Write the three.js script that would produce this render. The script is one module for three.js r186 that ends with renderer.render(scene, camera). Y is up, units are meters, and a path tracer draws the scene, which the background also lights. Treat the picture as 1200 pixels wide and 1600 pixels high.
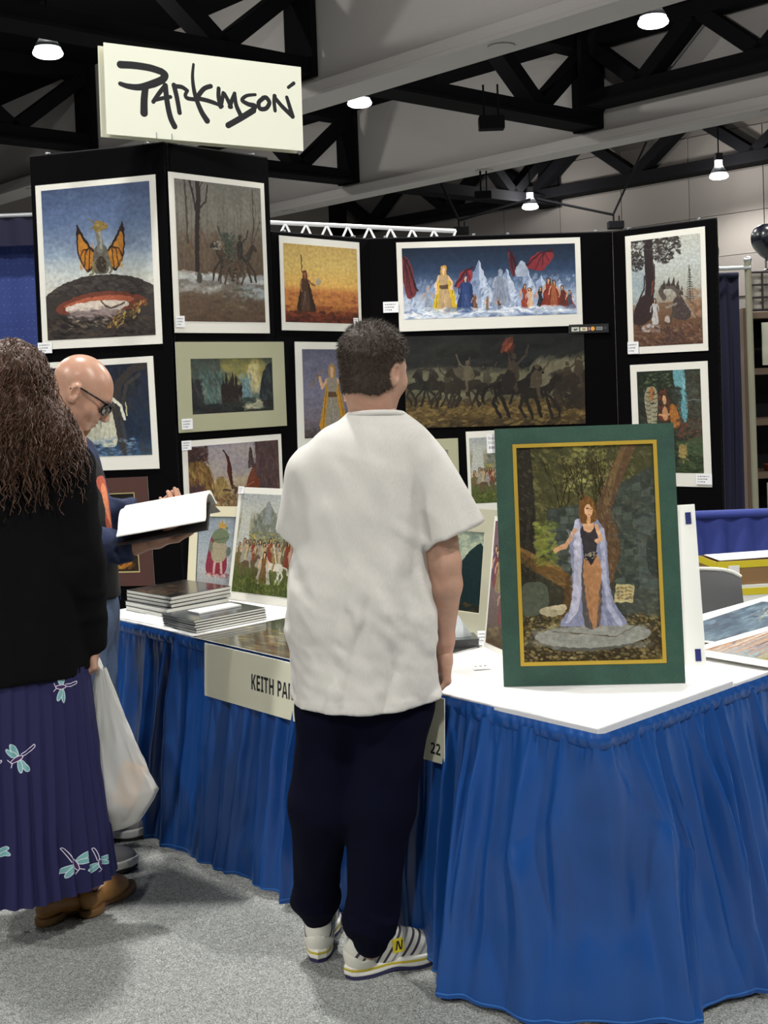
import * as THREE from 'three';
import { RoundedBoxGeometry } from 'three/addons/geometries/RoundedBoxGeometry.js';
import * as BGU from 'three/addons/utils/BufferGeometryUtils.js';
import { ImprovedNoise } from 'three/addons/math/ImprovedNoise.js';

// ------------------------------------------------------------------ camera, lights, exposure
const scene = new THREE.Scene();
scene.background = new THREE.Color(0x000000);
const camera = new THREE.PerspectiveCamera(2 * Math.atan(800 / 1900) * 180 / Math.PI, 1200 / 1600, 0.05, 200);
camera.position.set(0, 1.6, 0);
camera.rotation.order = 'YXZ';
camera.rotation.set(-1.9 * Math.PI / 180, 0, -0.037);
camera.setViewOffset(1200, 1600, 0, 139, 1200, 1600);
camera.updateProjectionMatrix();
scene.add(camera);
const renderer = new THREE.WebGLRenderer({ antialias: true });
renderer.toneMapping = THREE.LinearToneMapping;
renderer.toneMappingExposure = 1.0;
renderer.shadowMap.enabled = true;
const LAMP_I = 130, LAMP_UP = 30, LAMP_COL = new THREE.Color(1.0, 0.985, 0.93);   // every high-bay lamp of the hall, see highBay() below
const HALL = 0.7418;                                                // the hall's axes (girders, booths) turn 42.5 degrees from the camera
const ca = Math.cos(HALL), sa = Math.sin(HALL);
const H = (a, y, b) => new THREE.Vector3(ca * a + sa * b, y, -sa * a + ca * b);   // hall axes (a across the girders, b along them) to world

// ------------------------------------------------------------------ small helpers
const V = (x, y, z) => new THREE.Vector3(x, y, z);
function rng(seed) { let s = seed >>> 0; return () => { s = (s + 0x6D2B79F5) >>> 0; let t = Math.imul(s ^ (s >>> 15), 1 | s); t = (t + Math.imul(t ^ (t >>> 7), 61 | t)) ^ t; return ((t ^ (t >>> 14)) >>> 0) / 4294967296; }; }
const pn = new ImprovedNoise();
const nz = (x, y = 0, z = 0) => pn.noise(x + 31.7, y + 17.3, z + 5.9);
const clamp = (x, a, b) => Math.min(b, Math.max(a, x));
const mix = (a, b, t) => a + (b - a) * t;
const sstep = (a, b, x) => { const t = clamp((x - a) / (b - a), 0, 1); return t * t * (3 - 2 * t); };
const used = {};
function numbered(n) { const k = used[n] = (used[n] ?? -1) + 1; return k ? n + '_' + String(k).padStart(3, '0') : n; }
function tag(o, label, category, group, kind) { o.userData = { label, category }; if (group) o.userData.group = group; if (kind) o.userData.kind = kind; return o; }
function thing(name, label, category, pos = [0, 0, 0], turn = 0, group) {
  const o = new THREE.Group(); o.name = numbered(name); scene.add(o);
  if (pos.isVector3) o.position.copy(pos); else o.position.set(...pos);
  o.rotation.y = turn; return tag(o, label, category, group);
}
function merge(gs) {
  if (!Array.isArray(gs)) return gs;
  if (gs.length === 1) return gs[0];
  const any = gs.some((g) => !g.index);
  return BGU.mergeGeometries(gs.map((g) => { const q = any && g.index ? g.toNonIndexed() : g; for (const k of Object.keys(q.attributes)) if (!['position', 'normal', 'uv'].includes(k)) q.deleteAttribute(k); return q; }));
}
function obj(name, gs, mat, parent = scene) {
  const m = new THREE.Mesh(merge(gs), mat); m.name = parent === scene ? numbered(name) : name; m.castShadow = m.receiveShadow = true; parent.add(m); return m;
}
function struct(name, gs, mat, parent = scene) { const m = obj(name, gs, mat, parent); if (parent === scene) m.userData.kind = 'structure'; return m; }
function box(w, h, d, x = 0, y = 0, z = 0, r = 0) { const g = r ? new RoundedBoxGeometry(w, h, d, 2, r) : new THREE.BoxGeometry(w, h, d); return g.translate(x, y, z); }
function bar(p, q, w, d = w, r = 0) {                                // a straight bar from p to q
  const v = q.clone().sub(p), L = v.length(), g = r ? new THREE.CylinderGeometry(r, r, L, 10) : new THREE.BoxGeometry(w, L, d);
  const m = new THREE.Matrix4(), y = v.clone().normalize(), ref = Math.abs(y.y) > 0.95 ? V(1, 0, 0) : V(0, 1, 0), x = ref.clone().cross(y).normalize(), z = x.clone().cross(y).normalize();
  m.makeBasis(x, y, z); m.setPosition(p.clone().add(q).multiplyScalar(0.5)); return g.applyMatrix4(m);
}
const rod = (p, q, r) => bar(p, q, 0, 0, r);
function tube(pts, r, seg = 24, rs = 8, closed = false) { return new THREE.TubeGeometry(new THREE.CatmullRomCurve3(pts, closed), seg, r, rs, closed); }
const lathe = (pts, seg = 32) => new THREE.LatheGeometry(pts.map(([x, y]) => new THREE.Vector2(x, y)), seg);
function std(color, roughness = 0.8, o = {}) { return new THREE.MeshStandardMaterial({ color, roughness, ...o }); }
function phys(color, roughness = 0.5, o = {}) { return new THREE.MeshPhysicalMaterial({ color, roughness, ...o }); }
function canvas(w, h, draw) { const c = document.createElement('canvas'); c.width = w; c.height = h; draw(c.getContext('2d'), w, h); return c; }
function ctex(c, repeat) { const t = new THREE.CanvasTexture(c); t.colorSpace = THREE.SRGBColorSpace; t.anisotropy = 8; if (repeat) { t.wrapS = t.wrapT = THREE.RepeatWrapping; t.repeat.set(...repeat); } return t; }
function dtex(n, fn, srgb = false, ch = 1) {                        // a tiling square of noise; fn(u, v) -> value(s) 0..1
  const d = new Uint8Array(n * n * 4);
  for (let j = 0; j < n; j++) for (let i = 0; i < n; i++) { const v = fn(i, j, n), k = (j * n + i) * 4; const a = Array.isArray(v) ? v : [v, v, v]; d[k] = clamp(a[0], 0, 1) * 255; d[k + 1] = clamp(a[1], 0, 1) * 255; d[k + 2] = clamp(a[2], 0, 1) * 255; d[k + 3] = 255; }
  const t = new THREE.DataTexture(d, n, n); t.wrapS = t.wrapT = THREE.RepeatWrapping; t.magFilter = THREE.LinearFilter; t.minFilter = THREE.LinearMipmapLinearFilter; t.generateMipmaps = true; if (srgb) t.colorSpace = THREE.SRGBColorSpace; t.needsUpdate = true; return t;
}
const rep = (t, x, y) => { const q = t.clone(); q.repeat.set(x, y); q.needsUpdate = true; return q; };
function uvScale(g, sx, sy) { const u = g.attributes.uv; for (let i = 0; i < u.count; i++) u.setXY(i, u.getX(i) * sx, u.getY(i) * sy); return g; }
function grid(nu, nv, fn) {                                         // a surface of (nu+1) x (nv+1) points, fn(u, v) -> [x, y, z, U, V]
  const p = [], t = [], ix = [];
  for (let j = 0; j <= nv; j++) for (let i = 0; i <= nu; i++) { const q = fn(i / nu, j / nv, i, j); p.push(q[0], q[1], q[2]); t.push(q[3] ?? i / nu, q[4] ?? j / nv); }
  for (let j = 0; j < nv; j++) for (let i = 0; i < nu; i++) { const a = j * (nu + 1) + i, b = a + 1, c = a + nu + 1, d = c + 1; ix.push(a, b, d, a, d, c); }
  const g = new THREE.BufferGeometry(); g.setAttribute('position', new THREE.Float32BufferAttribute(p, 3)); g.setAttribute('uv', new THREE.Float32BufferAttribute(t, 2)); g.setIndex(ix); g.computeVertexNormals(); return g;
}
function shapeGeo(pts, depth, bevel = 0, holes = []) {
  const s = new THREE.Shape(pts.map(([x, y]) => new THREE.Vector2(x, y)));
  for (const h of holes) s.holes.push(new THREE.Path(h.map(([x, y]) => new THREE.Vector2(x, y))));
  return new THREE.ExtrudeGeometry(s, { depth, bevelEnabled: bevel > 0, bevelSize: bevel, bevelThickness: bevel, bevelOffset: -bevel, bevelSegments: 2, curveSegments: 12 });
}

// ------------------------------------------------------------------ shared materials
const R0 = rng(7);
const weave = dtex(128, (i, j) => 0.5 + 0.28 * Math.sin(i * Math.PI / 2) * (((j >> 1) & 1) ? 1 : -1) + 0.2 * (R0() - 0.5));
const grain = dtex(256, () => R0());
const carpetMap = dtex(1024, (i, j) => { const f = nz(i / 9, j / 9, 1) * 0.5 + nz(i / 90, j / 90, 2) * 0.18, r = R0(); const v = 0.555 + 0.1 * f + (r - 0.5) * 0.26 + (r > 0.93 ? 0.1 : 0) - (r < 0.06 ? 0.16 : 0); return [v * 0.985, v, v * 0.985]; }, true);
const carpetBump = dtex(512, (i, j) => 0.5 + 0.3 * nz(i / 4, j / 4, 8) + 0.4 * (R0() - 0.5));
carpetMap.repeat.set(28, 28); carpetBump.repeat.set(60, 60);
const M = {
  carpet: std(0xffffff, 0.95, { map: carpetMap, bumpMap: carpetBump, bumpScale: 0.006 }),
  deck: phys(0x060508, 1, { specularIntensity: 0.15 }), steel: phys(0x08080b, 0.95, { specularIntensity: 0.2 }), girder: std(0x9a9694, 0.85, { bumpMap: rep(grain, 8, 2), bumpScale: 0.002 }), flange: std(0x9a9694, 0.85, { bumpMap: rep(grain, 8, 1), bumpScale: 0.002 }),
  block: std(0x5c5754, 0.9), felt: phys(0x040305, 1, { specularIntensity: 0.2, bumpMap: rep(grain, 6, 12), bumpScale: 0.0008 }), trim: std(0x15161a, 0.5),
  white: std(0xe9e9e6, 0.6), paper: std(0xe6e6e0, 0.7), vinyl: phys(0xf2f2f2, 0.38, { bumpMap: rep(grain, 5, 5), bumpScale: 0.0003 }),
  alu: std(0xb9bcc0, 0.35, { metalness: 0.85 }), greyMetal: std(0x8d9095, 0.4, { metalness: 0.7 }), dark: std(0x16161a, 0.6),
};

// ------------------------------------------------------------------ the hall: floor, walls, roof
{
  const at = (m, a, y, b) => { m.position.copy(H(a, y, b)); m.rotation.y = HALL; return m; };
  at(struct('floor', box(62, 0.2, 62), M.carpet), 0.2, -0.1, -5);
  at(struct('ceiling', box(62, 0.3, 62), M.deck), 0.2, 9.35, -5);
  const wb = at(struct('wall_back', box(0.4, 9.2, 62), M.block), 31.6, 4.6, -5);
  // precast panels of the far wall: joints are the recessed wall behind them
  const panelG = box(0.06, 1.19, 2.42, 0, 0, 0, 0.012), pm = [std(0x615c59, 0.9), std(0x5d5856, 0.9), std(0x65605c, 0.9)];
  const rr = rng(3);
  for (let i = 0; i < 16; i++) for (let j = 0; j < 4; j++) { const q = obj('wall_panel', panelG, pm[Math.floor(rr() * 3)], wb); q.position.set(-0.23, -0.3 + j * 1.2, -24 + i * 2.44); }
  at(struct('wall_front', box(0.4, 9.2, 62), M.block), -31, 4.6, -5);
  at(struct('wall_left', box(62, 9.2, 0.4), M.block), 0.2, 4.6, -36.2);
  at(struct('wall_right', box(62, 9.2, 0.4), M.block), 0.2, 4.6, 26.2);
  // concrete girders with a bottom flange, 8.3 m apart
  for (const a of [6.3, 14.75, 23.0]) {
    const g = at(struct('trim_girder', box(0.5, 2.2, 60, 0, 1.15, 0), M.girder), a, 7.0, -5);
    struct('girder_flange', [box(0.95, 0.22, 60, -0.02, 0, 0, 0.03), box(0.06, 0.07, 60, -0.47, -0.13, 0)], M.flange, g);
    for (let k = 0; k < 7; k++) obj('flange_plate', new THREE.CylinderGeometry(0.22, 0.22, 0.03, 20), M.girder, g).position.set(0, -0.12, -24 + k * 8);
  }
  // the cross girder at the upper right
  const cg = at(struct('trim_girder', box(8.0, 1.9, 0.45, 0, 1.05, 0), M.flange), 18.87, 7.3, -9.2);
  struct('girder_flange', box(8.0, 0.2, 0.85, 0, 0, 0, 0.03), M.flange, cg);
}
// steel roof trusses between the girders
function truss(label, a0, a1, b, y0, y1, along = false, n = 2) {
  const t = thing('roof_truss', label, 'truss', H(along ? b : (a0 + a1) / 2, y0, along ? (a0 + a1) / 2 : b), along ? HALL - Math.PI / 2 : HALL);
  const L = a1 - a0, h = y1 - y0;
  obj('bottom_chord', [box(L, 0.3, 0.14, 0, 0, -0.2), box(L, 0.3, 0.14, 0, 0, 0.2), box(L, 0.06, 0.7, 0, -0.15, 0)], M.steel, t);
  obj('top_chord', box(L, 0.3, 0.5, 0, h, 0), M.steel, t);
  for (let i = 0; i < n; i++) { const x0 = -L / 2 + L * i / n, x1 = x0 + L / n / 2, x2 = x0 + L / n; obj('web', bar(V(x0 + 0.12, h - 0.1, 0), V(x1, 0.1, 0), 0.42, 0.3), M.steel, t); obj('web', bar(V(x2 - 0.12, h - 0.1, 0), V(x1, 0.1, 0), 0.42, 0.3), M.steel, t); }
  for (const x of [-L / 2 + 0.06, L / 2 - 0.06]) obj('end_plate', box(0.12, h + 0.4, 0.8, x, h / 2, 0), M.steel, t);
  return t;
}
truss('black steel roof truss at the upper left, crossing beside the leftmost lamp', 6.8, 14.45, -25.6, 7.45, 9.05);
truss('black steel roof truss at the top of the photo, above the name sign', 6.8, 14.45, -17.6, 7.45, 9.05);
truss('black steel roof truss ending right of the name sign, behind a small lamp', 15.25, 22.7, -25.8, 7.4, 9.05);
truss('black steel roof truss with the small black box hanging under it', 15.25, 22.7, -17.4, 7.4, 9.05);
truss('black steel truss running lengthwise before the concrete girder at the upper right', -17.0, -5.5, 22.2, 7.75, 9.05, true, 4);
truss('farthest black roof truss, small, above the right end of the display wall', 23.5, 31.2, -25.6, 7.3, 9.05);
truss('black truss flat against the far block wall, above the small lamps', -36, 0, 30.9, 7.5, 9.05, true, 9);

// ------------------------------------------------------------------ high-bay lamps
const lensMat = new THREE.MeshStandardMaterial({ color: 0xffffff, emissive: new THREE.Color(0.97, 0.93, 1.0), emissiveIntensity: 7, roughness: 0.4 });
const slotMat = new THREE.MeshStandardMaterial({ color: 0xffffff, emissive: new THREE.Color(0.93, 0.88, 1.0), emissiveIntensity: 5, roughness: 0.4 });
const lampShell = lathe([[0.05, 0.3], [0.12, 0.29], [0.15, 0.24], [0.2, 0.16], [0.215, 0.12], [0.222, 0.11], [0.2, 0.125], [0.14, 0.22], [0.05, 0.24]], 40);
const lampLens = lathe([[0.0, -0.06], [0.12, -0.056], [0.2, -0.04], [0.245, -0.01], [0.255, 0.02], [0.24, 0.06], [0.21, 0.1], [0.0, 0.1]], 40);
function highBay(p, label, top) {
  const t = thing('high_bay_lamp', label, 'lamp', p);
  obj('reflector', lampShell, M.greyMetal, t); obj('lens', lampLens, lensMat, t);
  obj('socket_housing', lathe([[0.0, 0.3], [0.1, 0.3], [0.1, 0.45], [0.0, 0.45]], 24), slotMat, t);
  obj('ballast_box', [box(0.2, 0.2, 0.18, 0, 0.55, 0, 0.02)], M.dark, t);
  obj('hanger_rod', rod(V(0, 0.6, 0), V(0, top - p.y, 0), 0.018), M.steel, t);
  const s = new THREE.SpotLight(LAMP_COL, LAMP_I, 0, 1.42, 0.35, 2); s.position.set(0, -0.12, 0); s.target.position.set(0, -5, 0); s.castShadow = true; s.shadow.radius = 10; s.shadow.mapSize.set(1024, 1024); t.add(s, s.target);
  const up = new THREE.PointLight(LAMP_COL, LAMP_UP, 0, 2); up.position.set(0, 0.375, 0); up.castShadow = true; up.shadow.radius = 5; t.add(up);   // the open upper slot of the fitting
}
const TOP = 9.2;
for (const [x, y, z, l] of [
  [-5.49, 7.4, -20.93, 'glowing high-bay lamp at the far upper left, beside the name sign'],
  [-0.26, 7.4, -25.49, 'glowing high-bay lamp just right of the name sign'],
  [4.72, 7.4, -20.43, 'largest glowing high-bay lamp, at the upper right corner'],
  [5.06, 7.4, -31.54, 'glowing high-bay lamp just under the long concrete girder'],
  [4.78, 6.85, -37.9, 'small far glowing lamp hanging above the panorama print'],
  [9.36, 6.85, -33.3, 'small far glowing lamp at the right before the block wall'],
  [-0.03, 7.15, -35.4, 'small glowing lamp low between girder and truss right of the name sign'],
]) highBay(V(x, y, z), l, TOP);
for (const [a, b, l] of [
  [2.4, -4.5, 'high-bay lamp hanging over the booth table'], [2.4, 2.9, 'high-bay lamp behind the right aisle'], [-5.2, -4.5, 'high-bay lamp over the left aisle'], [-5.2, 2.9, 'high-bay lamp behind the photographer'],
  [10, -4.5, 'high-bay lamp over the next booth on the right'], [10, -11.9, 'high-bay lamp over the booth behind the display wall'], [2.4, -11.9, 'high-bay lamp over the booths at the left'], [10, 2.9, 'high-bay lamp over the far right booths'],
  [17.1, -4.5, 'high-bay lamp above the right frame edge'], [2.4, -19.3, 'high-bay lamp above the far left aisle'], [17.1, -27, 'high-bay lamp beyond the left frame edge'], [-12.8, -0.8, 'high-bay lamp far behind the photographer'],
]) highBay(H(a, 7.4, b), l, TOP);

// ------------------------------------------------------------------ the display wall: hinged black felt panels
const PAN = { TL: [-1.773, -6.292, -1.041, -6.064, 2.833], TR: [-1.041, -6.064, -0.567, -6.569, 2.833], M1: [-0.567, -6.569, -0.053, -7.076, 2.44], MA: [-0.053, -7.076, 0.665, -7.1255, 2.44], MB: [0.665, -7.1255, 1.383, -7.175, 2.44], R: [1.383, -7.175, 1.858, -6.722, 2.44], M2: [-0.053, -7.076, 1.383, -7.175, 2.44] };
function panelFrame(k) { const [x0, z0, x1, z1, h] = PAN[k], L = Math.hypot(x1 - x0, z1 - z0); return { o: V(x0, 0, z0), turn: Math.atan2(-(z1 - z0), x1 - x0), L, h }; }
function onPanel(k, s, y, d = 0) { const f = panelFrame(k); return f.o.clone().add(V(s, y, d).applyAxisAngle(V(0, 1, 0), f.turn)); }
for (const [k, l] of [['TL', 'tall black felt display panel on the left, facing the aisle'], ['TR', 'tall black felt display panel under the name sign, angled to the right'], ['M1', 'black felt display panel between the tall ones and the corner, behind the standing man'], ['MA', 'black felt panel behind the left half of the panorama print'], ['MB', 'black felt panel behind the right half of the panorama print'], ['R', 'rightmost black felt display panel, turned inward']]) {
  const f = panelFrame(k), t = thing('display_screen', l, 'display panel', f.o, f.turn, 'hinged felt display panels');
  const x0 = k === 'TR' ? 0.034 : k === 'R' ? -0.005 : 0, x1 = f.L + (k === 'M1' ? 0.005 : 0);
  obj('felt_face', box(x1 - x0, f.h - 0.05, 0.032, (x0 + x1) / 2, f.h / 2 + 0.02, -0.018, 0.006), M.felt, t);
  obj('edge_rail', [box(0.01, f.h - 0.04, 0.028, x0 + 0.005, f.h / 2 + 0.01, -0.021), box(0.01, f.h - 0.04, 0.028, x1 - 0.005, f.h / 2 + 0.01, -0.021), box(x1 - x0, 0.008, 0.026, (x0 + x1) / 2, f.h - 0.004, -0.02)], M.trim, t);
  for (const x of [0.14, f.L - 0.14]) obj('foot', [box(0.05, 0.04, 0.16, x, 0.02, -0.02, 0.008)], M.trim, t);
  for (const x of [0.1, f.L - 0.1]) obj('top_clip', box(0.016, 0.012, 0.03, x, f.h + 0.004, -0.02, 0.003), M.alu, t);
}

// ------------------------------------------------------------------ the tables: white vinyl tops, blue satin skirts
const TA = 2.351, TB = -1.833, TLEN = 2.44, TDEP = 0.61, TY = 0.74;   // front line, right end, length, depth, height of the near table
function table(label, L, D, name = 'display_table') {
  const t = thing(name, label, 'table');
  obj('tabletop', box(L, 0.03, D, 0, TY - 0.015, 0, 0.006), M.vinyl, t);
  for (const x of [-L / 2 + 0.25, L / 2 - 0.25]) for (const z of [-D / 2 + 0.08, D / 2 - 0.08]) obj('leg', rod(V(x, 0, z), V(x, TY - 0.03, z), 0.014), M.greyMetal, t);
  obj('apron_rail', [box(L - 0.1, 0.04, 0.02, 0, TY - 0.05, D / 2 - 0.06), box(L - 0.1, 0.04, 0.02, 0, TY - 0.05, -D / 2 + 0.06)], M.greyMetal, t);
  return t;
}
{ const t = table('near white-topped folding table with the blue satin skirt, along the aisle', TLEN, TDEP); t.position.copy(H(TA + TDEP / 2, 0, TB - TLEN / 2)); t.rotation.y = HALL - Math.PI / 2; }
{ const t = table('white-topped folding table at the right edge, prints lying on it', 1.83, TDEP); t.position.copy(H(TA + TDEP + 0.008 + 0.915, -0.008, TB - TDEP / 2 + 0.004)); t.rotation.y = HALL; }

const satinBump = dtex(256, (i, j) => 0.5 + 0.35 * nz(i / 3, j / 40, 4) + 0.25 * (R0() - 0.5));
const satin = phys(0x174587, 0.3, { bumpMap: satinBump, bumpScale: 0.0006, sheen: 0.5, sheenRoughness: 0.45, sheenColor: new THREE.Color(0x3f7fd0), side: THREE.DoubleSide, specularIntensity: 0.9 });
const satinHem = phys(0x2d66b0, 0.45, { side: THREE.DoubleSide });
// a skirt runs along a path in hall axes; corners sharp at the top grow rounder downward; outward is to the walker's left hand in the plan
function skirt(label, pts, o = {}) {
  const { flare = 0.035, seed = 1, amp = 0.02, y0 = 0.728, y1 = 0.028, rmax = 0.3, dents = [], corners = [] } = o;
  const P = pts.map(([a, b]) => new THREE.Vector2(a, b)), seg = [], cum = [0];
  for (let i = 1; i < P.length; i++) { const d = P[i].clone().sub(P[i - 1]); seg.push(d.clone().normalize()); cum.push(cum[i - 1] + d.length()); }
  const total = cum[cum.length - 1];
  function at(s, r) {                                              // point and outward normal
    for (let c = 1; c < P.length - 1; c++) {
      const rm = Math.min(rmax, cum[c] - cum[c - 1], cum[c + 1] - cum[c]), q = s - cum[c];
      if (Math.abs(q) < rm) {
        const d0 = seg[c - 1], d1 = seg[c], turn = Math.acos(clamp(d0.dot(d1), -1, 1)), k = r * Math.tan(turn / 2), arc = r * turn, st = rm - k, tot = 2 * st + arc, w = (q + rm) / (2 * rm) * tot;
        const n0 = new THREE.Vector2(-d0.y, d0.x), n1 = new THREE.Vector2(-d1.y, d1.x);
        const sgn = Math.sign(d0.x * d1.y - d0.y * d1.x) || 1;
        if (w < st) { const p = P[c].clone().addScaledVector(d0, -rm + w); return [p, n0]; }
        if (w > st + arc) { const p = P[c].clone().addScaledVector(d1, rm - (tot - w)); return [p, n1]; }
        const f = (w - st) / arc, ang = f * turn * sgn, n = n0.clone().rotateAround(new THREE.Vector2(), ang), ctr = P[c].clone().addScaledVector(d0, -k).addScaledVector(n0, r * sgn);
        return [ctr.addScaledVector(n, -r * sgn), n];
      }
    }
    let i = 0; while (i < seg.length - 1 && s > cum[i + 1]) i++;
    return [P[i].clone().addScaledVector(seg[i], s - cum[i]), new THREE.Vector2(-seg[i].y, seg[i].x)];
  }
  const origin = H(P[0].x, 0, P[0].y);
  const t = thing('table_skirt', label, 'table skirt', origin, 0, 'blue satin table skirts');
  // irregular folds: positions with widths and depths
  const r = rng(seed), folds = []; for (let s = -0.1; s < total + 0.1;) { const w = 0.035 + r() * 0.075; folds.push([s + w / 2, w * (0.34 + 0.22 * r()), 0.35 + r() * 0.95, (r() - 0.5) * 0.1, r()]); s += w * (0.85 + r() * 0.5); }
  const disp = (s, t, y) => {
    let f = 0; for (const [c, w, a, lean, k] of folds) { const x = (s - c - lean * t) / (w * (0.75 + 0.45 * t)); if (Math.abs(x) < 3) { const e = Math.exp(-x * x * 1.1); f += a * e * (k > 0.55 ? 1 + 0.75 * clamp(x * 1.6, -1, 1) : k < 0.2 ? 1 - 0.75 * clamp(x * 1.6, -1, 1) : 1); } }
    const grow = mix(0.32, 1, sstep(0, 0.35, t)) * (1 - 0.4 * sstep(0.6, 1, t));
    const gath = (1 - sstep(0.0, 0.14, t)) * (0.0045 * Math.sin(s * 230 + 5 * nz(s * 20, seed)) + 0.004 * nz(s * 55, t * 4, seed));
    const soft = 0.006 * nz(s * 6, t * 4, seed + 3) * sstep(0.1, 0.5, t) + 0.003 * nz(s * 22, t * 7, seed + 9) * (0.4 + 0.6 * sstep(0.05, 0.4, t));
    return amp * (f - 0.7) * grow + gath + soft + 0.006 + flare * t;
  };
  const pt = (s, yy, extra = 0) => {
    const tt = clamp((y0 - yy) / (y0 - y1), 0, 1), rad = mix(0.012, rmax * 0.93, sstep(0, 0.75, tt)); const [p, n] = at(clamp(s, 0, total), rad);
    let d = disp(s, tt, yy) + extra; const q = p.clone().addScaledVector(n, d), w = H(q.x, yy, q.y);
    for (const [x, y, z, rx, dep] of dents) { const dd = Math.hypot(w.x - x, (w.y - y) * 0.8, w.z - z) / rx; if (dd < 2.2) { const m = Math.exp(-dd * dd) * dep, nn = H(n.x, 0, n.y); w.addScaledVector(nn, -m); } }
    return w.sub(origin);
  };
  const ns = Math.round(total / 0.006), sc = 2.2;
  obj('skirt_cloth', grid(ns, 84, (u, v) => { const t2 = v < 0.2 ? v * 0.75 : 0.15 + (v - 0.2) / 0.8 * 0.85, s = u * total, yy = y0 - 0.012 - t2 * (y0 - 0.012 - y1 - 0.004 * nz(s * 5, 3, seed) * 3), w = pt(s, yy); return [w.x, w.y, w.z, s * sc, yy * sc]; }), satin, t);
  obj('header_band', grid(ns, 10, (u, v) => { const s = u * total, yy = y0 + 0.008 - v * 0.044, e = 0.007 * Math.sin(Math.PI * clamp(v, 0.02, 0.98)) * (1 + 0.35 * Math.sin(s * 190 + 7 * nz(s * 13, seed))) + 0.003 - (v > 0.9 ? 0.003 : 0); const rad = 0.012; const [p, n] = at(s, rad); const q = p.clone().addScaledVector(n, e + 0.004), w = H(q.x, yy, q.y).sub(origin); return [w.x, w.y, w.z, s * sc, yy * sc]; }), satin, t);
  obj('hem_stitch', grid(ns, 2, (u, v) => { const s = u * total, yy = y1 + 0.012 - v * 0.004, w = pt(s, yy, 0.0012); return [w.x, w.y, w.z, s * sc, yy * sc]; }), satinHem, t);
  return t;
}
const SB = 0.43;                                                      // where the second skirt overlaps the first, metres from the near corner
skirt('long blue satin skirt on the left part of the near table, behind the lettered sign', [[TA + TDEP - 0.05, TB - TLEN - 0.012], [TA - 0.006, TB - TLEN - 0.012], [TA - 0.006, TB - SB + 0.1]].map((p) => p), { seed: 11, flare: 0.115, amp: 0.042, rmax: 0.2, y1: 0.022, dents: [[0.05, 0.03, -3.35, 0.1, 0.05], [-0.27, 0.03, -3.5, 0.1, 0.06]] });
skirt('blue satin skirt rounding the front corner of the near table', [[TA - 0.026, TB - SB], [TA - 0.026, TB + 0.026], [TA + TDEP + 0.02, TB + 0.026]], { seed: 23, flare: 0.145, amp: 0.036, rmax: 0.38, y1: 0.016 });
skirt('blue satin skirt at the right edge of the photo, on the second table', [[TA + TDEP - 0.02, TB + 0.012], [TA + TDEP + 1.8, TB + 0.012]], { seed: 37, flare: 0.12, amp: 0.036, y0: 0.72 });

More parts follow.
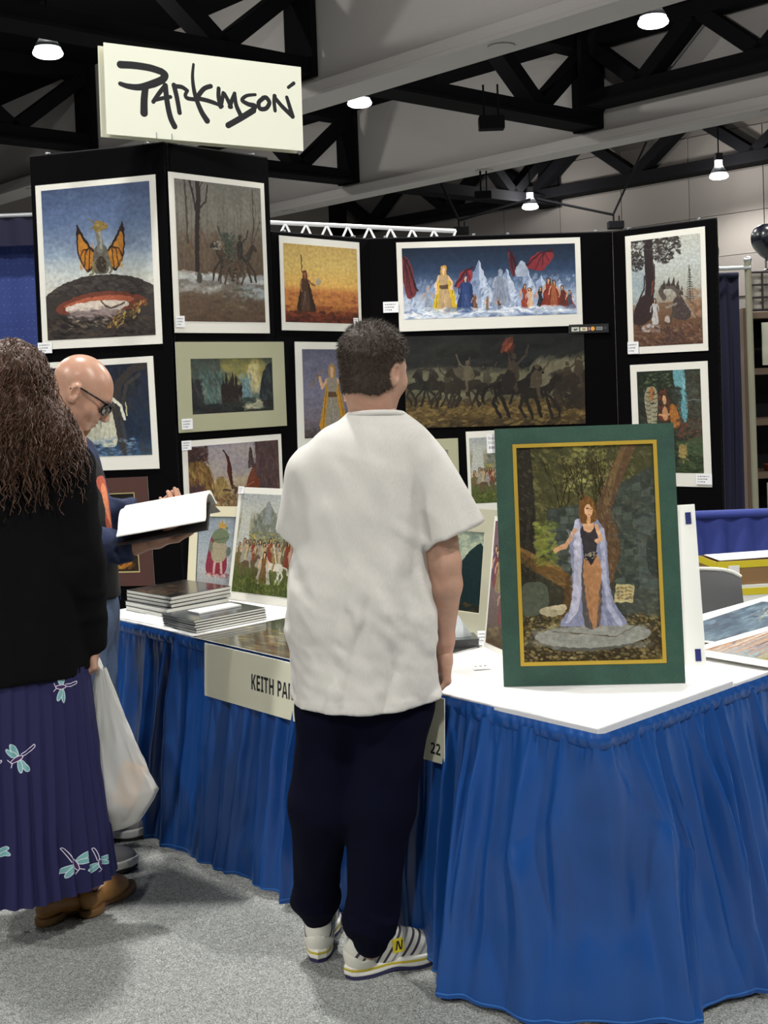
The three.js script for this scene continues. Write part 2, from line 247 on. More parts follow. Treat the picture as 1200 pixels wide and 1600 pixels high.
// ------------------------------------------------------------------ the prints: flat pictures painted on canvases (free stand-ins in the colours of the photograph's)
const css = (h, a = 1) => { const c = new THREE.Color(h); return `rgba(${Math.round(c.clone().convertLinearToSRGB().r * 255)},${Math.round(c.clone().convertLinearToSRGB().g * 255)},${Math.round(c.clone().convertLinearToSRGB().b * 255)},${a})`; };
function painter(w, h, seed, draw) {
  const c = document.createElement('canvas'); c.width = w; c.height = h; const g = c.getContext('2d'), r = rng(seed); g.lineCap = g.lineJoin = 'round';
  const X = (x) => x * w, Y = (y) => y * h;
  const k = {
    g, r, w, h,
    wash(stops, y0 = 0, y1 = 1) { const q = g.createLinearGradient(0, Y(y0), 0, Y(y1)); stops.forEach(([t, col]) => q.addColorStop(t, css(col))); g.fillStyle = q; g.fillRect(0, Y(y0), w, Y(y1 - y0) + 1); },
    poly(pts, col, a = 1) { g.fillStyle = css(col, a); g.beginPath(); pts.forEach(([x, y], i) => i ? g.lineTo(X(x), Y(y)) : g.moveTo(X(x), Y(y))); g.closePath(); g.fill(); },
    blob(pts, col, a = 1) { g.fillStyle = css(col, a); g.beginPath(); const n = pts.length; for (let i = 0; i < n; i++) { const p = pts[i], q = pts[(i + 1) % n], mx = (p[0] + q[0]) / 2, my = (p[1] + q[1]) / 2; if (!i) { const z = pts[n - 1]; g.moveTo(X((z[0] + p[0]) / 2), Y((z[1] + p[1]) / 2)); } g.quadraticCurveTo(X(p[0]), Y(p[1]), X(mx), Y(my)); } g.closePath(); g.fill(); },
    line(pts, wd, col, a = 1) { g.strokeStyle = css(col, a); g.lineWidth = wd * w; g.beginPath(); pts.forEach(([x, y], i) => i ? g.lineTo(X(x), Y(y)) : g.moveTo(X(x), Y(y))); g.stroke(); },
    dabs(x0, y0, x1, y1, n, cols, s0, s1, a = 0.5, ang = 0, asp = 2.2, inside) {
      for (let i = 0; i < n; i++) { const x = mix(x0, x1, r()), y = mix(y0, y1, r()); if (inside && !inside(x, y)) continue; const s = mix(s0, s1, r() * r()) * w; g.fillStyle = css(cols[Math.floor(r() * cols.length)], a * (0.5 + 0.5 * r())); g.beginPath(); g.ellipse(X(x), Y(y), s * asp, s, ang + (r() - 0.5) * 0.9, 0, 7); g.fill(); }
    },
    tree(x, y, L, ang, wd, col, d = 6, spread = 0.5) { if (d < 0 || wd < 0.0006) return; const x1 = x + Math.sin(ang) * L * (h / w), y1 = y - Math.cos(ang) * L; g.strokeStyle = css(col); g.lineWidth = Math.max(wd * w, 0.6); g.beginPath(); g.moveTo(X(x), Y(y)); g.lineTo(X(x1), Y(y1)); g.stroke(); const nn = d > 3 ? 2 : 3; for (let i = 0; i < nn; i++) k.tree(x1, y1, L * (0.62 + 0.22 * r()), ang + (r() - 0.5) * 2 * spread, wd * (i ? 0.5 : 0.72), col, d - 1, spread); },
    fir(x, y, s, col, a = 1) { for (let i = 0; i < 9; i++) { const yy = y - s * (i / 9), ww = s * 0.22 * (1 - i / 9.5) * (h / w) * (0.8 + 0.4 * r()); k.poly([[x - ww, yy], [x, yy - s * 0.2], [x + ww, yy]], col, a); } k.line([[x, y + s * 0.03], [x, y - s * 1.05]], 0.004, col, a); },
    peaks(y, amp, n, col, a = 1, base = 1, jag = 0.5) { const p = [[0, base]]; for (let i = 0; i <= n; i++) p.push([i / n, y - amp * (0.5 + 0.5 * nz(i * 0.7, seed, amp * 9)) - amp * jag * r() * (i % 2)]); p.push([1, base]); k.poly(p, col, a); },
    // a standing figure, feet at (x, y), s tall: gown or cloak, arms, head and hair
    figure(x, y, s, o = {}) {
      const e = s * h / w, P = (px, py) => [x + px * e, y - py * s], { robe = 0x555555, cape, skin = 0xc89a78, hair = 0x3a281c, armL = [-0.2, 0.5], armR = [0.16, 0.52], staff, shade = 0x000000, wide = 0.17 } = o;
      if (cape) { k.blob([P(-0.06, 0.86), P(0.06, 0.86), P(0.17, 0.6), P(0.25, 0.25), P(0.36, 0), P(0.1, -0.01), P(-0.12, 0), P(-0.3, 0.02), P(-0.2, 0.35), P(-0.14, 0.66)], cape); k.line([P(0.12, 0.7), P(0.2, 0.3), P(0.26, 0.04)], 0.012 * e, shade, 0.3); k.line([P(-0.1, 0.7), P(-0.17, 0.3), P(-0.2, 0.04)], 0.012 * e, shade, 0.3); }
      k.line([P(-0.1, 0.78), P((-0.1 + armL[0]) / 2 - 0.03, 0.66), P(...armL)], 0.05 * e, o.sleeve ?? skin); k.line([P(0.1, 0.78), P((0.1 + armR[0]) / 2 + 0.04, 0.66), P(...armR)], 0.05 * e, o.sleeve ?? skin);
      k.blob([P(-0.05, 0.84), P(0.05, 0.84), P(0.115, 0.79), P(0.075, 0.58), P(0.115, 0.42), P(wide, 0.02), P(0, -0.01), P(-wide, 0.02), P(-0.115, 0.42), P(-0.075, 0.58), P(-0.115, 0.79)], robe);
      for (let i = 0; i < 5; i++) k.line([P((r() - 0.5) * 0.08, 0.5), P((r() - 0.5) * 0.3, 0.04)], 0.012 * e, r() > 0.5 ? shade : 0xffffff, 0.16);
      if (o.belt) k.poly([P(-0.08, 0.6), P(0.08, 0.6), P(0.09, 0.52), P(-0.09, 0.52)], o.belt);
      k.blob([P(-0.07, 0.92), P(-0.06, 1.0), P(0, 1.03), P(0.06, 1.0), P(0.075, 0.9), P(0.07, 0.8), P(-0.07, 0.8)], hair);
      k.line([P(0, 0.83), P(0, 0.9)], 0.045 * e, skin); k.blob([P(-0.042, 0.95), P(0, 0.99), P(0.042, 0.95), P(0.032, 0.88), P(0, 0.855), P(-0.032, 0.88)], skin);
      if (staff) k.line([P(...staff[0]), P(...staff[1])], 0.014 * e, staff[2]);
    },
    // a rider on a galloping horse, heading left (d = -1) or right, feet at (x, y), s tall
    rider(x, y, s, col, col2, d = 1, a = 1) {
      const e = s * h / w, P = (px, py) => [x + d * px * e, y - py * s];
      k.blob([P(-0.34, 0.52), P(-0.2, 0.6), P(0.05, 0.56), P(0.22, 0.62), P(0.33, 0.82), P(0.42, 0.84), P(0.52, 0.7), P(0.47, 0.66), P(0.38, 0.7), P(0.3, 0.48), P(0.12, 0.36), P(-0.15, 0.36), P(-0.32, 0.34)], col, a);
      for (const [q0, q1, q2] of [[0.22, 0.4, 0.44], [0.18, 0.22, 0.3], [-0.24, -0.34, -0.22], [-0.28, -0.16, -0.08]]) k.line([P(q0, 0.42), P(q1, 0.22), P(q2, 0.0)], 0.055 * e, col, a);
      k.line([P(-0.33, 0.5), P(-0.47, 0.45), P(-0.52, 0.28)], 0.05 * e, col, a);
      k.blob([P(-0.14, 0.56), P(-0.1, 0.84), P(0.0, 0.92), P(0.1, 0.84), P(0.1, 0.56)], col2, a); k.blob([P(-0.05, 0.94), P(0, 1.05), P(0.06, 1.0), P(0.05, 0.9)], col2, a); k.line([P(0.06, 0.84), P(0.2, 0.96), P(0.26, 1.14)], 0.035 * e, col2, a); k.line([P(0.02, 0.56), P(0.06, 0.36)], 0.06 * e, col2, a);
    },
    wing(x, y, dx, dy, col, rib, a = 1) { const tip = [x + dx, y - dy]; k.blob([[x, y], [x + dx * 0.35, y - dy * 0.9], tip, [x + dx * 1.05, y - dy * 0.55], [x + dx * 0.86, y - dy * 0.2], [x + dx * 0.6, y + Math.abs(dy) * 0.3], [x + dx * 0.2, y + Math.abs(dy) * 0.16]], col, a); for (const t of [0.1, 0.45, 0.8]) k.line([[x + dx * 0.7, y - dy * 0.85], [x + dx * mix(0.3, 1.0, t), y + Math.abs(dy) * mix(0.2, -0.5, t)]], 0.006, rib, 0.8); k.line([[x, y], [x + dx * 0.6, y - dy * 0.85], tip], 0.012, rib, 0.9); },
    grainy(a = 0.05) { for (let i = 0; i < w * h / 90; i++) { g.fillStyle = r() > 0.5 ? `rgba(255,255,240,${a})` : `rgba(0,0,0,${a})`; g.fillRect(r() * w, r() * h, 1 + r() * 4, 1 + r() * 2); } },
  };
  draw(k); k.grainy();
  // brushwork: break the edges up with a small random displacement, and vary the tone
  const im = g.getImageData(0, 0, w, h), src = new Uint8ClampedArray(im.data), A = w * 0.008, B = w * 0.0022;
  for (let y = 0; y < h; y++) for (let x = 0; x < w; x++) {
    const q = nz(x / (w * 0.035), y / (w * 0.035), seed), q2 = nz(x / (w * 0.035), y / (w * 0.035), seed + 40), f = nz(x / (w * 0.009), y / (w * 0.014), seed + 80), f2 = nz(x / (w * 0.009), y / (w * 0.014), seed + 120);
    const sx = clamp(Math.round(x + A * q + B * f), 0, w - 1), sy = clamp(Math.round(y + A * q2 + B * f2), 0, h - 1), s = (sy * w + sx) * 4, d = (y * w + x) * 4, m = 1 + 0.12 * f * f2 * 2 + 0.12 * q + 0.05 * f; for (let c2 = 0; c2 < 3; c2++) im.data[d + c2] = src[s + c2] * m;
  }
  g.putImageData(im, 0, 0);
  return ctex(c);
}
const EARTH = [0x3a2c22, 0x57412c, 0x2a2320, 0x6e5535], LEAF = [0x2c3a22, 0x4d5a2c, 0x222b1d, 0x6d7438], STONE = [0x4b5055, 0x5c6266, 0x34383b, 0x70767a];
const ART = {
  winged: painter(560, 700, 1, (k) => {
    k.wash([[0, 0x3c4a68], [0.3, 0x55678a], [0.6, 0x93a2b2], [0.8, 0xc3c6bf], [1, 0xcfc9b8]], 0, 0.74); k.poly([[0, 0.72], [1, 0.72], [1, 1], [0, 1]], 0x2a2727);
    k.dabs(0, 0, 1, 0.45, 160, [0x435070, 0x667896, 0x4e5d80], 0.02, 0.07, 0.14); k.dabs(0, 0.45, 1, 0.68, 60, [0xb5bcbe, 0xa3afb8], 0.02, 0.06, 0.14);
    k.blob([[-0.1, 0.8], [0.0, 0.7], [0.16, 0.63], [0.36, 0.59], [0.55, 0.582], [0.78, 0.6], [0.94, 0.645], [1.1, 0.73], [1.1, 1.1], [-0.1, 1.1]], 0x383331);
    k.blob([[0.06, 0.8], [0.2, 0.735], [0.4, 0.7], [0.62, 0.69], [0.85, 0.72], [0.95, 0.77], [0.88, 0.82], [0.5, 0.84], [0.14, 0.84]], 0x6b3a2e); k.blob([[0.12, 0.79], [0.3, 0.74], [0.6, 0.715], [0.84, 0.745], [0.8, 0.78], [0.3, 0.8]], 0xa35a42);
    k.blob([[0.14, 0.795], [0.3, 0.765], [0.5, 0.75], [0.7, 0.76], [0.8, 0.785], [0.66, 0.83], [0.46, 0.85], [0.28, 0.84]], 0xcdc0b4); k.blob([[0.18, 0.83], [0.34, 0.81], [0.6, 0.82], [0.74, 0.82], [0.6, 0.88], [0.34, 0.89]], 0x8a7a78); k.dabs(0.2, 0.8, 0.7, 0.88, 70, [0x7a6b6a, 0xa09290, 0x5e5252], 0.006, 0.02, 0.5, 0, 4);
    k.dabs(0, 0.595, 1, 0.72, 520, [0x4a4441, 0x2a2625, 0x5a524c, 0x211e1e], 0.004, 0.015, 0.5, 0.25, 4, (x, y) => y > 0.6 + 0.42 * (x - 0.52) ** 2 && y < 0.69 + 0.3 * (x - 0.5) ** 2); k.dabs(0, 0.86, 1, 1, 460, [0x3a3432, 0x231f1f, 0x4d4039, 0x181616], 0.005, 0.018, 0.6, 0.2, 4); k.dabs(0.2, 0.88, 0.55, 0.93, 30, [0x9c8a72, 0xbfb29c], 0.003, 0.008, 0.5, 0.1, 5);
    k.dabs(0.56, 0.76, 0.94, 0.94, 420, [0xb98f4a, 0xd6b668, 0x7a5a30, 0x4d3a24], 0.003, 0.011, 0.75, -0.9, 2.4, (x, y) => Math.abs((x - 0.56) * 0.42 + y - 0.93) < 0.035 + 0.02 * Math.sin(x * 40));
    k.line([[0.52, 0.755], [0.55, 0.79], [0.6, 0.81], [0.67, 0.795], [0.73, 0.778]], 0.014, 0x564b42);
    // wings raised like two hands, a dark edge and ribs
    for (const d of [-1, 1]) { const X = (u) => 0.535 + d * u; k.blob([[X(0.05), 0.43], [X(0.09), 0.4], [X(0.13), 0.36], [X(0.2), 0.25], [X(0.215), 0.245], [X(0.225), 0.33], [X(0.22), 0.45], [X(0.17), 0.53], [X(0.125), 0.575], [X(0.06), 0.52]], 0x231a16); k.blob([[X(0.055), 0.44], [X(0.1), 0.415], [X(0.15), 0.36], [X(0.2), 0.29], [X(0.212), 0.36], [X(0.205), 0.44], [X(0.16), 0.52], [X(0.125), 0.555], [X(0.07), 0.51]], 0xa8702c); k.dabs(X(0.2) < X(0.06) ? X(0.2) : X(0.06), 0.38, X(0.2) < X(0.06) ? X(0.06) : X(0.2), 0.54, 60, [0xc88c36, 0x8a5322, 0xb4692a], 0.004, 0.014, 0.5, 1.4, 3); for (const [a, b] of [[0.19, 0.47], [0.155, 0.52], [0.115, 0.54]]) k.line([[X(0.1), 0.405], [X(a * 0.9), 0.42], [X(a), b]], 0.009, 0x2a1a14, 0.85); k.line([[X(0.06), 0.43], [X(0.1), 0.4], [X(0.15), 0.34], [X(0.21), 0.25]], 0.013, 0x1f1715); }
    k.blob([[0.46, 0.57], [0.455, 0.48], [0.475, 0.42], [0.505, 0.38], [0.56, 0.38], [0.6, 0.43], [0.615, 0.5], [0.6, 0.575], [0.53, 0.585]], 0x57534c); k.blob([[0.49, 0.57], [0.485, 0.49], [0.53, 0.455], [0.585, 0.49], [0.585, 0.57]], 0x322a22); k.line([[0.53, 0.42], [0.53, 0.36], [0.515, 0.3], [0.52, 0.27]], 0.055, 0x6a675f); k.line([[0.54, 0.41], [0.54, 0.35], [0.53, 0.3]], 0.02, 0x9a9890, 0.7);
    k.blob([[0.47, 0.285], [0.48, 0.24], [0.53, 0.225], [0.6, 0.25], [0.62, 0.27], [0.59, 0.285], [0.54, 0.3], [0.5, 0.305]], 0x7d6a3c); k.line([[0.48, 0.24], [0.44, 0.215]], 0.012, 0x6a5a38); k.line([[0.49, 0.27], [0.45, 0.275]], 0.01, 0x6a5a38); k.dabs(0.48, 0.235, 0.6, 0.29, 30, [0xa08a50, 0x4d4026], 0.002, 0.006, 0.7); k.dabs(0.46, 0.4, 0.61, 0.58, 90, [0x84807a, 0x3f3a34, 0x6e685e], 0.003, 0.009, 0.5, 1.2, 2); k.line([[0.465, 0.5], [0.455, 0.57], [0.43, 0.58]], 0.022, 0x77704f); k.line([[0.61, 0.5], [0.63, 0.56], [0.61, 0.575]], 0.022, 0x6a6654);
  }),
  winter: painter(560, 700, 2, (k) => {
    k.wash([[0, 0x6a6862], [0.35, 0x7c796f], [0.6, 0x64574a], [1, 0x52453a]], 0, 0.68); k.wash([[0, 0x7e8082], [0.35, 0x65594c], [0.75, 0x57483a], [1, 0x4a3a34]], 0.66, 1); k.dabs(0, 0, 1, 0.45, 120, [0x85837a, 0x5f5e58, 0x7a776d], 0.03, 0.08, 0.15, 1.4);
    for (let i = 0; i < 42; i++) { const x = k.r(), b = k.r(); k.line([[x, 0.62], [x + 0.02 * (b - 0.5), 0.3], [x + 0.05 * (b - 0.5), 0.02 + 0.2 * b]], 0.003 + 0.004 * k.r(), [0x625b52, 0x57504a, 0x6e685e][i % 3], 0.7); if (i % 3 === 0) k.tree(x, 0.34, 0.09, (b - 0.5) * 0.6, 0.004, 0x5f5850, 4, 0.35); }
    k.dabs(0, 0.36, 1, 0.68, 700, [0x5e4938, 0x4a3a2e, 0x6d5643, 0x584c3c], 0.004, 0.02, 0.35, 1.4, 3); k.line([[0.215, 0.68], [0.22, 0.5], [0.235, 0.3], [0.26, 0.12], [0.255, -0.02]], 0.05, 0x2c2523); k.line([[0.235, 0.24], [0.2, 0.1], [0.16, -0.02]], 0.022, 0x2e2725); k.line([[0.26, 0.2], [0.34, 0.14], [0.37, 0.02]], 0.014, 0x302927); k.tree(0.26, 0.08, 0.06, 0.5, 0.01, 0x302927, 4, 0.5); k.line([[0.12, 0.45], [0.12, 0.2], [0.11, -0.02]], 0.02, 0x453c37); k.line([[0.86, 0.45], [0.9, 0.28], [0.9, 0.02]], 0.014, 0x4a413b); k.line([[0.86, 0.45], [0.98, 0.25]], 0.01, 0x4a413b);
    k.dabs(0, 0.66, 0.5, 0.7, 50, [0xa9aaa8, 0x8f9090, 0xc2c2be], 0.008, 0.035, 0.6, 0, 4); k.dabs(0.75, 0.66, 1, 0.71, 40, [0xb4b6b6, 0x93979a], 0.008, 0.03, 0.6, 0, 4); k.dabs(0, 0.74, 0.45, 0.78, 40, [0xa8a6a2, 0x86827c], 0.008, 0.03, 0.5, 0, 5); k.dabs(0.75, 0.74, 1, 0.83, 60, [0x8a9498, 0xa3abae], 0.008, 0.03, 0.45, 0, 4);
    // a group of dark riders and its broken reflection
    for (const [x, y, s2, d, c, c2] of [[0.58, 0.7, 0.34, -1, 0x35302a, 0x3a4238], [0.72, 0.7, 0.33, 1, 0x3a322c, 0x2e2c2a], [0.64, 0.72, 0.3, -1, 0x4a3d32, 0x4a4a40]]) k.rider(x, y, s2, c, c2, d); k.dabs(0.5, 0.34, 0.82, 0.72, 420, [0x5f5e54, 0x2a2a26, 0x6a3f34, 0x7f7a6c, 0x3f4a3e, 0x2f2a28], 0.003, 0.011, 0.6, 0.6, 2, (x, y) => Math.hypot((x - 0.66) / 0.16, (y - 0.54) / 0.2) < 1 + 0.25 * nz(x * 14, y * 14)); k.dabs(0.5, 0.35, 0.66, 0.42, 50, [0x39413a, 0x4c564c], 0.006, 0.014, 0.7); k.dabs(0.4, 0.42, 0.5, 0.48, 26, [0x9b968a, 0xb5b0a4], 0.004, 0.01, 0.7); k.dabs(0.5, 0.76, 0.9, 0.92, 300, [0x4d5048, 0x3a3f3a, 0x6e685c, 0x9a9890, 0x43382e], 0.004, 0.016, 0.45, 0, 3); k.dabs(0.6, 0.5, 0.7, 0.74, 50, [0x9c9282, 0x8a3f30, 0xb0a06a], 0.002, 0.006, 0.7);
    k.blob([[0.2, 0.73], [0.21, 0.66], [0.245, 0.63], [0.28, 0.72]], 0x45413a); k.dabs(0, 0.82, 1, 1, 300, [0x5e4f3e, 0x4a3b30, 0x6a5a46, 0x503a34], 0.01, 0.03, 0.3, 0, 4);
  }),
  dusk: painter(480, 400, 3, (k) => {
    k.wash([[0, 0xb79a5c], [0.35, 0xc9ac66], [0.65, 0xd6a95c], [0.75, 0xbd7b45]], 0, 0.8); k.wash([[0, 0x8a4a2c], [1, 0x43231c]], 0.78, 1);
    k.dabs(0, 0.62, 1, 0.92, 320, [0x8d4f30, 0xb8743f, 0x6a3826, 0xcf9448], 0.005, 0.03, 0.35, 0, 3); for (let i = 0; i < 46; i++) { const x = 0.35 + k.r() * 0.62; k.line([[x, 0.9], [x + 0.01, 0.72 + k.r() * 0.16]], 0.004, 0xa5692f, 0.7); }
    k.dabs(0, 0.86, 1, 1, 240, [0x5e2b20, 0x7a3a26, 0x331a17], 0.01, 0.03, 0.6); k.figure(0.27, 0.86, 0.52, { robe: 0x4b3326, cape: 0x33271f, hair: 0x5e2c22, skin: 0x8a5f43, armR: [0.3, 0.66], armL: [-0.12, 0.5] }); k.line([[0.235, 0.36], [0.225, 0.14]], 0.012, 0x3b2a22); k.blob([[0.4, 0.5], [0.44, 0.4], [0.5, 0.46], [0.46, 0.52]], 0xa59a86);
  }),
  glacier: painter(960, 390, 4, (k) => {
    k.wash([[0, 0x182335], [0.4, 0x2b3d58], [0.7, 0x6a7c9c], [0.85, 0xb4bfd2]], 0, 0.86); k.wash([[0, 0xb9c3d6], [0.6, 0xe0e4ea], [1, 0x5c7196]], 0.84, 1);
    for (const [x, s] of [[0.44, 0.62], [0.6, 0.5], [0.72, 0.46], [0.18, 0.34], [0.9, 0.34], [0.8, 0.4]]) { k.poly([[x - s * 0.16, 0.88], [x - 0.03, 0.9 - s * 0.9], [x, 0.85 - s * 1.05], [x + 0.03, 0.9 - s * 0.8], [x + s * 0.17, 0.88]], 0x8c9cbc, 0.8); k.poly([[x, 0.85 - s * 1.05], [x + 0.03, 0.9 - s * 0.8], [x + s * 0.17, 0.88], [x + 0.01, 0.88]], 0xc9d1e0, 0.7); }
    k.dabs(0, 0.45, 1, 0.9, 700, [0x7788a8, 0xb6c0d2, 0x4d5d80, 0x95a3be], 0.002, 0.011, 0.5, -1, 2.4); k.wing(0.08, 0.6, -0.09, 0.5, 0x6a2f34, 0x2a1722); k.wing(0.3, 0.55, 0.1, 0.24, 0x8a343a, 0x3a1a22); k.wing(0.7, 0.32, 0.17, 0.24, 0x7a2c34, 0x35171f); k.wing(0.66, 0.36, -0.05, 0.3, 0x5c2930, 0x2a1520); k.blob([[0.64, 0.44], [0.66, 0.28], [0.69, 0.2], [0.72, 0.3], [0.72, 0.46]], 0x98a2b4);
    k.figure(0.235, 0.93, 0.66, { robe: 0xb79a72, cape: 0xcfae34, hair: 0xb98d3f, skin: 0xd8b394, sleeve: 0xd8b394, belt: 0x5e4a3a, armL: [-0.16, 0.42] }); k.figure(0.36, 0.93, 0.52, { robe: 0x2f4373, cape: 0x26365e, hair: 0x26365e, sleeve: 0x26365e }); k.figure(0.14, 0.9, 0.36, { robe: 0x8e98ab, hair: 0x9aa3b2 }); k.figure(0.56, 0.84, 0.5, { robe: 0x7a8498, cape: 0x8e98ae, hair: 0x8a93a8, skin: 0x98a0ae });
    for (const [x, s, c] of [[0.41, 0.22, 0x6d4a34], [0.48, 0.18, 0x8a6a48], [0.55, 0.16, 0x5c4436], [0.7, 0.36, 0x8c3f33], [0.73, 0.3, 0xc6a184], [0.79, 0.32, 0x2b2a33], [0.84, 0.42, 0x7d3328], [0.87, 0.38, 0x94553a], [0.92, 0.3, 0x5a2f2a], [0.96, 0.26, 0x3d4657]]) k.figure(x, 0.93 - k.r() * 0.04, s, { robe: c, cape: x > 0.82 ? 0x7a2e26 : undefined, hair: 0x4a3426 });
    k.dabs(0, 0.88, 1, 1, 260, [0xdfe4ec, 0x9fb0cc, 0x5a6f98, 0xf0f2f4], 0.004, 0.018, 0.5, 0, 4);
  }),
  riders: painter(960, 480, 5, (k) => {
    k.wash([[0, 0x151517], [0.28, 0x202220], [0.46, 0x3e4038], [0.62, 0x5c5a46], [0.72, 0x453d2c], [1, 0x3a3022]], 0, 0.76); k.wash([[0, 0x453822], [0.45, 0x5f4d2c], [1, 0x2a2218]], 0.72, 1);
    k.dabs(0, 0, 1, 0.4, 260, [0x121214, 0x1d1f1f, 0x2a2b28], 0.015, 0.06, 0.35, -0.2, 3); k.dabs(0.05, 0.4, 1, 0.7, 200, [0x5a5844, 0x6a6650, 0x48483a, 0x74705a], 0.015, 0.05, 0.3, -0.1, 3); k.dabs(0.72, 0.3, 1, 0.5, 70, [0x74705a, 0x5e5a48], 0.015, 0.05, 0.35, -0.5, 3); k.dabs(0, 0.7, 1, 1, 1100, [0x3b2f1c, 0x6e5c34, 0x2a2115, 0x8a7646, 0x4d3f26], 0.002, 0.011, 0.6, -0.12, 3.4);
    k.dabs(0.82, 0.42, 1, 0.82, 160, [0x26211c, 0x332b22, 0x1d1a17], 0.008, 0.022, 0.6, -0.4, 2);
    for (const [x, y, s, d, c, c2] of [[0.08, 0.74, 0.42, 1, 0x211e1b, 0x2b2722], [0.15, 0.76, 0.45, -1, 0x1f1c1a, 0x2f2a25], [0.235, 0.78, 0.42, -1, 0x252019, 0x3a342b], [0.3, 0.76, 0.46, 1, 0x2d2720, 0x4a4336], [0.35, 0.78, 0.5, -1, 0x28221c, 0x57503f], [0.455, 0.76, 0.4, 1, 0x23201b, 0x3f3a30], [0.9, 0.78, 0.46, 1, 0x2b241e, 0x383026], [0.97, 0.74, 0.5, 1, 0x2a231d, 0x3a3228]]) k.rider(x, y, s, c, c2, d, 0.92);
    k.rider(0.6, 0.9, 0.68, 0x1c1917, 0x3a322a, 1); k.rider(0.73, 0.92, 0.58, 0x211d19, 0x453c30, 1); k.blob([[0.52, 0.6], [0.55, 0.4], [0.6, 0.38], [0.62, 0.56], [0.56, 0.66]], 0x221d1a); k.line([[0.59, 0.36], [0.56, 0.12]], 0.006, 0x4a3428); k.dabs(0.545, 0.05, 0.6, 0.17, 26, [0x6a3628, 0x8a4a36, 0x4d261e], 0.006, 0.014, 0.8, -0.9, 2);
    k.dabs(0.05, 0.34, 0.98, 0.85, 420, [0x5b5346, 0x3b332a, 0x8a8068, 0x1c1917], 0.0015, 0.005, 0.5, 1.2, 2, (x, y) => nz(x * 16, y * 8, 3) > 0.05);
  }),
  statues: painter(520, 440, 6, (k) => {
    k.wash([[0, 0x1c2230], [0.4, 0x232a38], [0.8, 0x1d2c44], [1, 0x3c5572]]); k.dabs(0, 0, 1, 1, 320, [0x171a22, 0x2c2a2a, 0x383430, 0x233048], 0.01, 0.05, 0.35, 1.3, 2.5); k.line([[0.72, 0.95], [0.64, 0.6], [0.7, 0.2], [0.85, 0.06], [1, 0.02]], 0.07, 0x39332f, 0.8); k.line([[0.76, 0.95], [0.7, 0.55], [0.78, 0.22], [0.92, 0.12]], 0.035, 0x4a423b, 0.6);
    k.figure(0.42, 0.86, 0.62, { robe: 0xa7a695, cape: 0x7d7f76, hair: 0xb5b4a4, skin: 0xc2c0b0, armL: [-0.18, 0.46] }); k.figure(0.57, 0.9, 0.68, { robe: 0xb9b7a4, hair: 0xc6c4b4, skin: 0xd0cebd, armR: [0.3, 0.44] }); k.line([[0.55, 0.4], [0.57, 0.06]], 0.007, 0xb9b7a8); k.line([[0.76, 0.42], [0.77, 0.56]], 0.012, 0xb8b08a); k.dabs(0.2, 0.8, 0.85, 1, 150, [0x6f88a4, 0x8fa3b4, 0x42607e], 0.005, 0.016, 0.5, 0, 3);
  }),
  gorge: painter(520, 280, 7, (k) => {
    k.wash([[0, 0x3f4742], [0.3, 0x74744e], [0.6, 0x6e766c], [1, 0x262c2a]]); k.dabs(0.28, 0, 0.86, 0.4, 300, [0x8c8246, 0x6a6a48, 0x9e9450, 0x787048, 0x5a5f50], 0.02, 0.06, 0.3, 0.2, 2.6); k.dabs(0, 0, 0.34, 0.5, 140, [0x3c4644, 0x4d5854, 0x424038], 0.02, 0.06, 0.4, 0.9, 2); k.dabs(0.7, 0.1, 0.84, 0.6, 80, [0xb0a878, 0xa89c74, 0xc2b68a], 0.01, 0.04, 0.4, 1.4, 2.4);
    k.dabs(0.1, 0.25, 0.42, 0.85, 300, [0x4f6664, 0x3f5452, 0x68807a, 0x34423f], 0.006, 0.022, 0.45, 1.4, 3.4); k.dabs(0, 0.4, 0.14, 1, 160, [0x2f2c30, 0x3a3438, 0x262a2a], 0.01, 0.03, 0.6, 1.4, 2.4); k.poly([[0.58, 0.8], [0.62, 0.45], [0.665, 0.27], [0.7, 0.42], [0.74, 0.75]], 0x5a747c, 0.8); k.dabs(0.58, 0.3, 0.73, 0.75, 120, [0x6c8890, 0x4f666c, 0x88a0a2], 0.004, 0.014, 0.5, 1.3, 3); k.poly([[0.8, 1], [0.84, 0.5], [0.88, 0.26], [0.94, 0.12], [1, 0.08], [1, 1]], 0x262a2c); k.dabs(0.8, 0.2, 1, 1, 140, [0x333a3a, 0x1f2224, 0x44504c, 0x3a3440], 0.006, 0.02, 0.5, 1.3, 3.4, (x, y) => x > 0.82 + 0.1 * (1 - y));
    k.dabs(0.36, 0.5, 0.6, 0.95, 360, [0x2a2226, 0x342a28, 0x20201f, 0x3a2c28], 0.008, 0.02, 0.8, 1.4, 2); for (const [x, y, w2] of [[0.38, 0.4, 0.018], [0.42, 0.28, 0.02], [0.45, 0.42, 0.016], [0.48, 0.36, 0.03], [0.5, 0.27, 0.014], [0.535, 0.32, 0.022]]) { k.poly([[x - w2, 0.7], [x - w2 * 0.7, y + 0.06], [x, y - 0.04], [x + w2 * 0.7, y + 0.06], [x + w2, 0.7]], 0x2c2624); }
    k.dabs(0, 0.84, 1, 1, 300, [0x23282a, 0x343a36, 0x1a1c1d, 0x302428], 0.008, 0.03, 0.6, 0, 3.4); k.dabs(0.66, 0.78, 0.84, 0.94, 60, [0xa3a084, 0xb6b292, 0x7e8070], 0.008, 0.024, 0.6, -0.1, 3.4); k.dabs(0.58, 0.74, 0.76, 0.84, 60, [0x2f3632, 0x44504a], 0.006, 0.018, 0.7, 0, 3);
  }),
  canyon: painter(560, 330, 8, (k) => {
    k.wash([[0, 0x7a7684], [0.35, 0xa1968f], [0.6, 0xa8987f], [1, 0x5c4832]]); k.dabs(0.2, 0, 0.7, 0.5, 90, [0x8a848e, 0xb0a498, 0x94898a], 0.02, 0.07, 0.25, 0, 3);
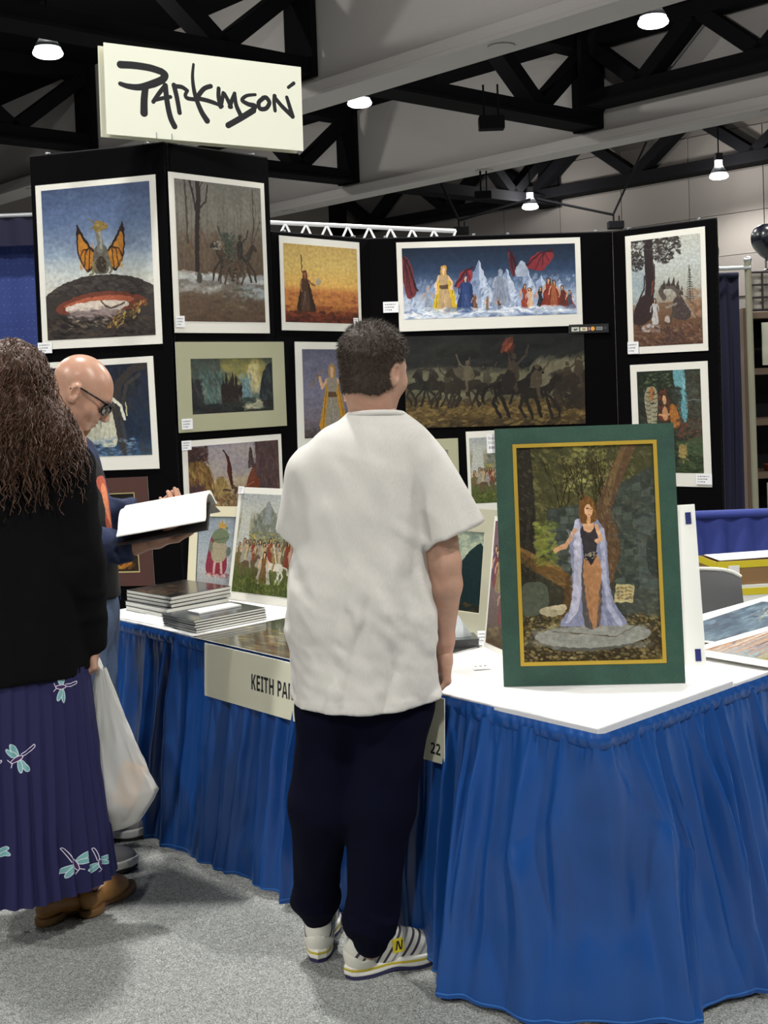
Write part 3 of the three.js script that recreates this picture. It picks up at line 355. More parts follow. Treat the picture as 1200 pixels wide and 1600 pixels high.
    k.blob([[-0.05, 0.22], [0.1, 0.2], [0.2, 0.28], [0.26, 0.5], [0.32, 1.1], [-0.05, 1.1]], 0x6e542e); k.dabs(0, 0.22, 0.32, 1, 460, [0x8f7340, 0x5a4326, 0xa88c56, 0x3f2f1e, 0x6a3f2c], 0.004, 0.016, 0.6, 1.3, 3.4, (x, y) => x < 0.2 + y * 0.12); k.dabs(0, 0.02, 0.2, 0.22, 200, [0x3a2826, 0x4d3630, 0x2c1f1f], 0.008, 0.02, 0.8, 0.2, 1.5); k.blob([[0.24, 0.9], [0.28, 0.5], [0.36, 0.46], [0.42, 0.6], [0.46, 1], [0.24, 1.05]], 0x8a7348); k.dabs(0.24, 0.5, 0.46, 1, 260, [0xa08a58, 0x6e5834, 0xb89c68], 0.003, 0.01, 0.6, 1.45, 4); k.dabs(0, 0.6, 0.18, 1, 120, [0x3c2c30, 0x4a3434], 0.01, 0.03, 0.6, 0.9, 2);
    k.blob([[0.6, 0.66], [0.68, 0.4], [0.74, 0.3], [0.8, 0.5], [0.8, 1.0], [0.64, 1.0]], 0x6a3c2c); k.poly([[0.73, 0.0], [1, -0.05], [1, 1], [0.76, 1], [0.74, 0.5]], 0x4a3836); k.dabs(0.72, 0, 1, 0.9, 360, [0x5a4444, 0x382a2c, 0x66504c, 0x443a40], 0.004, 0.016, 0.55, 1.5, 4); for (let i = 0; i < 10; i++) { const y = 0.36 - i * 0.03; k.line([[0.675 - 0.03 * (1 - i / 12), y + 0.02], [0.675, y], [0.675 + 0.04 * (1 - i / 12), y + 0.02]], 0.014, 0x3a2c2c); }
    k.blob([[0.45, 0.68], [0.405, 0.4], [0.42, 0.28], [0.38, 0.1], [0.43, 0.2], [0.46, 0.36], [0.46, 0.5], [0.475, 0.68]], 0x4a241c); k.line([[0.375, 0.1], [0.43, 0.2], [0.455, 0.36], [0.455, 0.66]], 0.012, 0x2a1614); k.blob([[0.48, 0.68], [0.56, 0.7], [0.66, 0.6], [0.76, 0.5], [0.78, 0.7], [0.7, 0.84], [0.54, 0.78]], 0x6a3626); k.line([[0.48, 0.66], [0.58, 0.7], [0.7, 0.6]], 0.012, 0x8a5a3c); k.line([[0.47, 0.64], [0.5, 0.7], [0.46, 0.8], [0.4, 0.86]], 0.03, 0x544030); k.line([[0.36, 0.68], [0.44, 0.7]], 0.014, 0x4a3828);
    k.dabs(0.24, 0.74, 0.74, 1.02, 420, [0xa08a62, 0x6a5034, 0x42301f, 0xbca67c, 0x4a4440, 0x8a5a40], 0.004, 0.013, 0.65, 1.0, 2); k.dabs(0.5, 0.76, 0.6, 0.96, 60, [0xc2b08a, 0x9a8460], 0.004, 0.01, 0.6, 1.4, 2.4);
  }),
  sorceress: painter(400, 430, 9, (k) => {
    k.wash([[0, 0x5c5c70], [0.5, 0x77758a], [0.85, 0x6a6066], [1, 0x4a4042]]); k.dabs(0, 0, 1, 0.9, 160, [0x6a6a80, 0x88869a, 0x50505f], 0.02, 0.07, 0.25); k.figure(0.46, 0.94, 0.76, { robe: 0x8d8678, cape: 0xb58634, hair: 0x9a7c4a, skin: 0xc9a486, belt: 0x5a4632, armL: [-0.24, 0.82], armR: [0.26, 0.46] }); k.line([[0.1, 0.44], [0.3, 0.24]], 0.014, 0x8a6a34); k.dabs(0, 0.9, 1, 1, 80, [0x3c3638, 0x5c5250], 0.01, 0.04, 0.5);
  }),
  oak: painter(440, 600, 10, (k) => {
    k.wash([[0, 0xb9bab2], [0.35, 0xb4b9b6], [0.7, 0xa5a79f], [1, 0x8a7868]], 0, 0.66); k.wash([[0, 0x78604c], [0.5, 0x624838], [1, 0x4a362c]], 0.6, 1); k.dabs(0, 0.2, 0.3, 0.6, 80, [0x8ea0ab, 0xa8b4b8, 0x7a8a96], 0.03, 0.07, 0.35, 1.3); k.dabs(0.8, 0.5, 1, 0.75, 100, [0x8a6a52, 0xa0826a, 0x7a5a48], 0.01, 0.03, 0.4);
    k.line([[0.12, 0.66], [0.24, 0.6], [0.27, 0.42], [0.26, 0.2], [0.25, -0.02]], 0.13, 0x30272a); k.blob([[0, 0.7], [0.08, 0.56], [0.2, 0.5], [0.3, 0.54], [0.34, 0.68], [0.2, 0.8], [0, 0.8]], 0x352a2b); k.line([[0.32, 0.5], [0.335, 0.38], [0.34, 0.24]], 0.02, 0x3c3130); k.line([[0.1, 0.56], [0.18, 0.46], [0.19, 0.34]], 0.022, 0x3a3032); k.line([[0.29, 0.52], [0.31, 0.4]], 0.022, 0x7a4a34, 0.8);
    k.dabs(0, 0, 0.72, 0.3, 1300, [0x2c282a, 0x3a3334, 0x221f22, 0x464038], 0.006, 0.02, 0.85, 0, 1.6, (x, y) => (y < 0.14 + 0.1 * nz(x * 7, 3, 2) && x < 0.72) || Math.hypot((x - 0.48) / 0.14, (y - 0.17) / 0.07) < 1 || Math.hypot((x - 0.08) / 0.12, (y - 0.2) / 0.1) < 0.9); k.dabs(0.06, 0.02, 0.2, 0.1, 30, [0xc8ccc8, 0xb0b6b4], 0.006, 0.014, 0.6);
    for (let i = 0; i < 13; i++) { const y = 0.58 - i * 0.022, w2 = 0.055 * (1 - i / 15); k.line([[0.84 - w2, y + 0.008], [0.84, y], [0.84 + w2, y + 0.01]], 0.012, 0x4a4a46, 0.9); } k.line([[0.84, 0.6], [0.84, 0.28]], 0.012, 0x44423e);
    // a crouching scaly beast: arched neck, spiny back, forelegs, folded wing
    k.line([[0.47, 0.56], [0.44, 0.53], [0.42, 0.5], [0.45, 0.46], [0.52, 0.45], [0.6, 0.46], [0.66, 0.5], [0.7, 0.58], [0.66, 0.68]], 0.07, 0x544d48); k.blob([[0.58, 0.74], [0.58, 0.6], [0.66, 0.54], [0.78, 0.6], [0.86, 0.72], [0.8, 0.78], [0.68, 0.78]], 0x453b3a); for (const [x, y] of [[0.46, 0.45], [0.53, 0.43], [0.6, 0.43], [0.66, 0.46], [0.71, 0.52]]) k.poly([[x - 0.03, y + 0.02], [x + 0.02, y - 0.06], [x + 0.035, y + 0.03]], 0x3d3432); k.line([[0.72, 0.55], [0.8, 0.64], [0.9, 0.76]], 0.02, 0x8b8070); k.line([[0.78, 0.56], [0.88, 0.64]], 0.016, 0x5a4e48); k.line([[0.6, 0.7], [0.54, 0.78], [0.48, 0.79]], 0.045, 0x4e443f); k.line([[0.5, 0.65], [0.64, 0.62]], 0.03, 0x8a8478, 0.8); k.dabs(0.42, 0.45, 0.8, 0.76, 200, [0x7b7468, 0x3a3232, 0x5d5650, 0x97907f], 0.003, 0.009, 0.5, 0.6, 2.4, (x, y) => Math.abs(y - 0.46 - (x - 0.45) * 0.5) < 0.16);
    k.figure(0.33, 0.8, 0.24, { robe: 0xb4b2b0, hair: 0x32262a, skin: 0xb8988a, sleeve: 0xa8a6a8 }); k.dabs(0.14, 0.8, 0.4, 0.87, 40, [0xb8b6ba, 0x8f8c94, 0xd0ced0], 0.008, 0.022, 0.7, -0.3, 2.4); k.blob([[0.46, 0.78], [0.48, 0.72], [0.54, 0.73], [0.55, 0.8]], 0xa89a90);
    k.dabs(0, 0.8, 1, 1, 600, [0x6a4a3c, 0x866552, 0x4d372e, 0x3a2a24, 0x8a7058], 0.005, 0.02, 0.5, 0.3, 2.6); k.dabs(0.45, 0.84, 0.75, 0.98, 120, [0x3a2c30, 0x4a3a3a], 0.006, 0.02, 0.5, 1.2, 2);
  }),
  falls: painter(420, 600, 11, (k) => {
    k.wash([[0, 0x232a22], [0.5, 0x2a2c26], [1, 0x252c1e]]); k.dabs(0, 0, 1, 1, 900, [0x2f3a2a, 0x3c4836, 0x1c211b, 0x37423c, 0x4a4a3e, 0x2b2228], 0.006, 0.028, 0.5, 0.5, 2); k.dabs(0.05, 0.02, 0.55, 0.16, 60, [0x5a6a44, 0x6e7a56, 0x3f5236], 0.006, 0.02, 0.6, -0.2, 2.4);
    k.blob([[0.56, -0.05], [0.76, -0.05], [0.77, 0.16], [0.8, 0.3], [0.78, 0.5], [0.72, 0.52], [0.68, 0.34], [0.6, 0.2]], 0x5e9098); k.dabs(0.57, -0.02, 0.8, 0.5, 240, [0x86b2b6, 0x47757e, 0xa9c8c8, 0x6a9aa2], 0.003, 0.01, 0.6, 1.5, 5, (x, y) => x > 0.57 + y * 0.2 && x < 0.77 + y * 0.05); k.dabs(0.55, 0.16, 0.68, 0.36, 60, [0x3a3e38, 0x2c302b], 0.012, 0.03, 0.8); k.dabs(0.78, 0.02, 1, 0.6, 260, [0x40443c, 0x33362f, 0x55584c, 0x4a4038], 0.01, 0.03, 0.6, 0.2, 2.4); k.line([[0.78, 0.3], [0.9, 0.29], [1, 0.3]], 0.01, 0x7a9496, 0.7);
    k.blob([[0.16, 0.58], [0.13, 0.4], [0.1, 0.26], [0.14, 0.17], [0.22, 0.145], [0.3, 0.16], [0.33, 0.26], [0.31, 0.42], [0.28, 0.58]], 0x8d8a74); k.blob([[0.17, 0.24], [0.19, 0.155], [0.27, 0.155], [0.28, 0.22], [0.24, 0.3], [0.2, 0.29]], 0x94633c); k.dabs(0.11, 0.16, 0.33, 0.56, 150, [0xa8a68e, 0x6e6a58, 0xb8b49c, 0x8a5a3a], 0.004, 0.012, 0.55, 1.2, 2); for (let i = 0; i < 16; i++) { const y = 0.2 + i * 0.022, d = i % 2 ? 1 : -1; k.line([[0.22 + d * 0.09, y], [0.22 + d * 0.05, y + 0.012], [0.22 + d * 0.02, y + 0.005]], 0.011, 0x2b241e, 0.75); } k.dabs(0.17, 0.2, 0.28, 0.22, 6, [0x1c1812], 0.005, 0.008, 0.9); k.line([[0.2, 0.31], [0.23, 0.325], [0.26, 0.31]], 0.014, 0x2a1e1a);
    k.dabs(0.34, 0.18, 0.54, 0.58, 220, [0x6a3526, 0x4d261e, 0x843f2a], 0.006, 0.018, 0.7, 1.3, 2.4, (x, y) => Math.hypot((x - 0.42) / 0.1, (y - 0.36) / 0.19) < 1); k.blob([[0.39, 0.28], [0.42, 0.23], [0.46, 0.26], [0.46, 0.32], [0.42, 0.34]], 0xb98f6c); k.blob([[0.38, 0.46], [0.4, 0.35], [0.46, 0.35], [0.49, 0.46], [0.44, 0.5]], 0xae7f5c); k.line([[0.34, 0.43], [0.44, 0.44], [0.54, 0.42]], 0.028, 0xb98c66); k.blob([[0.52, 0.54], [0.5, 0.36], [0.56, 0.31], [0.64, 0.4], [0.68, 0.52], [0.6, 0.58]], 0x94602f); k.dabs(0.5, 0.33, 0.68, 0.56, 90, [0xac7840, 0x7a4c26, 0xc09058], 0.004, 0.012, 0.6, 1.1, 2.4);
    k.dabs(0.6, 0.48, 1, 0.68, 200, [0x5a4234, 0x3f2f28, 0x7a5a48, 0x4a4a38, 0x6e3a34], 0.006, 0.024, 0.6); k.blob([[0.7, 0.74], [0.78, 0.68], [0.96, 0.64], [1.1, 0.7], [1.1, 0.86], [0.8, 0.84]], 0x3f4a34); k.dabs(0.6, 0.7, 1, 1, 240, [0x33432c, 0x44563a, 0x28321f, 0x556042], 0.008, 0.03, 0.5, 0, 3); k.blob([[0.63, 0.86], [0.62, 0.74], [0.7, 0.71], [0.77, 0.76], [0.74, 0.86]], 0x8a7a4a); k.dabs(0.62, 0.72, 0.77, 0.9, 60, [0xa39460, 0x5e5232], 0.004, 0.014, 0.6, 1.3, 2);
  }),
  ember: painter(420, 370, 12, (k) => {
    k.wash([[0, 0x15130f], [0.5, 0x1d1812], [1, 0x2a1c0f]]); k.dabs(0, 0, 1, 1, 240, [0x1c1a17, 0x2b241a, 0x100f0d], 0.02, 0.06, 0.4); k.dabs(0.2, 0.66, 0.95, 0.96, 200, [0xb0651f, 0xd08a2e, 0x7a4315, 0xe0aa48], 0.006, 0.03, 0.7, -0.4, 2.2); k.dabs(0.6, 0.6, 1, 0.8, 80, [0xe0b050, 0xc07a2a], 0.006, 0.02, 0.7); k.fir(0.8, 0.5, 0.3, 0x0c0c0a); k.fir(0.9, 0.5, 0.24, 0x0c0c0a);
  }),
  frog: painter(360, 500, 13, (k) => {
    k.wash([[0, 0x7f8b95], [0.5, 0x9aa2a8], [0.72, 0xa7a9aa], [1, 0x8f8f90]]); k.dabs(0, 0, 1, 1, 120, [0x8b959e, 0xa6adb2, 0x7c868e], 0.03, 0.09, 0.25); k.blob([[0.18, 0.82], [0.26, 0.5], [0.3, 0.3], [0.44, 0.18], [0.6, 0.16], [0.66, 0.4], [0.72, 0.82], [0.45, 0.86]], 0x7d3040);
    k.blob([[0.32, 0.5], [0.36, 0.36], [0.5, 0.32], [0.66, 0.38], [0.7, 0.52], [0.64, 0.64], [0.46, 0.68], [0.34, 0.62]], 0x9a9078); k.blob([[0.32, 0.34], [0.36, 0.22], [0.5, 0.17], [0.66, 0.19], [0.74, 0.28], [0.68, 0.37], [0.5, 0.4]], 0x68745a); k.line([[0.36, 0.34], [0.52, 0.33], [0.72, 0.29]], 0.012, 0x3c4434); k.blob([[0.6, 0.18], [0.63, 0.13], [0.69, 0.14], [0.7, 0.2], [0.65, 0.22]], 0x7d8768); k.blob([[0.64, 0.17], [0.67, 0.155], [0.68, 0.185]], 0x1c1c16); k.poly([[0.48, 0.17], [0.47, 0.06], [0.52, 0.12], [0.56, 0.05], [0.6, 0.12], [0.66, 0.07], [0.64, 0.17]], 0xb08b45);
    k.blob([[0.26, 0.5], [0.3, 0.34], [0.36, 0.38], [0.36, 0.54]], 0x6a705e); k.blob([[0.66, 0.5], [0.7, 0.42], [0.78, 0.46], [0.76, 0.56], [0.68, 0.58]], 0x5c6660); k.line([[0.42, 0.66], [0.4, 0.82]], 0.05, 0xb9998f); k.line([[0.56, 0.66], [0.58, 0.82]], 0.05, 0xb9998f); k.dabs(0.24, 0.82, 0.74, 0.87, 40, [0x8a3a42, 0xc0a29a], 0.01, 0.03, 0.7, 0, 2.4); k.dabs(0.3, 0.2, 0.72, 0.66, 80, [0x7d8468, 0xb0a68c, 0x545e48], 0.004, 0.014, 0.4);
  }),
  knights: painter(440, 600, 14, (k) => {
    k.wash([[0, 0x9aa09f], [0.3, 0xa9aaa2], [0.5, 0x8d8a72]], 0, 0.56); k.wash([[0, 0x6b6a44], [1, 0x3f4a24]], 0.54, 1); k.poly([[0, 0.6], [0.06, 0.14], [0.2, 0.12], [0.22, 0.6]], 0xaeb0a8); k.blob([[0.2, 0.6], [0.26, 0.34], [0.36, 0.18], [0.5, 0.1], [0.62, 0.16], [0.72, 0.3], [0.86, 0.42], [0.94, 0.6]], 0x6e7268); k.dabs(0.25, 0.18, 0.85, 0.6, 240, [0x8a8c80, 0x585e54, 0x4b5046, 0xa0a294], 0.008, 0.03, 0.5, 1.2, 2); k.poly([[0.46, 0.3], [0.46, 0.1], [0.5, 0.06], [0.56, 0.12], [0.56, 0.3]], 0x7d8280);
    k.dabs(0.2, 0.38, 1, 0.58, 180, [0xa08c3c, 0x6f7036, 0xbfa850, 0x3f4a2a], 0.006, 0.025, 0.6); for (let i = 0; i < 16; i++) k.figure(0.06 + i * 0.06 + k.r() * 0.03, 0.66 + k.r() * 0.08, 0.2 + k.r() * 0.08, { robe: [0x6a5a3c, 0x8a8678, 0xa69a7c, 0x59523f, 0x7a3c2c][i % 5], hair: 0x33281d, skin: 0xb2906e }); k.rider(0.7, 0.88, 0.34, 0xb9b5a6, 0x8a6f46, -1); k.rider(0.26, 0.84, 0.28, 0x5a4a38, 0x8c8a82, 1); k.figure(0.52, 0.9, 0.32, { robe: 0x6e5234, cape: 0xa9a698, hair: 0x2f261d }); k.line([[0.8, 0.86], [0.66, 0.5]], 0.02, 0xb6b6ae);
    k.dabs(0, 0.84, 1, 1, 420, [0x4a5a26, 0x6a7836, 0x2f3a1a, 0x857f48], 0.006, 0.02, 0.6, 1.3, 2);
  }),
  mist: painter(300, 330, 16, (k) => { k.wash([[0, 0x8f9288], [0.5, 0x6d7064], [1, 0x44463c]]); k.peaks(0.5, 0.2, 14, 0x5d6258); k.dabs(0, 0.5, 1, 1, 260, [0x5b5a46, 0x3c3d30, 0x7a7660], 0.01, 0.04, 0.5); k.tree(0.3, 0.9, 0.2, 0.05, 0.03, 0x2c2a24, 6); }),
  deep: painter(440, 420, 17, (k) => {
    k.wash([[0, 0x5e6c66], [0.25, 0x8b9686], [0.5, 0x41575a], [1, 0x16211f]]); k.dabs(0, 0, 1, 0.4, 120, [0x9aa490, 0xc2c6a6, 0x6f7f78], 0.02, 0.07, 0.35); k.blob([[1, 0.1], [0.86, 0.2], [0.72, 0.4], [0.6, 0.7], [0.5, 1], [1.1, 1.1]], 0x1b2a2c); k.blob([[0.1, 1], [0.2, 0.4], [0.3, 0.25], [0.34, 0.5], [0.3, 1]], 0x24383a); k.dabs(0.3, 0.15, 0.9, 0.98, 900, [0x5f8a8c, 0x9fbcb4, 0x2c4a4c, 0x4d7678], 0.002, 0.009, 0.6, 2.0, 6, (x, y) => Math.abs(x - 0.72 + y * 0.36) < 0.1); k.dabs(0, 0.88, 1, 1, 140, [0x3a2f1c, 0x574524, 0x1b1812], 0.008, 0.025, 0.6);
  }),
  glade: painter(720, 1050, 18, (k) => {
    k.wash([[0, 0x46462f], [0.3, 0x4c4a30], [0.55, 0x3c3c30], [0.75, 0x3a362b], [1, 0x3a3122]]);
    k.dabs(0.1, 0, 0.85, 0.5, 1100, [0x625f3a, 0x7b7648, 0x4a4a30, 0x333523, 0x8c8654, 0x575639, 0x4d4436], 0.004, 0.02, 0.5, 0.9, 1.8); k.dabs(0.35, 0, 0.65, 0.22, 160, [0xb5ae6a, 0x8f8a4a], 0.004, 0.018, 0.55); for (let i = 0; i < 10; i++) k.tree(0.3 + k.r() * 0.4, 0.4, 0.1, (k.r() - 0.5) * 0.3, 0.012, 0x302c1e, 6, 0.4);
    // ruined walls, far and near
    k.poly([[0.22, 0.3], [0.46, 0.28], [0.46, 0.64], [0.22, 0.62]], 0x3f453f); for (let j = 0; j < 9; j++) for (let i = 0; i < 4; i++) k.poly([[0.23 + i * 0.062 + (j % 2) * 0.02, 0.3 + j * 0.036], [0.286 + i * 0.062 + (j % 2) * 0.02, 0.3 + j * 0.036], [0.286 + i * 0.062 + (j % 2) * 0.02, 0.328 + j * 0.036], [0.23 + i * 0.062 + (j % 2) * 0.02, 0.328 + j * 0.036]], [0x4c534c, 0x3a403b, 0x596058][(i + j) % 3], 0.8);
    k.poly([[0.66, 0.22], [1, 0.1], [1, 0.8], [0.7, 0.78]], 0x3d423c); for (let j = 0; j < 14; j++) for (let i = 0; i < 5; i++) k.poly([[0.68 + i * 0.068, 0.22 + j * 0.04 - i * 0.012], [0.742 + i * 0.068, 0.216 + j * 0.04 - i * 0.012], [0.742 + i * 0.068, 0.25 + j * 0.04 - i * 0.012], [0.68 + i * 0.068, 0.252 + j * 0.04 - i * 0.012]], [0x474d46, 0x363b36, 0x525850, 0x40473f][(i * 3 + j) % 4], 0.75); k.blob([[0.84, 0.8], [0.84, 0.38], [0.88, 0.34], [1.05, 0.32], [1.05, 0.8]], 0x4a524c); k.blob([[0.9, 0.62], [0.9, 0.44], [0.96, 0.4], [1.05, 0.4], [1.05, 0.62]], 0x363c38);
    // trunks, roots
    k.line([[0.04, -0.05], [0.06, 0.3], [0.04, 0.66]], 0.16, 0x33302a); k.line([[0.86, -0.05], [0.72, 0.14], [0.62, 0.3], [0.6, 0.42], [0.64, 0.55]], 0.1, 0x5a4634); k.line([[0.8, -0.02], [0.7, 0.14], [0.64, 0.28]], 0.04, 0x76603f, 0.6); k.line([[0.66, 0.36], [0.7, 0.48], [0.64, 0.62]], 0.05, 0x5c4632); k.line([[-0.05, 0.48], [0.12, 0.54], [0.28, 0.6], [0.4, 0.66]], 0.1, 0x6b5130); k.line([[-0.02, 0.46], [0.14, 0.52], [0.3, 0.57]], 0.03, 0x92703f, 0.6); k.line([[0.36, 0.62], [0.34, 0.74], [0.28, 0.78]], 0.06, 0x57422a); k.dabs(0, 0.3, 0.14, 0.6, 90, [0x3d3a30, 0x26241f], 0.006, 0.02, 0.5, 1.4, 3); k.dabs(0.14, 0.36, 0.28, 0.56, 170, [0x7d8440, 0x5a6630, 0x97984c], 0.006, 0.02, 0.65);
    k.blob([[0, 0.63], [0.18, 0.62], [0.22, 0.68], [0.2, 0.76], [0, 0.8]], 0x4f5548); k.poly([[0.72, 0.66], [1, 0.68], [1, 0.8], [0.72, 0.76]], 0x42463f); k.poly([[0.68, 0.645], [0.81, 0.65], [0.79, 0.73], [0.66, 0.725]], 0xb0a578); for (let i = 0; i < 4; i++) for (let j = 0; j < 4; j++) k.dabs(0.69 + i * 0.028, 0.66 + j * 0.016, 0.695 + i * 0.028, 0.664 + j * 0.016, 2, [0x8a6a34, 0x7a5a4a], 0.004, 0.008, 0.8);
    k.dabs(0, 0.78, 1, 1, 1300, [0x6b5a36, 0x8d7c4c, 0x3a3020, 0x4f4a2c, 0xa29464, 0x2a2418], 0.004, 0.013, 0.7, 0.2, 2); k.blob([[0.12, 0.76], [0.2, 0.735], [0.3, 0.74], [0.34, 0.77], [0.2, 0.79]], 0xa39a7e); k.blob([[0.2, 0.75], [0.28, 0.725], [0.34, 0.735], [0.32, 0.76]], 0xc2b594);
    k.blob([[0.07, 0.88], [0.16, 0.845], [0.4, 0.83], [0.75, 0.825], [0.93, 0.85], [0.86, 0.9], [0.6, 0.93], [0.25, 0.925]], 0x8d8d85); k.blob([[0.08, 0.89], [0.25, 0.925], [0.6, 0.93], [0.86, 0.9], [0.6, 0.945], [0.25, 0.94]], 0x55544d); k.line([[0.22, 0.85], [0.66, 0.88], [0.8, 0.835]], 0.007, 0x4a3d2e); k.dabs(0.1, 0.835, 0.88, 0.92, 140, [0x9d9d95, 0x7b7b74], 0.008, 0.03, 0.3, 0, 3);
    k.dabs(0, 0, 1, 0.85, 900, [0x6a6450, 0x3f3c30, 0x5a5644, 0x7d7660, 0x8a8560], 0.003, 0.012, 0.26, 0.7, 2.4); k.dabs(0.66, 0.2, 1, 0.8, 260, [0x5a5f58, 0x32363a, 0x6a6e64, 0x3a3c38, 0x4a4438], 0.003, 0.014, 0.4, 0.1, 3); k.dabs(0.58, 0.1, 0.72, 0.6, 160, [0x7a6248, 0x4a3828, 0x8d7454, 0x3a2c22], 0.002, 0.009, 0.5, 1.4, 4); k.dabs(0, 0.47, 0.42, 0.7, 160, [0x80643c, 0x54402a, 0x94784a, 0x3f3020], 0.002, 0.01, 0.45, 0.5, 4, (x, y) => Math.abs(y - 0.48 - x * 0.45) < 0.05);
    // the robed woman: lavender cloak over a dark bodice and a long tan gown
    const P = (x, y) => [x, y]; k.blob([P(0.43, 0.33), P(0.56, 0.33), P(0.63, 0.42), P(0.63, 0.62), P(0.66, 0.74), P(0.78, 0.835), P(0.6, 0.83), P(0.36, 0.83), P(0.25, 0.83), P(0.38, 0.74), P(0.38, 0.55), P(0.36, 0.46)], 0x83869f); k.blob([P(0.4, 0.36), P(0.45, 0.33), P(0.45, 0.6), P(0.42, 0.77), P(0.3, 0.835), P(0.37, 0.74), P(0.4, 0.55)], 0xb5b4c6); k.line([P(0.6, 0.4), P(0.6, 0.6), P(0.63, 0.75), P(0.7, 0.825)], 0.035, 0xa3a5ba); k.line([P(0.41, 0.4), P(0.34, 0.47), P(0.27, 0.485)], 0.03, 0xc99a74);
    k.blob([P(0.46, 0.5), P(0.57, 0.5), P(0.585, 0.62), P(0.57, 0.83), P(0.5, 0.85), P(0.44, 0.83), P(0.44, 0.62)], 0x55504f); k.blob([P(0.455, 0.5), P(0.57, 0.5), P(0.59, 0.6), P(0.55, 0.72), P(0.535, 0.85), P(0.5, 0.84), P(0.46, 0.68)], 0xa87a55); k.blob([P(0.45, 0.37), P(0.56, 0.37), P(0.57, 0.43), P(0.55, 0.5), P(0.56, 0.535), P(0.46, 0.535), P(0.465, 0.48), P(0.45, 0.43)], 0x3a3538); k.poly([P(0.46, 0.5), P(0.565, 0.5), P(0.515, 0.56)], 0x2b2a2e); k.dabs(0.475, 0.495, 0.55, 0.53, 26, [0xa9a08a, 0x8a806c], 0.003, 0.006, 0.9); k.blob([P(0.46, 0.37), P(0.51, 0.355), P(0.55, 0.37), P(0.53, 0.41), P(0.48, 0.41)], 0xd2a27c); k.line([P(0.56, 0.38), P(0.59, 0.44), P(0.56, 0.45)], 0.026, 0xcf9f79);
    k.blob([P(0.44, 0.35), P(0.45, 0.27), P(0.505, 0.235), P(0.555, 0.27), P(0.575, 0.35), P(0.54, 0.37), P(0.47, 0.37)], 0x6d4c2c); k.line([P(0.51, 0.33), P(0.51, 0.36)], 0.03, 0xc9986f); k.blob([P(0.48, 0.3), P(0.51, 0.275), P(0.545, 0.3), P(0.535, 0.33), P(0.512, 0.345), P(0.49, 0.33)], 0xd8a983); k.dabs(0.45, 0.24, 0.57, 0.36, 60, [0x8a6238, 0x5a3c22, 0xa57c48], 0.002, 0.007, 0.7, 1.4, 3, (x, y) => Math.hypot((x - 0.511) / 0.035, (y - 0.305) / 0.04) > 1); k.dabs(0.36, 0.36, 0.44, 0.8, 80, [0xd0ced8, 0x8d8ca2, 0x9fa0b4], 0.002, 0.008, 0.5, 1.4, 6); k.dabs(0.59, 0.4, 0.72, 0.82, 80, [0x6a6e88, 0xa6a8bc, 0x5a5c74], 0.002, 0.008, 0.5, 1.3, 6, (x, y) => x < 0.61 + Math.max(0, y - 0.6) * 0.5); k.dabs(0.46, 0.52, 0.57, 0.84, 70, [0xb98c64, 0x8a6244, 0x9c7250], 0.002, 0.008, 0.5, 1.5, 5, (x, y) => Math.abs(x - 0.515) < 0.05); k.line([[0.497, 0.302], [0.506, 0.302]], 0.006, 0x4a3426); k.line([[0.522, 0.302], [0.532, 0.302]], 0.006, 0x4a3426); k.line([[0.508, 0.329], [0.522, 0.329]], 0.006, 0x9a5648);
  }),
  crowd: painter(300, 420, 19, (k) => { k.wash([[0, 0x6a4a55], [0.4, 0x7d6a74], [1, 0x4a3a2c]]); for (let i = 0; i < 14; i++) k.figure(k.r(), 0.5 + i * 0.035, 0.3, { robe: [0x5a4a68, 0x6e3a3a, 0x8a7a5a, 0x3c3448][i % 4], hair: 0x2c2220 }); k.dabs(0, 0.85, 1, 1, 150, [0x5a4a2a, 0x3a3020, 0x7a6a40], 0.01, 0.03, 0.6); }),
  moor: painter(700, 500, 20, (k) => { k.wash([[0, 0x4d5050], [0.35, 0x3d3f3a], [0.5, 0x55523c], [1, 0x55482a]]); k.peaks(0.4, 0.2, 18, 0x2b2d2b); k.dabs(0, 0.05, 1, 0.5, 220, [0x3b3e3d, 0x5c5f5a, 0x2c2e2d], 0.01, 0.05, 0.4, 0, 3); k.dabs(0, 0.5, 1, 1, 700, [0x6e5f36, 0x8d7c48, 0x3b3420, 0xa89a5e, 0x4d4a30], 0.004, 0.016, 0.6, -0.2, 3); }),
  squall: painter(600, 420, 21, (k) => { k.wash([[0, 0x44566a], [0.4, 0x3f5568], [1, 0x6a7d86]]); k.dabs(0, 0, 1, 1, 420, [0x3a4a5c, 0x5c7488, 0x86a0aa, 0x2f3c4c], 0.01, 0.05, 0.4, -0.3, 3); for (let i = 0; i < 16; i++) k.line([[0.5 + k.r() * 0.4, 0.3 + k.r() * 0.3], [0.7 + k.r() * 0.3, 0.2 + k.r() * 0.5]], 0.008, i % 3 ? 0xb4c6c8 : 0xc6a870, 0.7); }),
  streaks: painter(600, 420, 22, (k) => { k.wash([[0, 0xa98a70], [0.4, 0x9a9a9c], [0.75, 0x8d9a98], [1, 0x8a7f3c]]); for (let i = 0; i < 40; i++) { const y = k.r(); k.line([[k.r() * 0.3, y], [0.5 + k.r() * 0.5, y - 0.25 + k.r() * 0.2]], 0.006 + k.r() * 0.02, [0xb06434, 0xd09458, 0xc9c9c8, 0x6d6a72, 0x8e3f24][i % 5], 0.75); } k.dabs(0.3, 0.8, 1, 1, 160, [0xb0a03c, 0x8a842c, 0xcfc060], 0.008, 0.03, 0.6, -0.3, 2.4); }),
  cover: painter(420, 300, 23, (k) => { k.wash([[0, 0x171514], [0.5, 0x35261c], [1, 0x151313]]); k.dabs(0, 0.2, 1, 0.8, 160, [0x5c4530, 0x2c211a, 0x8a7550, 0x1a1716], 0.01, 0.04, 0.5); }),
};

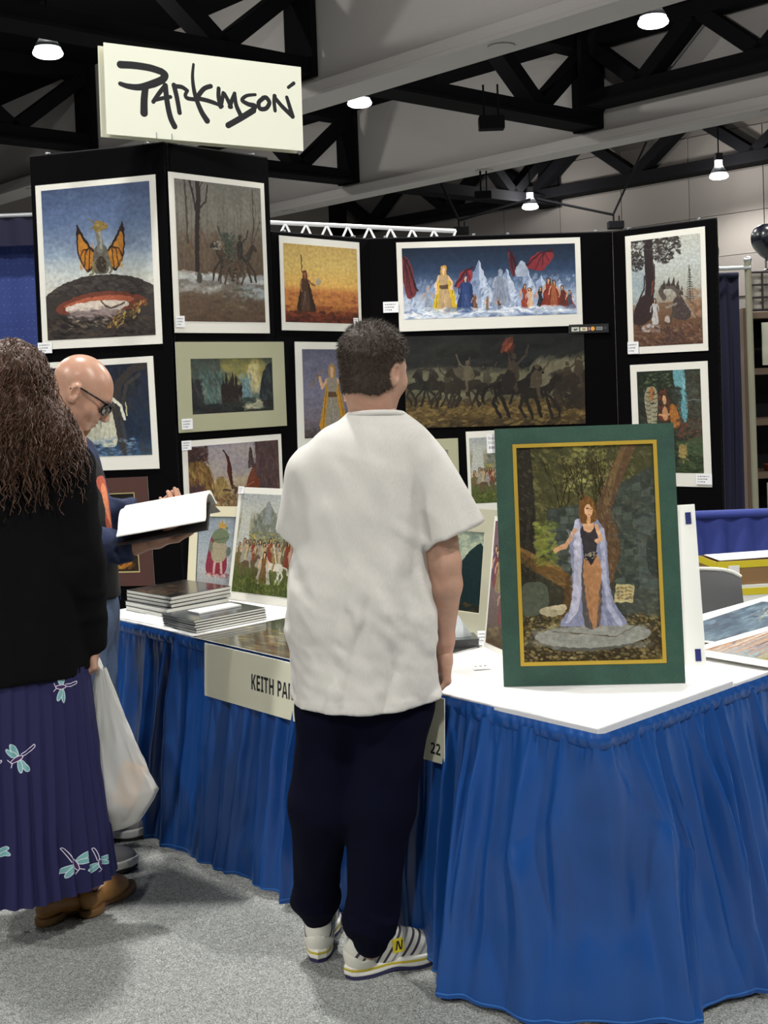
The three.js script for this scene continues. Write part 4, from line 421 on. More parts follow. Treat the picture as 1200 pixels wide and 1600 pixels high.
// ------------------------------------------------------------------ prints on the display wall and on the table
const matMats = {};
const printMat = (t, rough = 0.38) => phys(0xffffff, rough, { map: t, specularIntensity: 0.6 });
const border = std(0xdedcd4, 0.55);
function ring(w, h, iw, ih, dx, dy, depth, bevel) { return shapeGeo([[-w / 2, 0], [w / 2, 0], [w / 2, h], [-w / 2, h]], depth, 0, [[[dx - iw / 2, h / 2 + dy - ih / 2], [dx - iw / 2, h / 2 + dy + ih / 2], [dx + iw / 2, h / 2 + dy + ih / 2], [dx + iw / 2, h / 2 + dy - ih / 2]]]); }
function planeUV(w, h, d) { const g = new THREE.BoxGeometry(w, h, d); return g; }
// an unframed print: a paper sheet whose picture lies on it; or a matted one: backing, mat with a cut-out, picture in the opening, optional fillet
function printThing(name, label, cat, o, group) {
  const t = thing(name, label, cat, o.pos, 0, group); t.rotation.set(-(o.tilt ?? 0), o.turn ?? 0, o.spin ?? 0, 'YXZ');
  const { w, h, img: [dx, dy, iw, ih], art, mat } = o;
  if (!mat) {
    if (iw < w - 0.01) obj('paper_border', box(w, h, 0.003, 0, h / 2, 0.0025), border, t);
    const g = new THREE.BoxGeometry(iw, ih, 0.001); g.translate(dx, h / 2 + dy, iw < w - 0.01 ? 0.0047 : 0.0025); obj('picture', g, printMat(art), t);
  } else {
    obj('backing_board', box(w - 0.002, h - 0.002, 0.004, 0, h / 2, 0.002), M.paper, t);
    obj('mat_board', ring(w, h, iw, ih, dx, dy, 0.005).translate(0, 0, 0.004), mat, t);
    if (o.inner) { const [m, e] = o.inner; obj('mat_edge', ring(iw + 0.004, ih + 0.004, iw - 2 * e, ih - 2 * e, 0, 0, 0.0035).translate(dx, h / 2 + dy - (ih + 0.004) / 2, o.proud ? 0.0075 : 0.0042), m, t); }
    const g = new THREE.BoxGeometry(iw + 0.002, ih + 0.002, 0.001); g.translate(dx, h / 2 + dy, 0.0048); obj('picture', g, printMat(art, o.gloss ?? 0.3), t);
  }
  return t;
}
const matPale = std(0xa3a286, 0.8), matBrown = std(0x4a2b26, 0.85), matCream = std(0xd6cfb2, 0.8), matGrey = std(0xaaa894, 0.8);
function wallPrint(k, s, y, w, h, img, art, label, o = {}) { const f = panelFrame(k); return printThing(o.mat ? 'matted_print' : 'art_print', label, 'print', { pos: onPanel(k, s, y - h / 2, 0.0005), turn: f.turn, w, h, img, art, ...o }, o.mat ? 'matted prints' : 'art prints pinned on the display wall'); }
wallPrint('TL', 0.375, 2.255, 0.686, 0.84, [-0.001, 0.008, 0.617, 0.765], ART.winged, 'tall print of an orange-winged creature perched on a rock arch under a blue sky');
wallPrint('TR', 0.334, 2.287, 0.63, 0.8, [0.003, 0.014, 0.567, 0.712], ART.winter, 'tall print of a misty winter wood with bare trees and a dark pond');
wallPrint('M1', 0.342, 2.157, 0.597, 0.512, [0.002, 0.003, 0.547, 0.428], ART.dusk, 'small print of a dark robed figure against a golden sky', { spin: -0.011 });
wallPrint('M2', 0.703, 2.151, 1.082, 0.516, [-0.001, 0.017, 1.018, 0.412], ART.glacier, 'wide panorama print of icy peaks, red wings and a woman in a yellow cape');
wallPrint('M2', 0.712, 1.589, 1.061, 0.535, [0, 0, 1.061, 0.535], ART.riders, 'wide borderless dark print of galloping horse riders on brown ground', { spin: -0.013 });
wallPrint('TL', 0.355, 1.489, 0.632, 0.565, [0.003, 0.02, 0.556, 0.463], ART.statues, 'print of two pale statue-like figures in the dark, beside the bald man\'s head', { spin: 0.016 });
wallPrint('TR', 0.38, 1.614, 0.723, 0.455, [-0.001, 0.001, 0.549, 0.281], ART.gorge, 'greenish gorge picture in a wide pale olive mat', { mat: matPale });
wallPrint('TR', 0.367, 1.135, 0.666, 0.418, [0.004, 0.005, 0.609, 0.347], ART.canyon, 'print of brown canyon rocks with a dark upright wing, under the olive-matted picture');
wallPrint('M1', 0.403, 1.538, 0.56, 0.601, [0.004, 0.014, 0.467, 0.492], ART.sorceress, 'print of a woman in a gold cape, partly hidden by the standing man\'s head', { spin: -0.012 });
wallPrint('R', 0.343, 2.055, 0.513, 0.687, [0.004, 0.004, 0.444, 0.611], ART.oak, 'tall pale print of a big dark tree and a seated dragon at the upper right');
wallPrint('R', 0.35, 1.3, 0.499, 0.704, [-0.001, 0.018, 0.408, 0.585], ART.falls, 'green jungle print with a tiger and a blue waterfall, on the right panel', { spin: 0.01 });
wallPrint('TL', 0.31, 0.888, 0.614, 0.552, [0.003, -0.004, 0.457, 0.407], ART.ember, 'dark ember-lit picture in a wide brown mat, behind the open book', { mat: matBrown, inner: [std(0xb8a877, 0.6), 0.006], spin: 0.03 });
wallPrint('M2', 0.751, 1.063, 0.433, 0.469, [-0.008, 0.004, 0.382, 0.385], ART.knights, 'smaller print of a crowd of knights, on the wall left of the green-matted picture', { spin: 0.01 });
wallPrint('M2', 0.286, 1.043, 0.392, 0.435, [0.005, 0.006, 0.263, 0.29], ART.mist, 'pale-matted print on the wall mostly hidden behind the standing man', { mat: matPale });

const LEAN = HALL - Math.PI / 2;                                     // faces the aisle along the near table
const onTable = (a, b, y = TY + 0.001) => H(a, y, b);
// the big green-matted picture at the front corner
const greenMap = dtex(512, (i, j) => { const n = nz(i / 46, j / 46, 3) * 0.6 + nz(i / 15, j / 15, 5) * 0.4, v = n * 0.5 + 0.5, q = (R0() - 0.5) * 0.05; return [0.11 + 0.08 * v + q, 0.235 + 0.1 * v + q, 0.2 + 0.075 * v + q]; }, true);
const greenMat = std(0xffffff, 0.62, { map: greenMap }), gold = std(0xc9a840, 0.35, { metalness: 0.35 });
{
  const g = printThing('matted_print', 'large green-matted picture with gold fillet standing on the front corner of the table', 'print', { pos: V(0.3135, TY + 0.0005, -3.378), turn: 0, w: 0.5, h: 0.72, img: [0, 0.005, 0.398, 0.615], art: ART.glade, mat: greenMat, gloss: 0.22, inner: [gold, 0.0085], proud: true });
  g.position.set((0.309 + 0.804) / 2, TY + 0.0005, (-3.376 - 3.345) / 2 + 0.005); g.rotation.set(-0.1, Math.atan2(-0.031, 0.495), 0, 'YXZ');
}
{ const t = thing('foam_board', 'white foam board with blue squares standing behind the green-matted picture', 'board', V(0.72, TY + 0.0125, -3.487), 0); t.rotation.set(-0.2, -0.1, 0, 'YXZ'); t.rotation.y = -0.33; t.rotation.z = 0.06;
  obj('board_sheet', box(0.36, 0.46, 0.008, 0, 0.23, 0.005, 0.001), M.white, t); for (const y of [0.03, 0.42]) obj('hook_square', box(0.016, 0.034, 0.002, 0.16, y, 0.0105), std(0x232a66, 0.9), t); }
printThing('matted_print', 'frog with a crown and red cape in a cream mat, behind the stacked books', 'print', { pos: onTable(2.845, -4.16), turn: -0.42, tilt: 0.16, w: 0.29, h: 0.375, img: [0, 0.002, 0.21, 0.285], art: ART.frog, mat: matCream, inner: [std(0x555f66, 0.7), 0.003] });
printThing('art_print', 'knights print with white border leaning on the table left of the standing man', 'print', { pos: onTable(2.87, -3.905), turn: LEAN + 0.12, tilt: 0.2, w: 0.37, h: 0.46, img: [0, 0.004, 0.33, 0.4], art: ART.knights });
printThing('matted_print', 'dark teal cascade picture in a pale mat, standing beyond the man\'s bare arm', 'print', { pos: onTable(2.93, -2.955), turn: LEAN + 0.05, tilt: 0.16, w: 0.46, h: 0.425, img: [0, 0.0, 0.36, 0.275], art: ART.deep, mat: matGrey, inner: [std(0xcfcab2, 0.7), 0.003] });
printThing('art_print', 'narrow view of a purple-brown crowd print left of the green-matted picture', 'print', { pos: V(0.365, TY + 0.001, -3.69), turn: Math.atan2(-0.94, 0.34), tilt: 0.13, w: 0.4, h: 0.42, img: [0, 0.002, 0.375, 0.39], art: ART.crowd });
// prints lying flat
function flat(label, a, b, turn, w, h, art, m, img, y = TY + 0.002) { const t = thing('flat_print', label, 'print', H(a, y, b), turn); obj('paper_border', box(w, 0.0015, h), border, t); const g = new THREE.BoxGeometry(img[0], img[1], 0.0008); g.rotateX(-Math.PI / 2); g.translate(img[2] ?? 0, 0.0011, img[3] ?? 0); obj('picture', g, m, t); return t; }
flat('large glossy dark landscape print lying flat on the table edge beside the man', 2.585, -3.12, LEAN, 0.9, 0.52, null, phys(0xffffff, 0.16, { map: ART.moor, clearcoat: 0.8, clearcoatRoughness: 0.08 }), [0.895, 0.515]);
flat('blue stormy print lying flat on the right table, farther from the camera', 3.68, -2.2, HALL + 0.06, 0.74, 0.36, null, phys(0xffffff, 0.3, { map: ART.squall, clearcoat: 0.3, clearcoatRoughness: 0.3 }), [0.7, 0.28]);
flat('orange and grey streaked print lying flat at the edge of the right table', 3.44, -1.965, HALL - 0.03, 0.62, 0.3, null, phys(0xffffff, 0.3, { map: ART.streaks, clearcoat: 0.3, clearcoatRoughness: 0.3 }), [0.48, 0.22], TY + 0.0055);

// price tags: small white cards pinned on the prints
function lines(k, rows, col = '#55565c') { k.fillStyle = col; }
const tagCanvas = canvas(128, 96, (g, w, h) => { g.fillStyle = '#e9e9ec'; g.fillRect(0, 0, w, h); const r = rng(5); g.fillStyle = '#77787f'; for (const [y, n] of [[18, 88], [42, 70], [66, 54]]) for (let x = 14; x < 14 + n;) { const q = 3 + r() * 8; g.fillRect(x, y + r() * 2, q, 9 + r() * 3); x += q + 2 + r() * 5; } });
const tagMat = std(0xffffff, 0.7, { map: ctex(tagCanvas) }), tagEdge = std(0xe6e6e8, 0.7);
function cardTag(label, pos, turn, w, h, mat = tagMat, tilt = 0, name = 'price_tag', group = 'white price tags on the prints') { const t = tag(new THREE.Mesh(new THREE.BoxGeometry(w, h, 0.0012), [tagEdge, tagEdge, tagEdge, tagEdge, mat, tagEdge]), label, 'price tag', group); t.name = numbered(name); t.position.copy(pos); t.rotation.set(-tilt, turn, 0, 'YXZ'); t.castShadow = t.receiveShadow = true; scene.add(t); return t; }
for (const [k, s, y, w, h, l] of [
  ['TR', 0.05, 1.943, 0.055, 0.057, 'white price tag at the lower left corner of the winter wood print'],
  ['TL', 0.05, 1.843, 0.083, 0.056, 'white price tag at the lower left corner of the winged creature print'],
  ['M1', 0.589, 1.956, 0.035, 0.04, 'tiny bluish-white price tag at the lower right corner of the golden sky print'],
  ['M2', 0.117, 2.036, 0.089, 0.063, 'white price tag sticking out left of the panorama print'],
  ['TR', 0.066, 1.429, 0.068, 0.054, 'white price tag on the olive mat'],
  ['TR', 0.056, 1.322, 0.06, 0.048, 'white price tag at the upper left corner of the canyon print'],
  ['R', 0.123, 1.749, 0.073, 0.07, 'white price tag below the pale tree print'],
  ['R', 0.555, 0.995, 0.099, 0.06, 'white price tag hanging at the lower right corner of the jungle print'],
]) cardTag(l, onPanel(k, s, y, 0.0115), panelFrame(k).turn, w, h);
const bigTag = canvas(256, 220, (g, w, h) => { g.fillStyle = '#efeff2'; g.fillRect(0, 0, w, h); g.fillStyle = '#45464e'; g.font = '40px serif'; g.fillText("Domergue's", 16, 66); g.fillText('First Spell', 18, 116); g.font = 'bold 42px serif'; g.fillText('$40.00', 22, 172); });
{ const q = cardTag('white price tag at the upper left corner of the green-matted picture', V(0.3195, 1.417, -3.4383), Math.atan2(-0.031, 0.495), 0.062, 0.055, std(0xffffff, 0.7, { map: ctex(bigTag) }), 0.1); q.userData.group = undefined; delete q.userData.group; }
{ const q = cardTag('white price tag on top of the leaning knights print', V(0, 0, 0), LEAN + 0.12, 0.032, 0.03); q.position.copy(onTable(2.87, -3.905)).add(V(-0.165, 0.447, 0.012).applyEuler(new THREE.Euler(-0.2, LEAN + 0.12, 0, 'YXZ'))); q.rotation.x = -0.2; }
// the strip of small badges under the panorama
{ const c = canvas(472, 104, (g, w, h) => { g.fillStyle = '#0d0d10'; g.fillRect(0, 0, w, h); g.fillStyle = '#b9bdb4'; g.fillRect(30, 30, 92, 52); g.fillStyle = '#1c2a1c'; g.beginPath(); g.moveTo(52, 68); g.lineTo(66, 44); g.lineTo(78, 56); g.lineTo(106, 40); g.lineTo(90, 70); g.fill(); g.fillStyle = '#d6d2bc'; g.fillRect(134, 34, 84, 46); g.fillStyle = '#8f8b62'; g.fillRect(158, 46, 40, 24); g.fillStyle = '#b98aa8'; g.fillRect(232, 34, 16, 40); g.fillStyle = '#e39b36'; g.beginPath(); g.arc(282, 54, 25, 0, 7); g.fill(); g.fillStyle = '#7c807f'; g.fillRect(322, 34, 78, 40); g.fillStyle = '#3b3f40'; g.fillRect(330, 50, 56, 7); g.fillStyle = '#34373a'; g.beginPath(); g.arc(432, 50, 18, 0, 7); g.fill(); });
  const q = cardTag('narrow black strip of small coloured badges under the right end of the panorama print', onPanel('M2', 1.277, 1.873, 0.012), panelFrame('M2').turn, 0.236, 0.052, std(0xffffff, 0.5, { map: ctex(c) }), 0, 'badge_strip'); q.userData = { label: q.userData.label, category: 'sign' }; }

// ------------------------------------------------------------------ the two signs
{
  const c = canvas(1200, 500, (g, w, h) => {
    g.fillStyle = '#e4e5d6'; g.fillRect(0, 0, w, h); g.strokeStyle = g.fillStyle = '#0b0a12'; g.lineCap = 'round'; g.lineJoin = 'round';
    // brush lettering, strokes in the sign's own plane (u, v read off the photograph's sign: corners 42,45 1125,185 1148,640 62,555)
    const map = (x, y) => { let u = 0.5, v = 0.5; for (let i = 0; i < 12; i++) { const X = (1 - u) * (1 - v) * 42 + u * (1 - v) * 1125 + u * v * 1148 + (1 - u) * v * 62, Y = (1 - u) * (1 - v) * 45 + u * (1 - v) * 185 + u * v * 640 + (1 - u) * v * 555; const ex = x - X, ey = y - Y; u += ex / 1085; v += (ey - ex * 0.13) / 480; } return [u * w, v * h]; };
    const st = (wd, ...p) => { const q = p.map(([x, y]) => map(x, y)); for (let i = 0; i < q.length - 1; i++) for (let s = 0; s <= 14; s++) { const t = s / 14, a = q[Math.max(i - 1, 0)], b = q[i], d = q[i + 1], e = q[Math.min(i + 2, q.length - 1)]; const cr = (k) => 0.5 * (2 * b[k] + (d[k] - a[k]) * t + (2 * a[k] - 5 * b[k] + 4 * d[k] - e[k]) * t * t + (3 * b[k] - a[k] - 3 * d[k] + e[k]) * t * t * t); const f = (i + t) / (q.length - 1), r = (Array.isArray(wd) ? mix(wd[0], wd[1], f) : wd) / 2 * 1.1; g.beginPath(); g.arc(cr(0), cr(1), r, 0, 7); g.fill(); } };
    st([38, 36], [128, 168], [200, 172], [280, 185], [340, 205]); st([36, 40], [340, 205], [360, 225], [345, 250], [300, 272]); st([40, 22], [300, 272], [230, 292], [170, 288], [128, 274]); st([34, 40], [258, 290], [252, 360], [252, 435]);
    st([24, 22], [360, 285], [330, 325], [300, 372]); st([28, 30], [362, 282], [374, 380], [392, 460], [414, 508]); st(20, [310, 362], [350, 352], [390, 345]);
    st([26, 24], [408, 280], [425, 350], [440, 432]); st([24, 20], [410, 286], [450, 290], [480, 310]); st([18, 22], [480, 310], [470, 335], [482, 352], [520, 358]);
    st([14, 32], [512, 165], [508, 240], [522, 330], [556, 420], [590, 475]); st([24, 26], [608, 285], [570, 300], [535, 345]); st([24, 22], [535, 352], [590, 364], [632, 378]);
    st([22, 26], [652, 298], [652, 340], [660, 378]); st(20, [632, 378], [672, 395]); st([20, 24], [678, 322], [672, 360], [664, 398]); st([20, 24], [684, 326], [706, 365], [722, 398]); st([20, 24], [742, 325], [728, 360], [716, 398]); st([20, 26], [742, 330], [752, 390], [776, 440]);
    st([16, 30], [860, 332], [810, 338], [785, 362], [820, 384], [858, 396], [835, 430]); st([34, 32], [850, 418], [780, 460], [708, 500]);
    st(24, [905, 352], [880, 376], [888, 408], [922, 408], [942, 378], [925, 350], [905, 350]); st([24, 20], [972, 340], [970, 375], [976, 420]); st([22, 26], [974, 350], [1020, 400], [1078, 450]); st([20, 26], [1044, 348], [1062, 400], [1080, 452]); st([18, 20], [1052, 294], [1084, 272]);
  });
  const d = V(0.857, 0, -0.515), o = V(-1.041, 0, -6.064).add(V(0.515, 0, 0.857).multiplyScalar(0.03)).addScaledVector(d, 0.233);
  const t = thing('name_sign', 'big cream sign with black brush lettering on top of the tall display panels', 'sign', V(o.x, 2.836, o.z), Math.atan2(0.515, 0.857));
  t.rotation.z = -0.01;
  const face = std(0xffffff, 0.75, { map: ctex(c) });
  const fb = new THREE.Mesh(new THREE.BoxGeometry(1.06, 0.437, 0.006), [M.paper, M.paper, M.paper, M.paper, face, M.paper]); fb.name = 'front_board'; fb.position.set(0, 0.2185, 0); fb.castShadow = fb.receiveShadow = true; t.add(fb);
  obj('rear_board', box(1.06, 0.437, 0.006, -0.012, 0.214, -0.05), std(0xcdccb8, 0.8), t);
  obj('spacer_board', [box(1.0, 0.02, 0.042, 0, 0.03, -0.025), box(1.0, 0.02, 0.042, 0, 0.38, -0.025)], std(0xcdccb8, 0.8), t);
  for (const x of [-0.28, -0.2]) obj('clear_clip', box(0.004, 0.03, 0.004, x, 0.014, 0.005), M.alu, t);
}
{
  const c = canvas(1024, 160, (g, w, h) => { g.fillStyle = '#dad9c2'; g.fillRect(0, 0, w, h); g.fillStyle = '#15151c';
    const f = (s, x, y, px, wide) => { g.save(); g.font = `bold ${px}px sans-serif`; const m = g.measureText(s).width; g.translate(x, y); g.scale(wide / m, 1); g.fillText(s, 0, 0); g.restore(); };
    f('KEITH PARKINSON', 236, 103, 62, 352); f('22', 976, 141, 40, 36); });
  const t = tag(new THREE.Mesh(new THREE.BoxGeometry(1.14, 0.178, 0.003), [M.paper, M.paper, M.paper, M.paper, std(0xffffff, 0.8, { map: ctex(c) }), M.paper]), 'long cream card with black capital letters hanging on the table front behind the man', 'sign');
  t.name = 'hanging_sign'; t.position.copy(H(TA - 0.056, 0.653, TB - 0.5 - 0.545)); t.rotation.set(-0.05, LEAN, 0, 'YXZ'); t.castShadow = t.receiveShadow = true; scene.add(t);
}

// ------------------------------------------------------------------ bodies: distance fields meshed with surface nets
const smin = (a, b, k) => { const h = Math.max(k - Math.abs(a - b), 0) / k; return Math.min(a, b) - h * h * k * 0.25; };
const smax = (a, b, k) => -smin(-a, -b, k);
function cap(a, b, ra, rb, sx = 1, sz = 1) {                          // tapered capsule, optionally flattened along x or z about its axis
  const bx = b[0] - a[0], by = b[1] - a[1], bz = b[2] - a[2], L = bx * bx + by * by + bz * bz || 1e-9, m = Math.min(sx, sz, 1);
  return (x, y, z) => { const px = x - a[0], py = y - a[1], pz = z - a[2], t = clamp((px * bx + py * by + pz * bz) / L, 0, 1), dx = (px - bx * t) / sx, dy = py - by * t, dz = (pz - bz * t) / sz; return (Math.sqrt(dx * dx + dy * dy + dz * dz) - (ra + (rb - ra) * t)) * m; };
}
function ell(c, r, rot) {
  const q = rot ? new THREE.Matrix3().setFromMatrix4(new THREE.Matrix4().makeRotationFromEuler(new THREE.Euler(...rot, 'YXZ')).transpose()).elements : null;
  return (x, y, z) => { let px = x - c[0], py = y - c[1], pz = z - c[2]; if (q) { const a = q[0] * px + q[3] * py + q[6] * pz, b = q[1] * px + q[4] * py + q[7] * pz, d = q[2] * px + q[5] * py + q[8] * pz; px = a; py = b; pz = d; } const ux = px / r[0], uy = py / r[1], uz = pz / r[2], k0 = Math.sqrt(ux * ux + uy * uy + uz * uz), vx = ux / r[0], vy = uy / r[1], vz = uz / r[2], k1 = Math.sqrt(vx * vx + vy * vy + vz * vz); return k1 < 1e-9 ? -Math.min(...r) : k0 * (k0 - 1) / k1; };
}
const join = (list, k = 0.03) => (x, y, z) => { let d = 1e9; for (const p of list) d = Array.isArray(p) ? (p[1] < 0 ? smax(d, -p[0](x, y, z), -p[1]) : smin(d, p[0](x, y, z), p[1])) : smin(d, p(x, y, z), k); return d; };
function nets(f, lo, hi, h, uv) {
  const n = [0, 1, 2].map((i) => Math.ceil((hi[i] - lo[i]) / h) + 1), [nx, ny, nzz] = n, D = new Float32Array(nx * ny * nzz), B = 6, id = (i, j, k) => i + nx * (j + ny * k);
  for (let k = 0; k < nzz; k += B) for (let j = 0; j < ny; j += B) for (let i = 0; i < nx; i += B) {
    const i1 = Math.min(i + B, nx), j1 = Math.min(j + B, ny), k1 = Math.min(k + B, nzz), c = f(lo[0] + (i + i1 - 1) / 2 * h, lo[1] + (j + j1 - 1) / 2 * h, lo[2] + (k + k1 - 1) / 2 * h), far = Math.abs(c) > B * h * 1.9;
    for (let c2 = k; c2 < k1; c2++) for (let b = j; b < j1; b++) for (let a = i; a < i1; a++) D[id(a, b, c2)] = far ? c : f(lo[0] + a * h, lo[1] + b * h, lo[2] + c2 * h);
  }
  const P = [], U = [], I = [], vid = new Int32Array(nx * ny * nzz).fill(-1), E = [[0, 1], [0, 2], [0, 4], [1, 3], [1, 5], [2, 3], [2, 6], [3, 7], [4, 5], [4, 6], [5, 7], [6, 7]];
  const cv = new Float32Array(8);
  for (let k = 0; k < nzz - 1; k++) for (let j = 0; j < ny - 1; j++) for (let i = 0; i < nx - 1; i++) {
    let s = 0; for (let c = 0; c < 8; c++) { cv[c] = D[id(i + (c & 1), j + ((c >> 1) & 1), k + (c >> 2))]; if (cv[c] < 0) s++; }
    if (s === 0 || s === 8) continue;
    let x = 0, y = 0, z = 0, m = 0; for (const [a, b] of E) if ((cv[a] < 0) !== (cv[b] < 0)) { const t = cv[a] / (cv[a] - cv[b]); x += (a & 1) + ((b & 1) - (a & 1)) * t; y += ((a >> 1) & 1) + (((b >> 1) & 1) - ((a >> 1) & 1)) * t; z += (a >> 2) + ((b >> 2) - (a >> 2)) * t; m++; }
    vid[id(i, j, k)] = P.length / 3; P.push(lo[0] + (i + x / m) * h, lo[1] + (j + y / m) * h, lo[2] + (k + z / m) * h);
  }
  const quad = (a, b, c, d, flip) => { if (a < 0 || b < 0 || c < 0 || d < 0) return; if (flip) I.push(a, c, b, a, d, c); else I.push(a, b, c, a, c, d); };
  for (let k = 1; k < nzz - 1; k++) for (let j = 1; j < ny - 1; j++) for (let i = 1; i < nx - 1; i++) {
    const d0 = D[id(i, j, k)] < 0;
    if (d0 !== (D[id(i + 1, j, k)] < 0)) quad(vid[id(i, j - 1, k - 1)], vid[id(i, j, k - 1)], vid[id(i, j, k)], vid[id(i, j - 1, k)], !d0);
    if (d0 !== (D[id(i, j + 1, k)] < 0)) quad(vid[id(i - 1, j, k - 1)], vid[id(i - 1, j, k)], vid[id(i, j, k)], vid[id(i, j, k - 1)], !d0);
    if (d0 !== (D[id(i, j, k + 1)] < 0)) quad(vid[id(i - 1, j - 1, k)], vid[id(i, j - 1, k)], vid[id(i, j, k)], vid[id(i - 1, j, k)], !d0);
  }
  const g = new THREE.BufferGeometry(); g.setAttribute('position', new THREE.Float32BufferAttribute(P, 3)); g.setIndex(I);
  for (let v = 0; v < P.length; v += 3) { const q = uv ? uv(P[v], P[v + 1], P[v + 2]) : [P[v] * 2 + P[v + 2] * 2, P[v + 1] * 2]; U.push(q[0], q[1]); }
  g.setAttribute('uv', new THREE.Float32BufferAttribute(U, 2)); g.computeVertexNormals(); return g;
}
// a head in its own frame: eyes at the origin's height, looking along +z, crown near y = 0.115
function headField(o = {}) {
  const ear = (s) => [[ell([s * 0.079, -0.012, -0.012], [0.011, 0.032, 0.02], [0, s * 0.35, 0.15]), 0.012], [ell([s * 0.087, -0.01, -0.008], [0.006, 0.02, 0.011], [0, s * 0.35, 0.15]), -0.006], [ell([s * 0.08, -0.036, -0.006], [0.008, 0.01, 0.009]), 0.008]];
  return join([
    ell([0, 0.028, -0.018], [0.077, 0.092, 0.098]), [ell([0, 0.0, 0.035], [0.066, 0.08, 0.064]), 0.04], [ell([0, -0.062, 0.03], [0.056, 0.058, 0.062]), 0.04], [ell([0, -0.1, 0.068], [0.024, 0.02, 0.02]), 0.03],
    [cap([-0.035, 0.017, 0.083], [0.035, 0.017, 0.083], 0.011, 0.011), 0.02], [ell([-0.035, -0.003, 0.096], [0.019, 0.012, 0.014]), -0.014], [ell([0.035, -0.003, 0.096], [0.019, 0.012, 0.014]), -0.014], [ell([-0.034, -0.002, 0.081], [0.014, 0.009, 0.012]), 0.005], [ell([0.034, -0.002, 0.081], [0.014, 0.009, 0.012]), 0.005],
    [cap([0, 0.008, 0.096], [0, -0.036, 0.116], 0.009, 0.013), 0.014], [ell([0, -0.041, 0.112], [0.017, 0.01, 0.014]), 0.008], [ell([-0.045, -0.03, 0.065], [0.02, 0.02, 0.016]), 0.03], [ell([0.045, -0.03, 0.065], [0.02, 0.02, 0.016]), 0.03],
    [ell([0, -0.066, 0.094], [0.024, 0.006, 0.01]), 0.007], [ell([0, -0.077, 0.092], [0.021, 0.007, 0.01]), 0.007], [ell([0, -0.071, 0.103], [0.022, 0.0022, 0.008]), -0.004],
    ...ear(1), ...ear(-1), [cap([0, -0.05, -0.035], [0, -0.16, o.nz ?? -0.05], o.neck ?? 0.056, o.neck ?? 0.058), 0.04],
  ]);
}
// a hand from the wrist: d along the fingers, s toward the thumb, n out of the palm; curl in radians for each joint (thumb, index .. little)
function handField(w, d, s, curl, spread = 0.06, thumbIn = 0.5, k = 1, side = 1) {   // side -1: a right hand
  const W = V(...w), D = V(...d).normalize(), S = V(...s).addScaledVector(V(...d).normalize(), -V(...s).dot(V(...d).normalize())).normalize(), N = D.clone().cross(S).normalize().multiplyScalar(side);
  const P = (a, b, c) => W.clone().addScaledVector(D, a * k).addScaledVector(S, b * k).addScaledVector(N, c * k).toArray(), L = [];
  L.push(cap(P(-0.01, 0, 0), P(0.03, 0.0, 0), 0.023 * k, 0.026 * k));
  const kn = [[0.088, 0.031], [0.092, 0.0105], [0.087, -0.0105], [0.077, -0.03]];
  for (const [a, b] of kn) L.push([cap(P(0.015, b * 0.55, 0), P(a, b, -0.002), 0.0145 * k, 0.0112 * k), 0.014]);
  L.push([cap(P(0.02, 0.02, 0.008), P(0.05, 0.03, 0.012), 0.017 * k, 0.013 * k), 0.016]);
  const len = [[0.043, 0.026, 0.02], [0.048, 0.03, 0.021], [0.044, 0.028, 0.02], [0.034, 0.021, 0.018]];
  kn.forEach(([a, b], i) => { let p = [a, b, -0.002], ang = 0; const sp = spread * (1.5 - i) / 1.5; let r0 = 0.0098 - (i === 3 ? 0.0014 : 0); for (let j = 0; j < 3; j++) { ang += curl[i + 1] * [1, 1.15, 0.75][j]; const l = len[i][j], q = [p[0] + l * Math.cos(ang) * Math.cos(sp), p[1] + l * Math.sin(sp) * Math.cos(ang), p[2] + l * Math.sin(ang)]; L.push([cap(P(...p), P(...q), r0 * k, (r0 - 0.001) * k), j ? 0.0035 : 0.006]); p = q; r0 -= 0.0009; } });
  let p = [0.03, 0.03, 0.01]; const th = [[0.04, 0.9 - thumbIn * 0.4, thumbIn * 0.5], [0.03, 0.75 - thumbIn, thumbIn * 0.8], [0.024, 0.6 - thumbIn * 1.3, thumbIn * 0.9]];
  th.forEach(([l, a, e], j) => { const q = [p[0] + l * Math.cos(a) * Math.cos(e), p[1] + l * Math.sin(a) * Math.cos(e), p[2] + l * Math.sin(e)]; L.push([cap(P(...p), P(...q), (0.0125 - j * 0.001) * k, (0.0115 - j * 0.001) * k), j ? 0.004 : 0.012]); p = q; });
  return join(L);
}
const boxOf = (c, r) => [c.map((v) => v - r), c.map((v) => v + r)];
function xf(g, pos, rot) { const m = new THREE.Matrix4().makeRotationFromEuler(new THREE.Euler(...rot, 'YXZ')); m.setPosition(...pos); return g.applyMatrix4(m); }
const skinMap = (r, g, b, s) => dtex(256, (i, j) => { const q = nz(i / 40, j / 40, s) * 0.035 + nz(i / 9, j / 9, s + 2) * 0.02 + (R0() - 0.5) * 0.02; return [r + q, g + q * 0.7 - Math.max(0, nz(i / 60, j / 60, s + 7)) * 0.05, b + q * 0.6 - Math.max(0, nz(i / 60, j / 60, s + 7)) * 0.05]; }, true);
const skinTex = skinMap(0.7, 0.545, 0.465, 1); skinTex.repeat.set(3, 3);
const skin = phys(0xffffff, 0.55, { map: skinTex, sheen: 0.15, sheenRoughness: 0.6, bumpMap: rep(grain, 12, 12), bumpScale: 0.0004 });
const skinHead = phys(0xffffff, 0.33, { map: skinTex, specularIntensity: 0.7 });

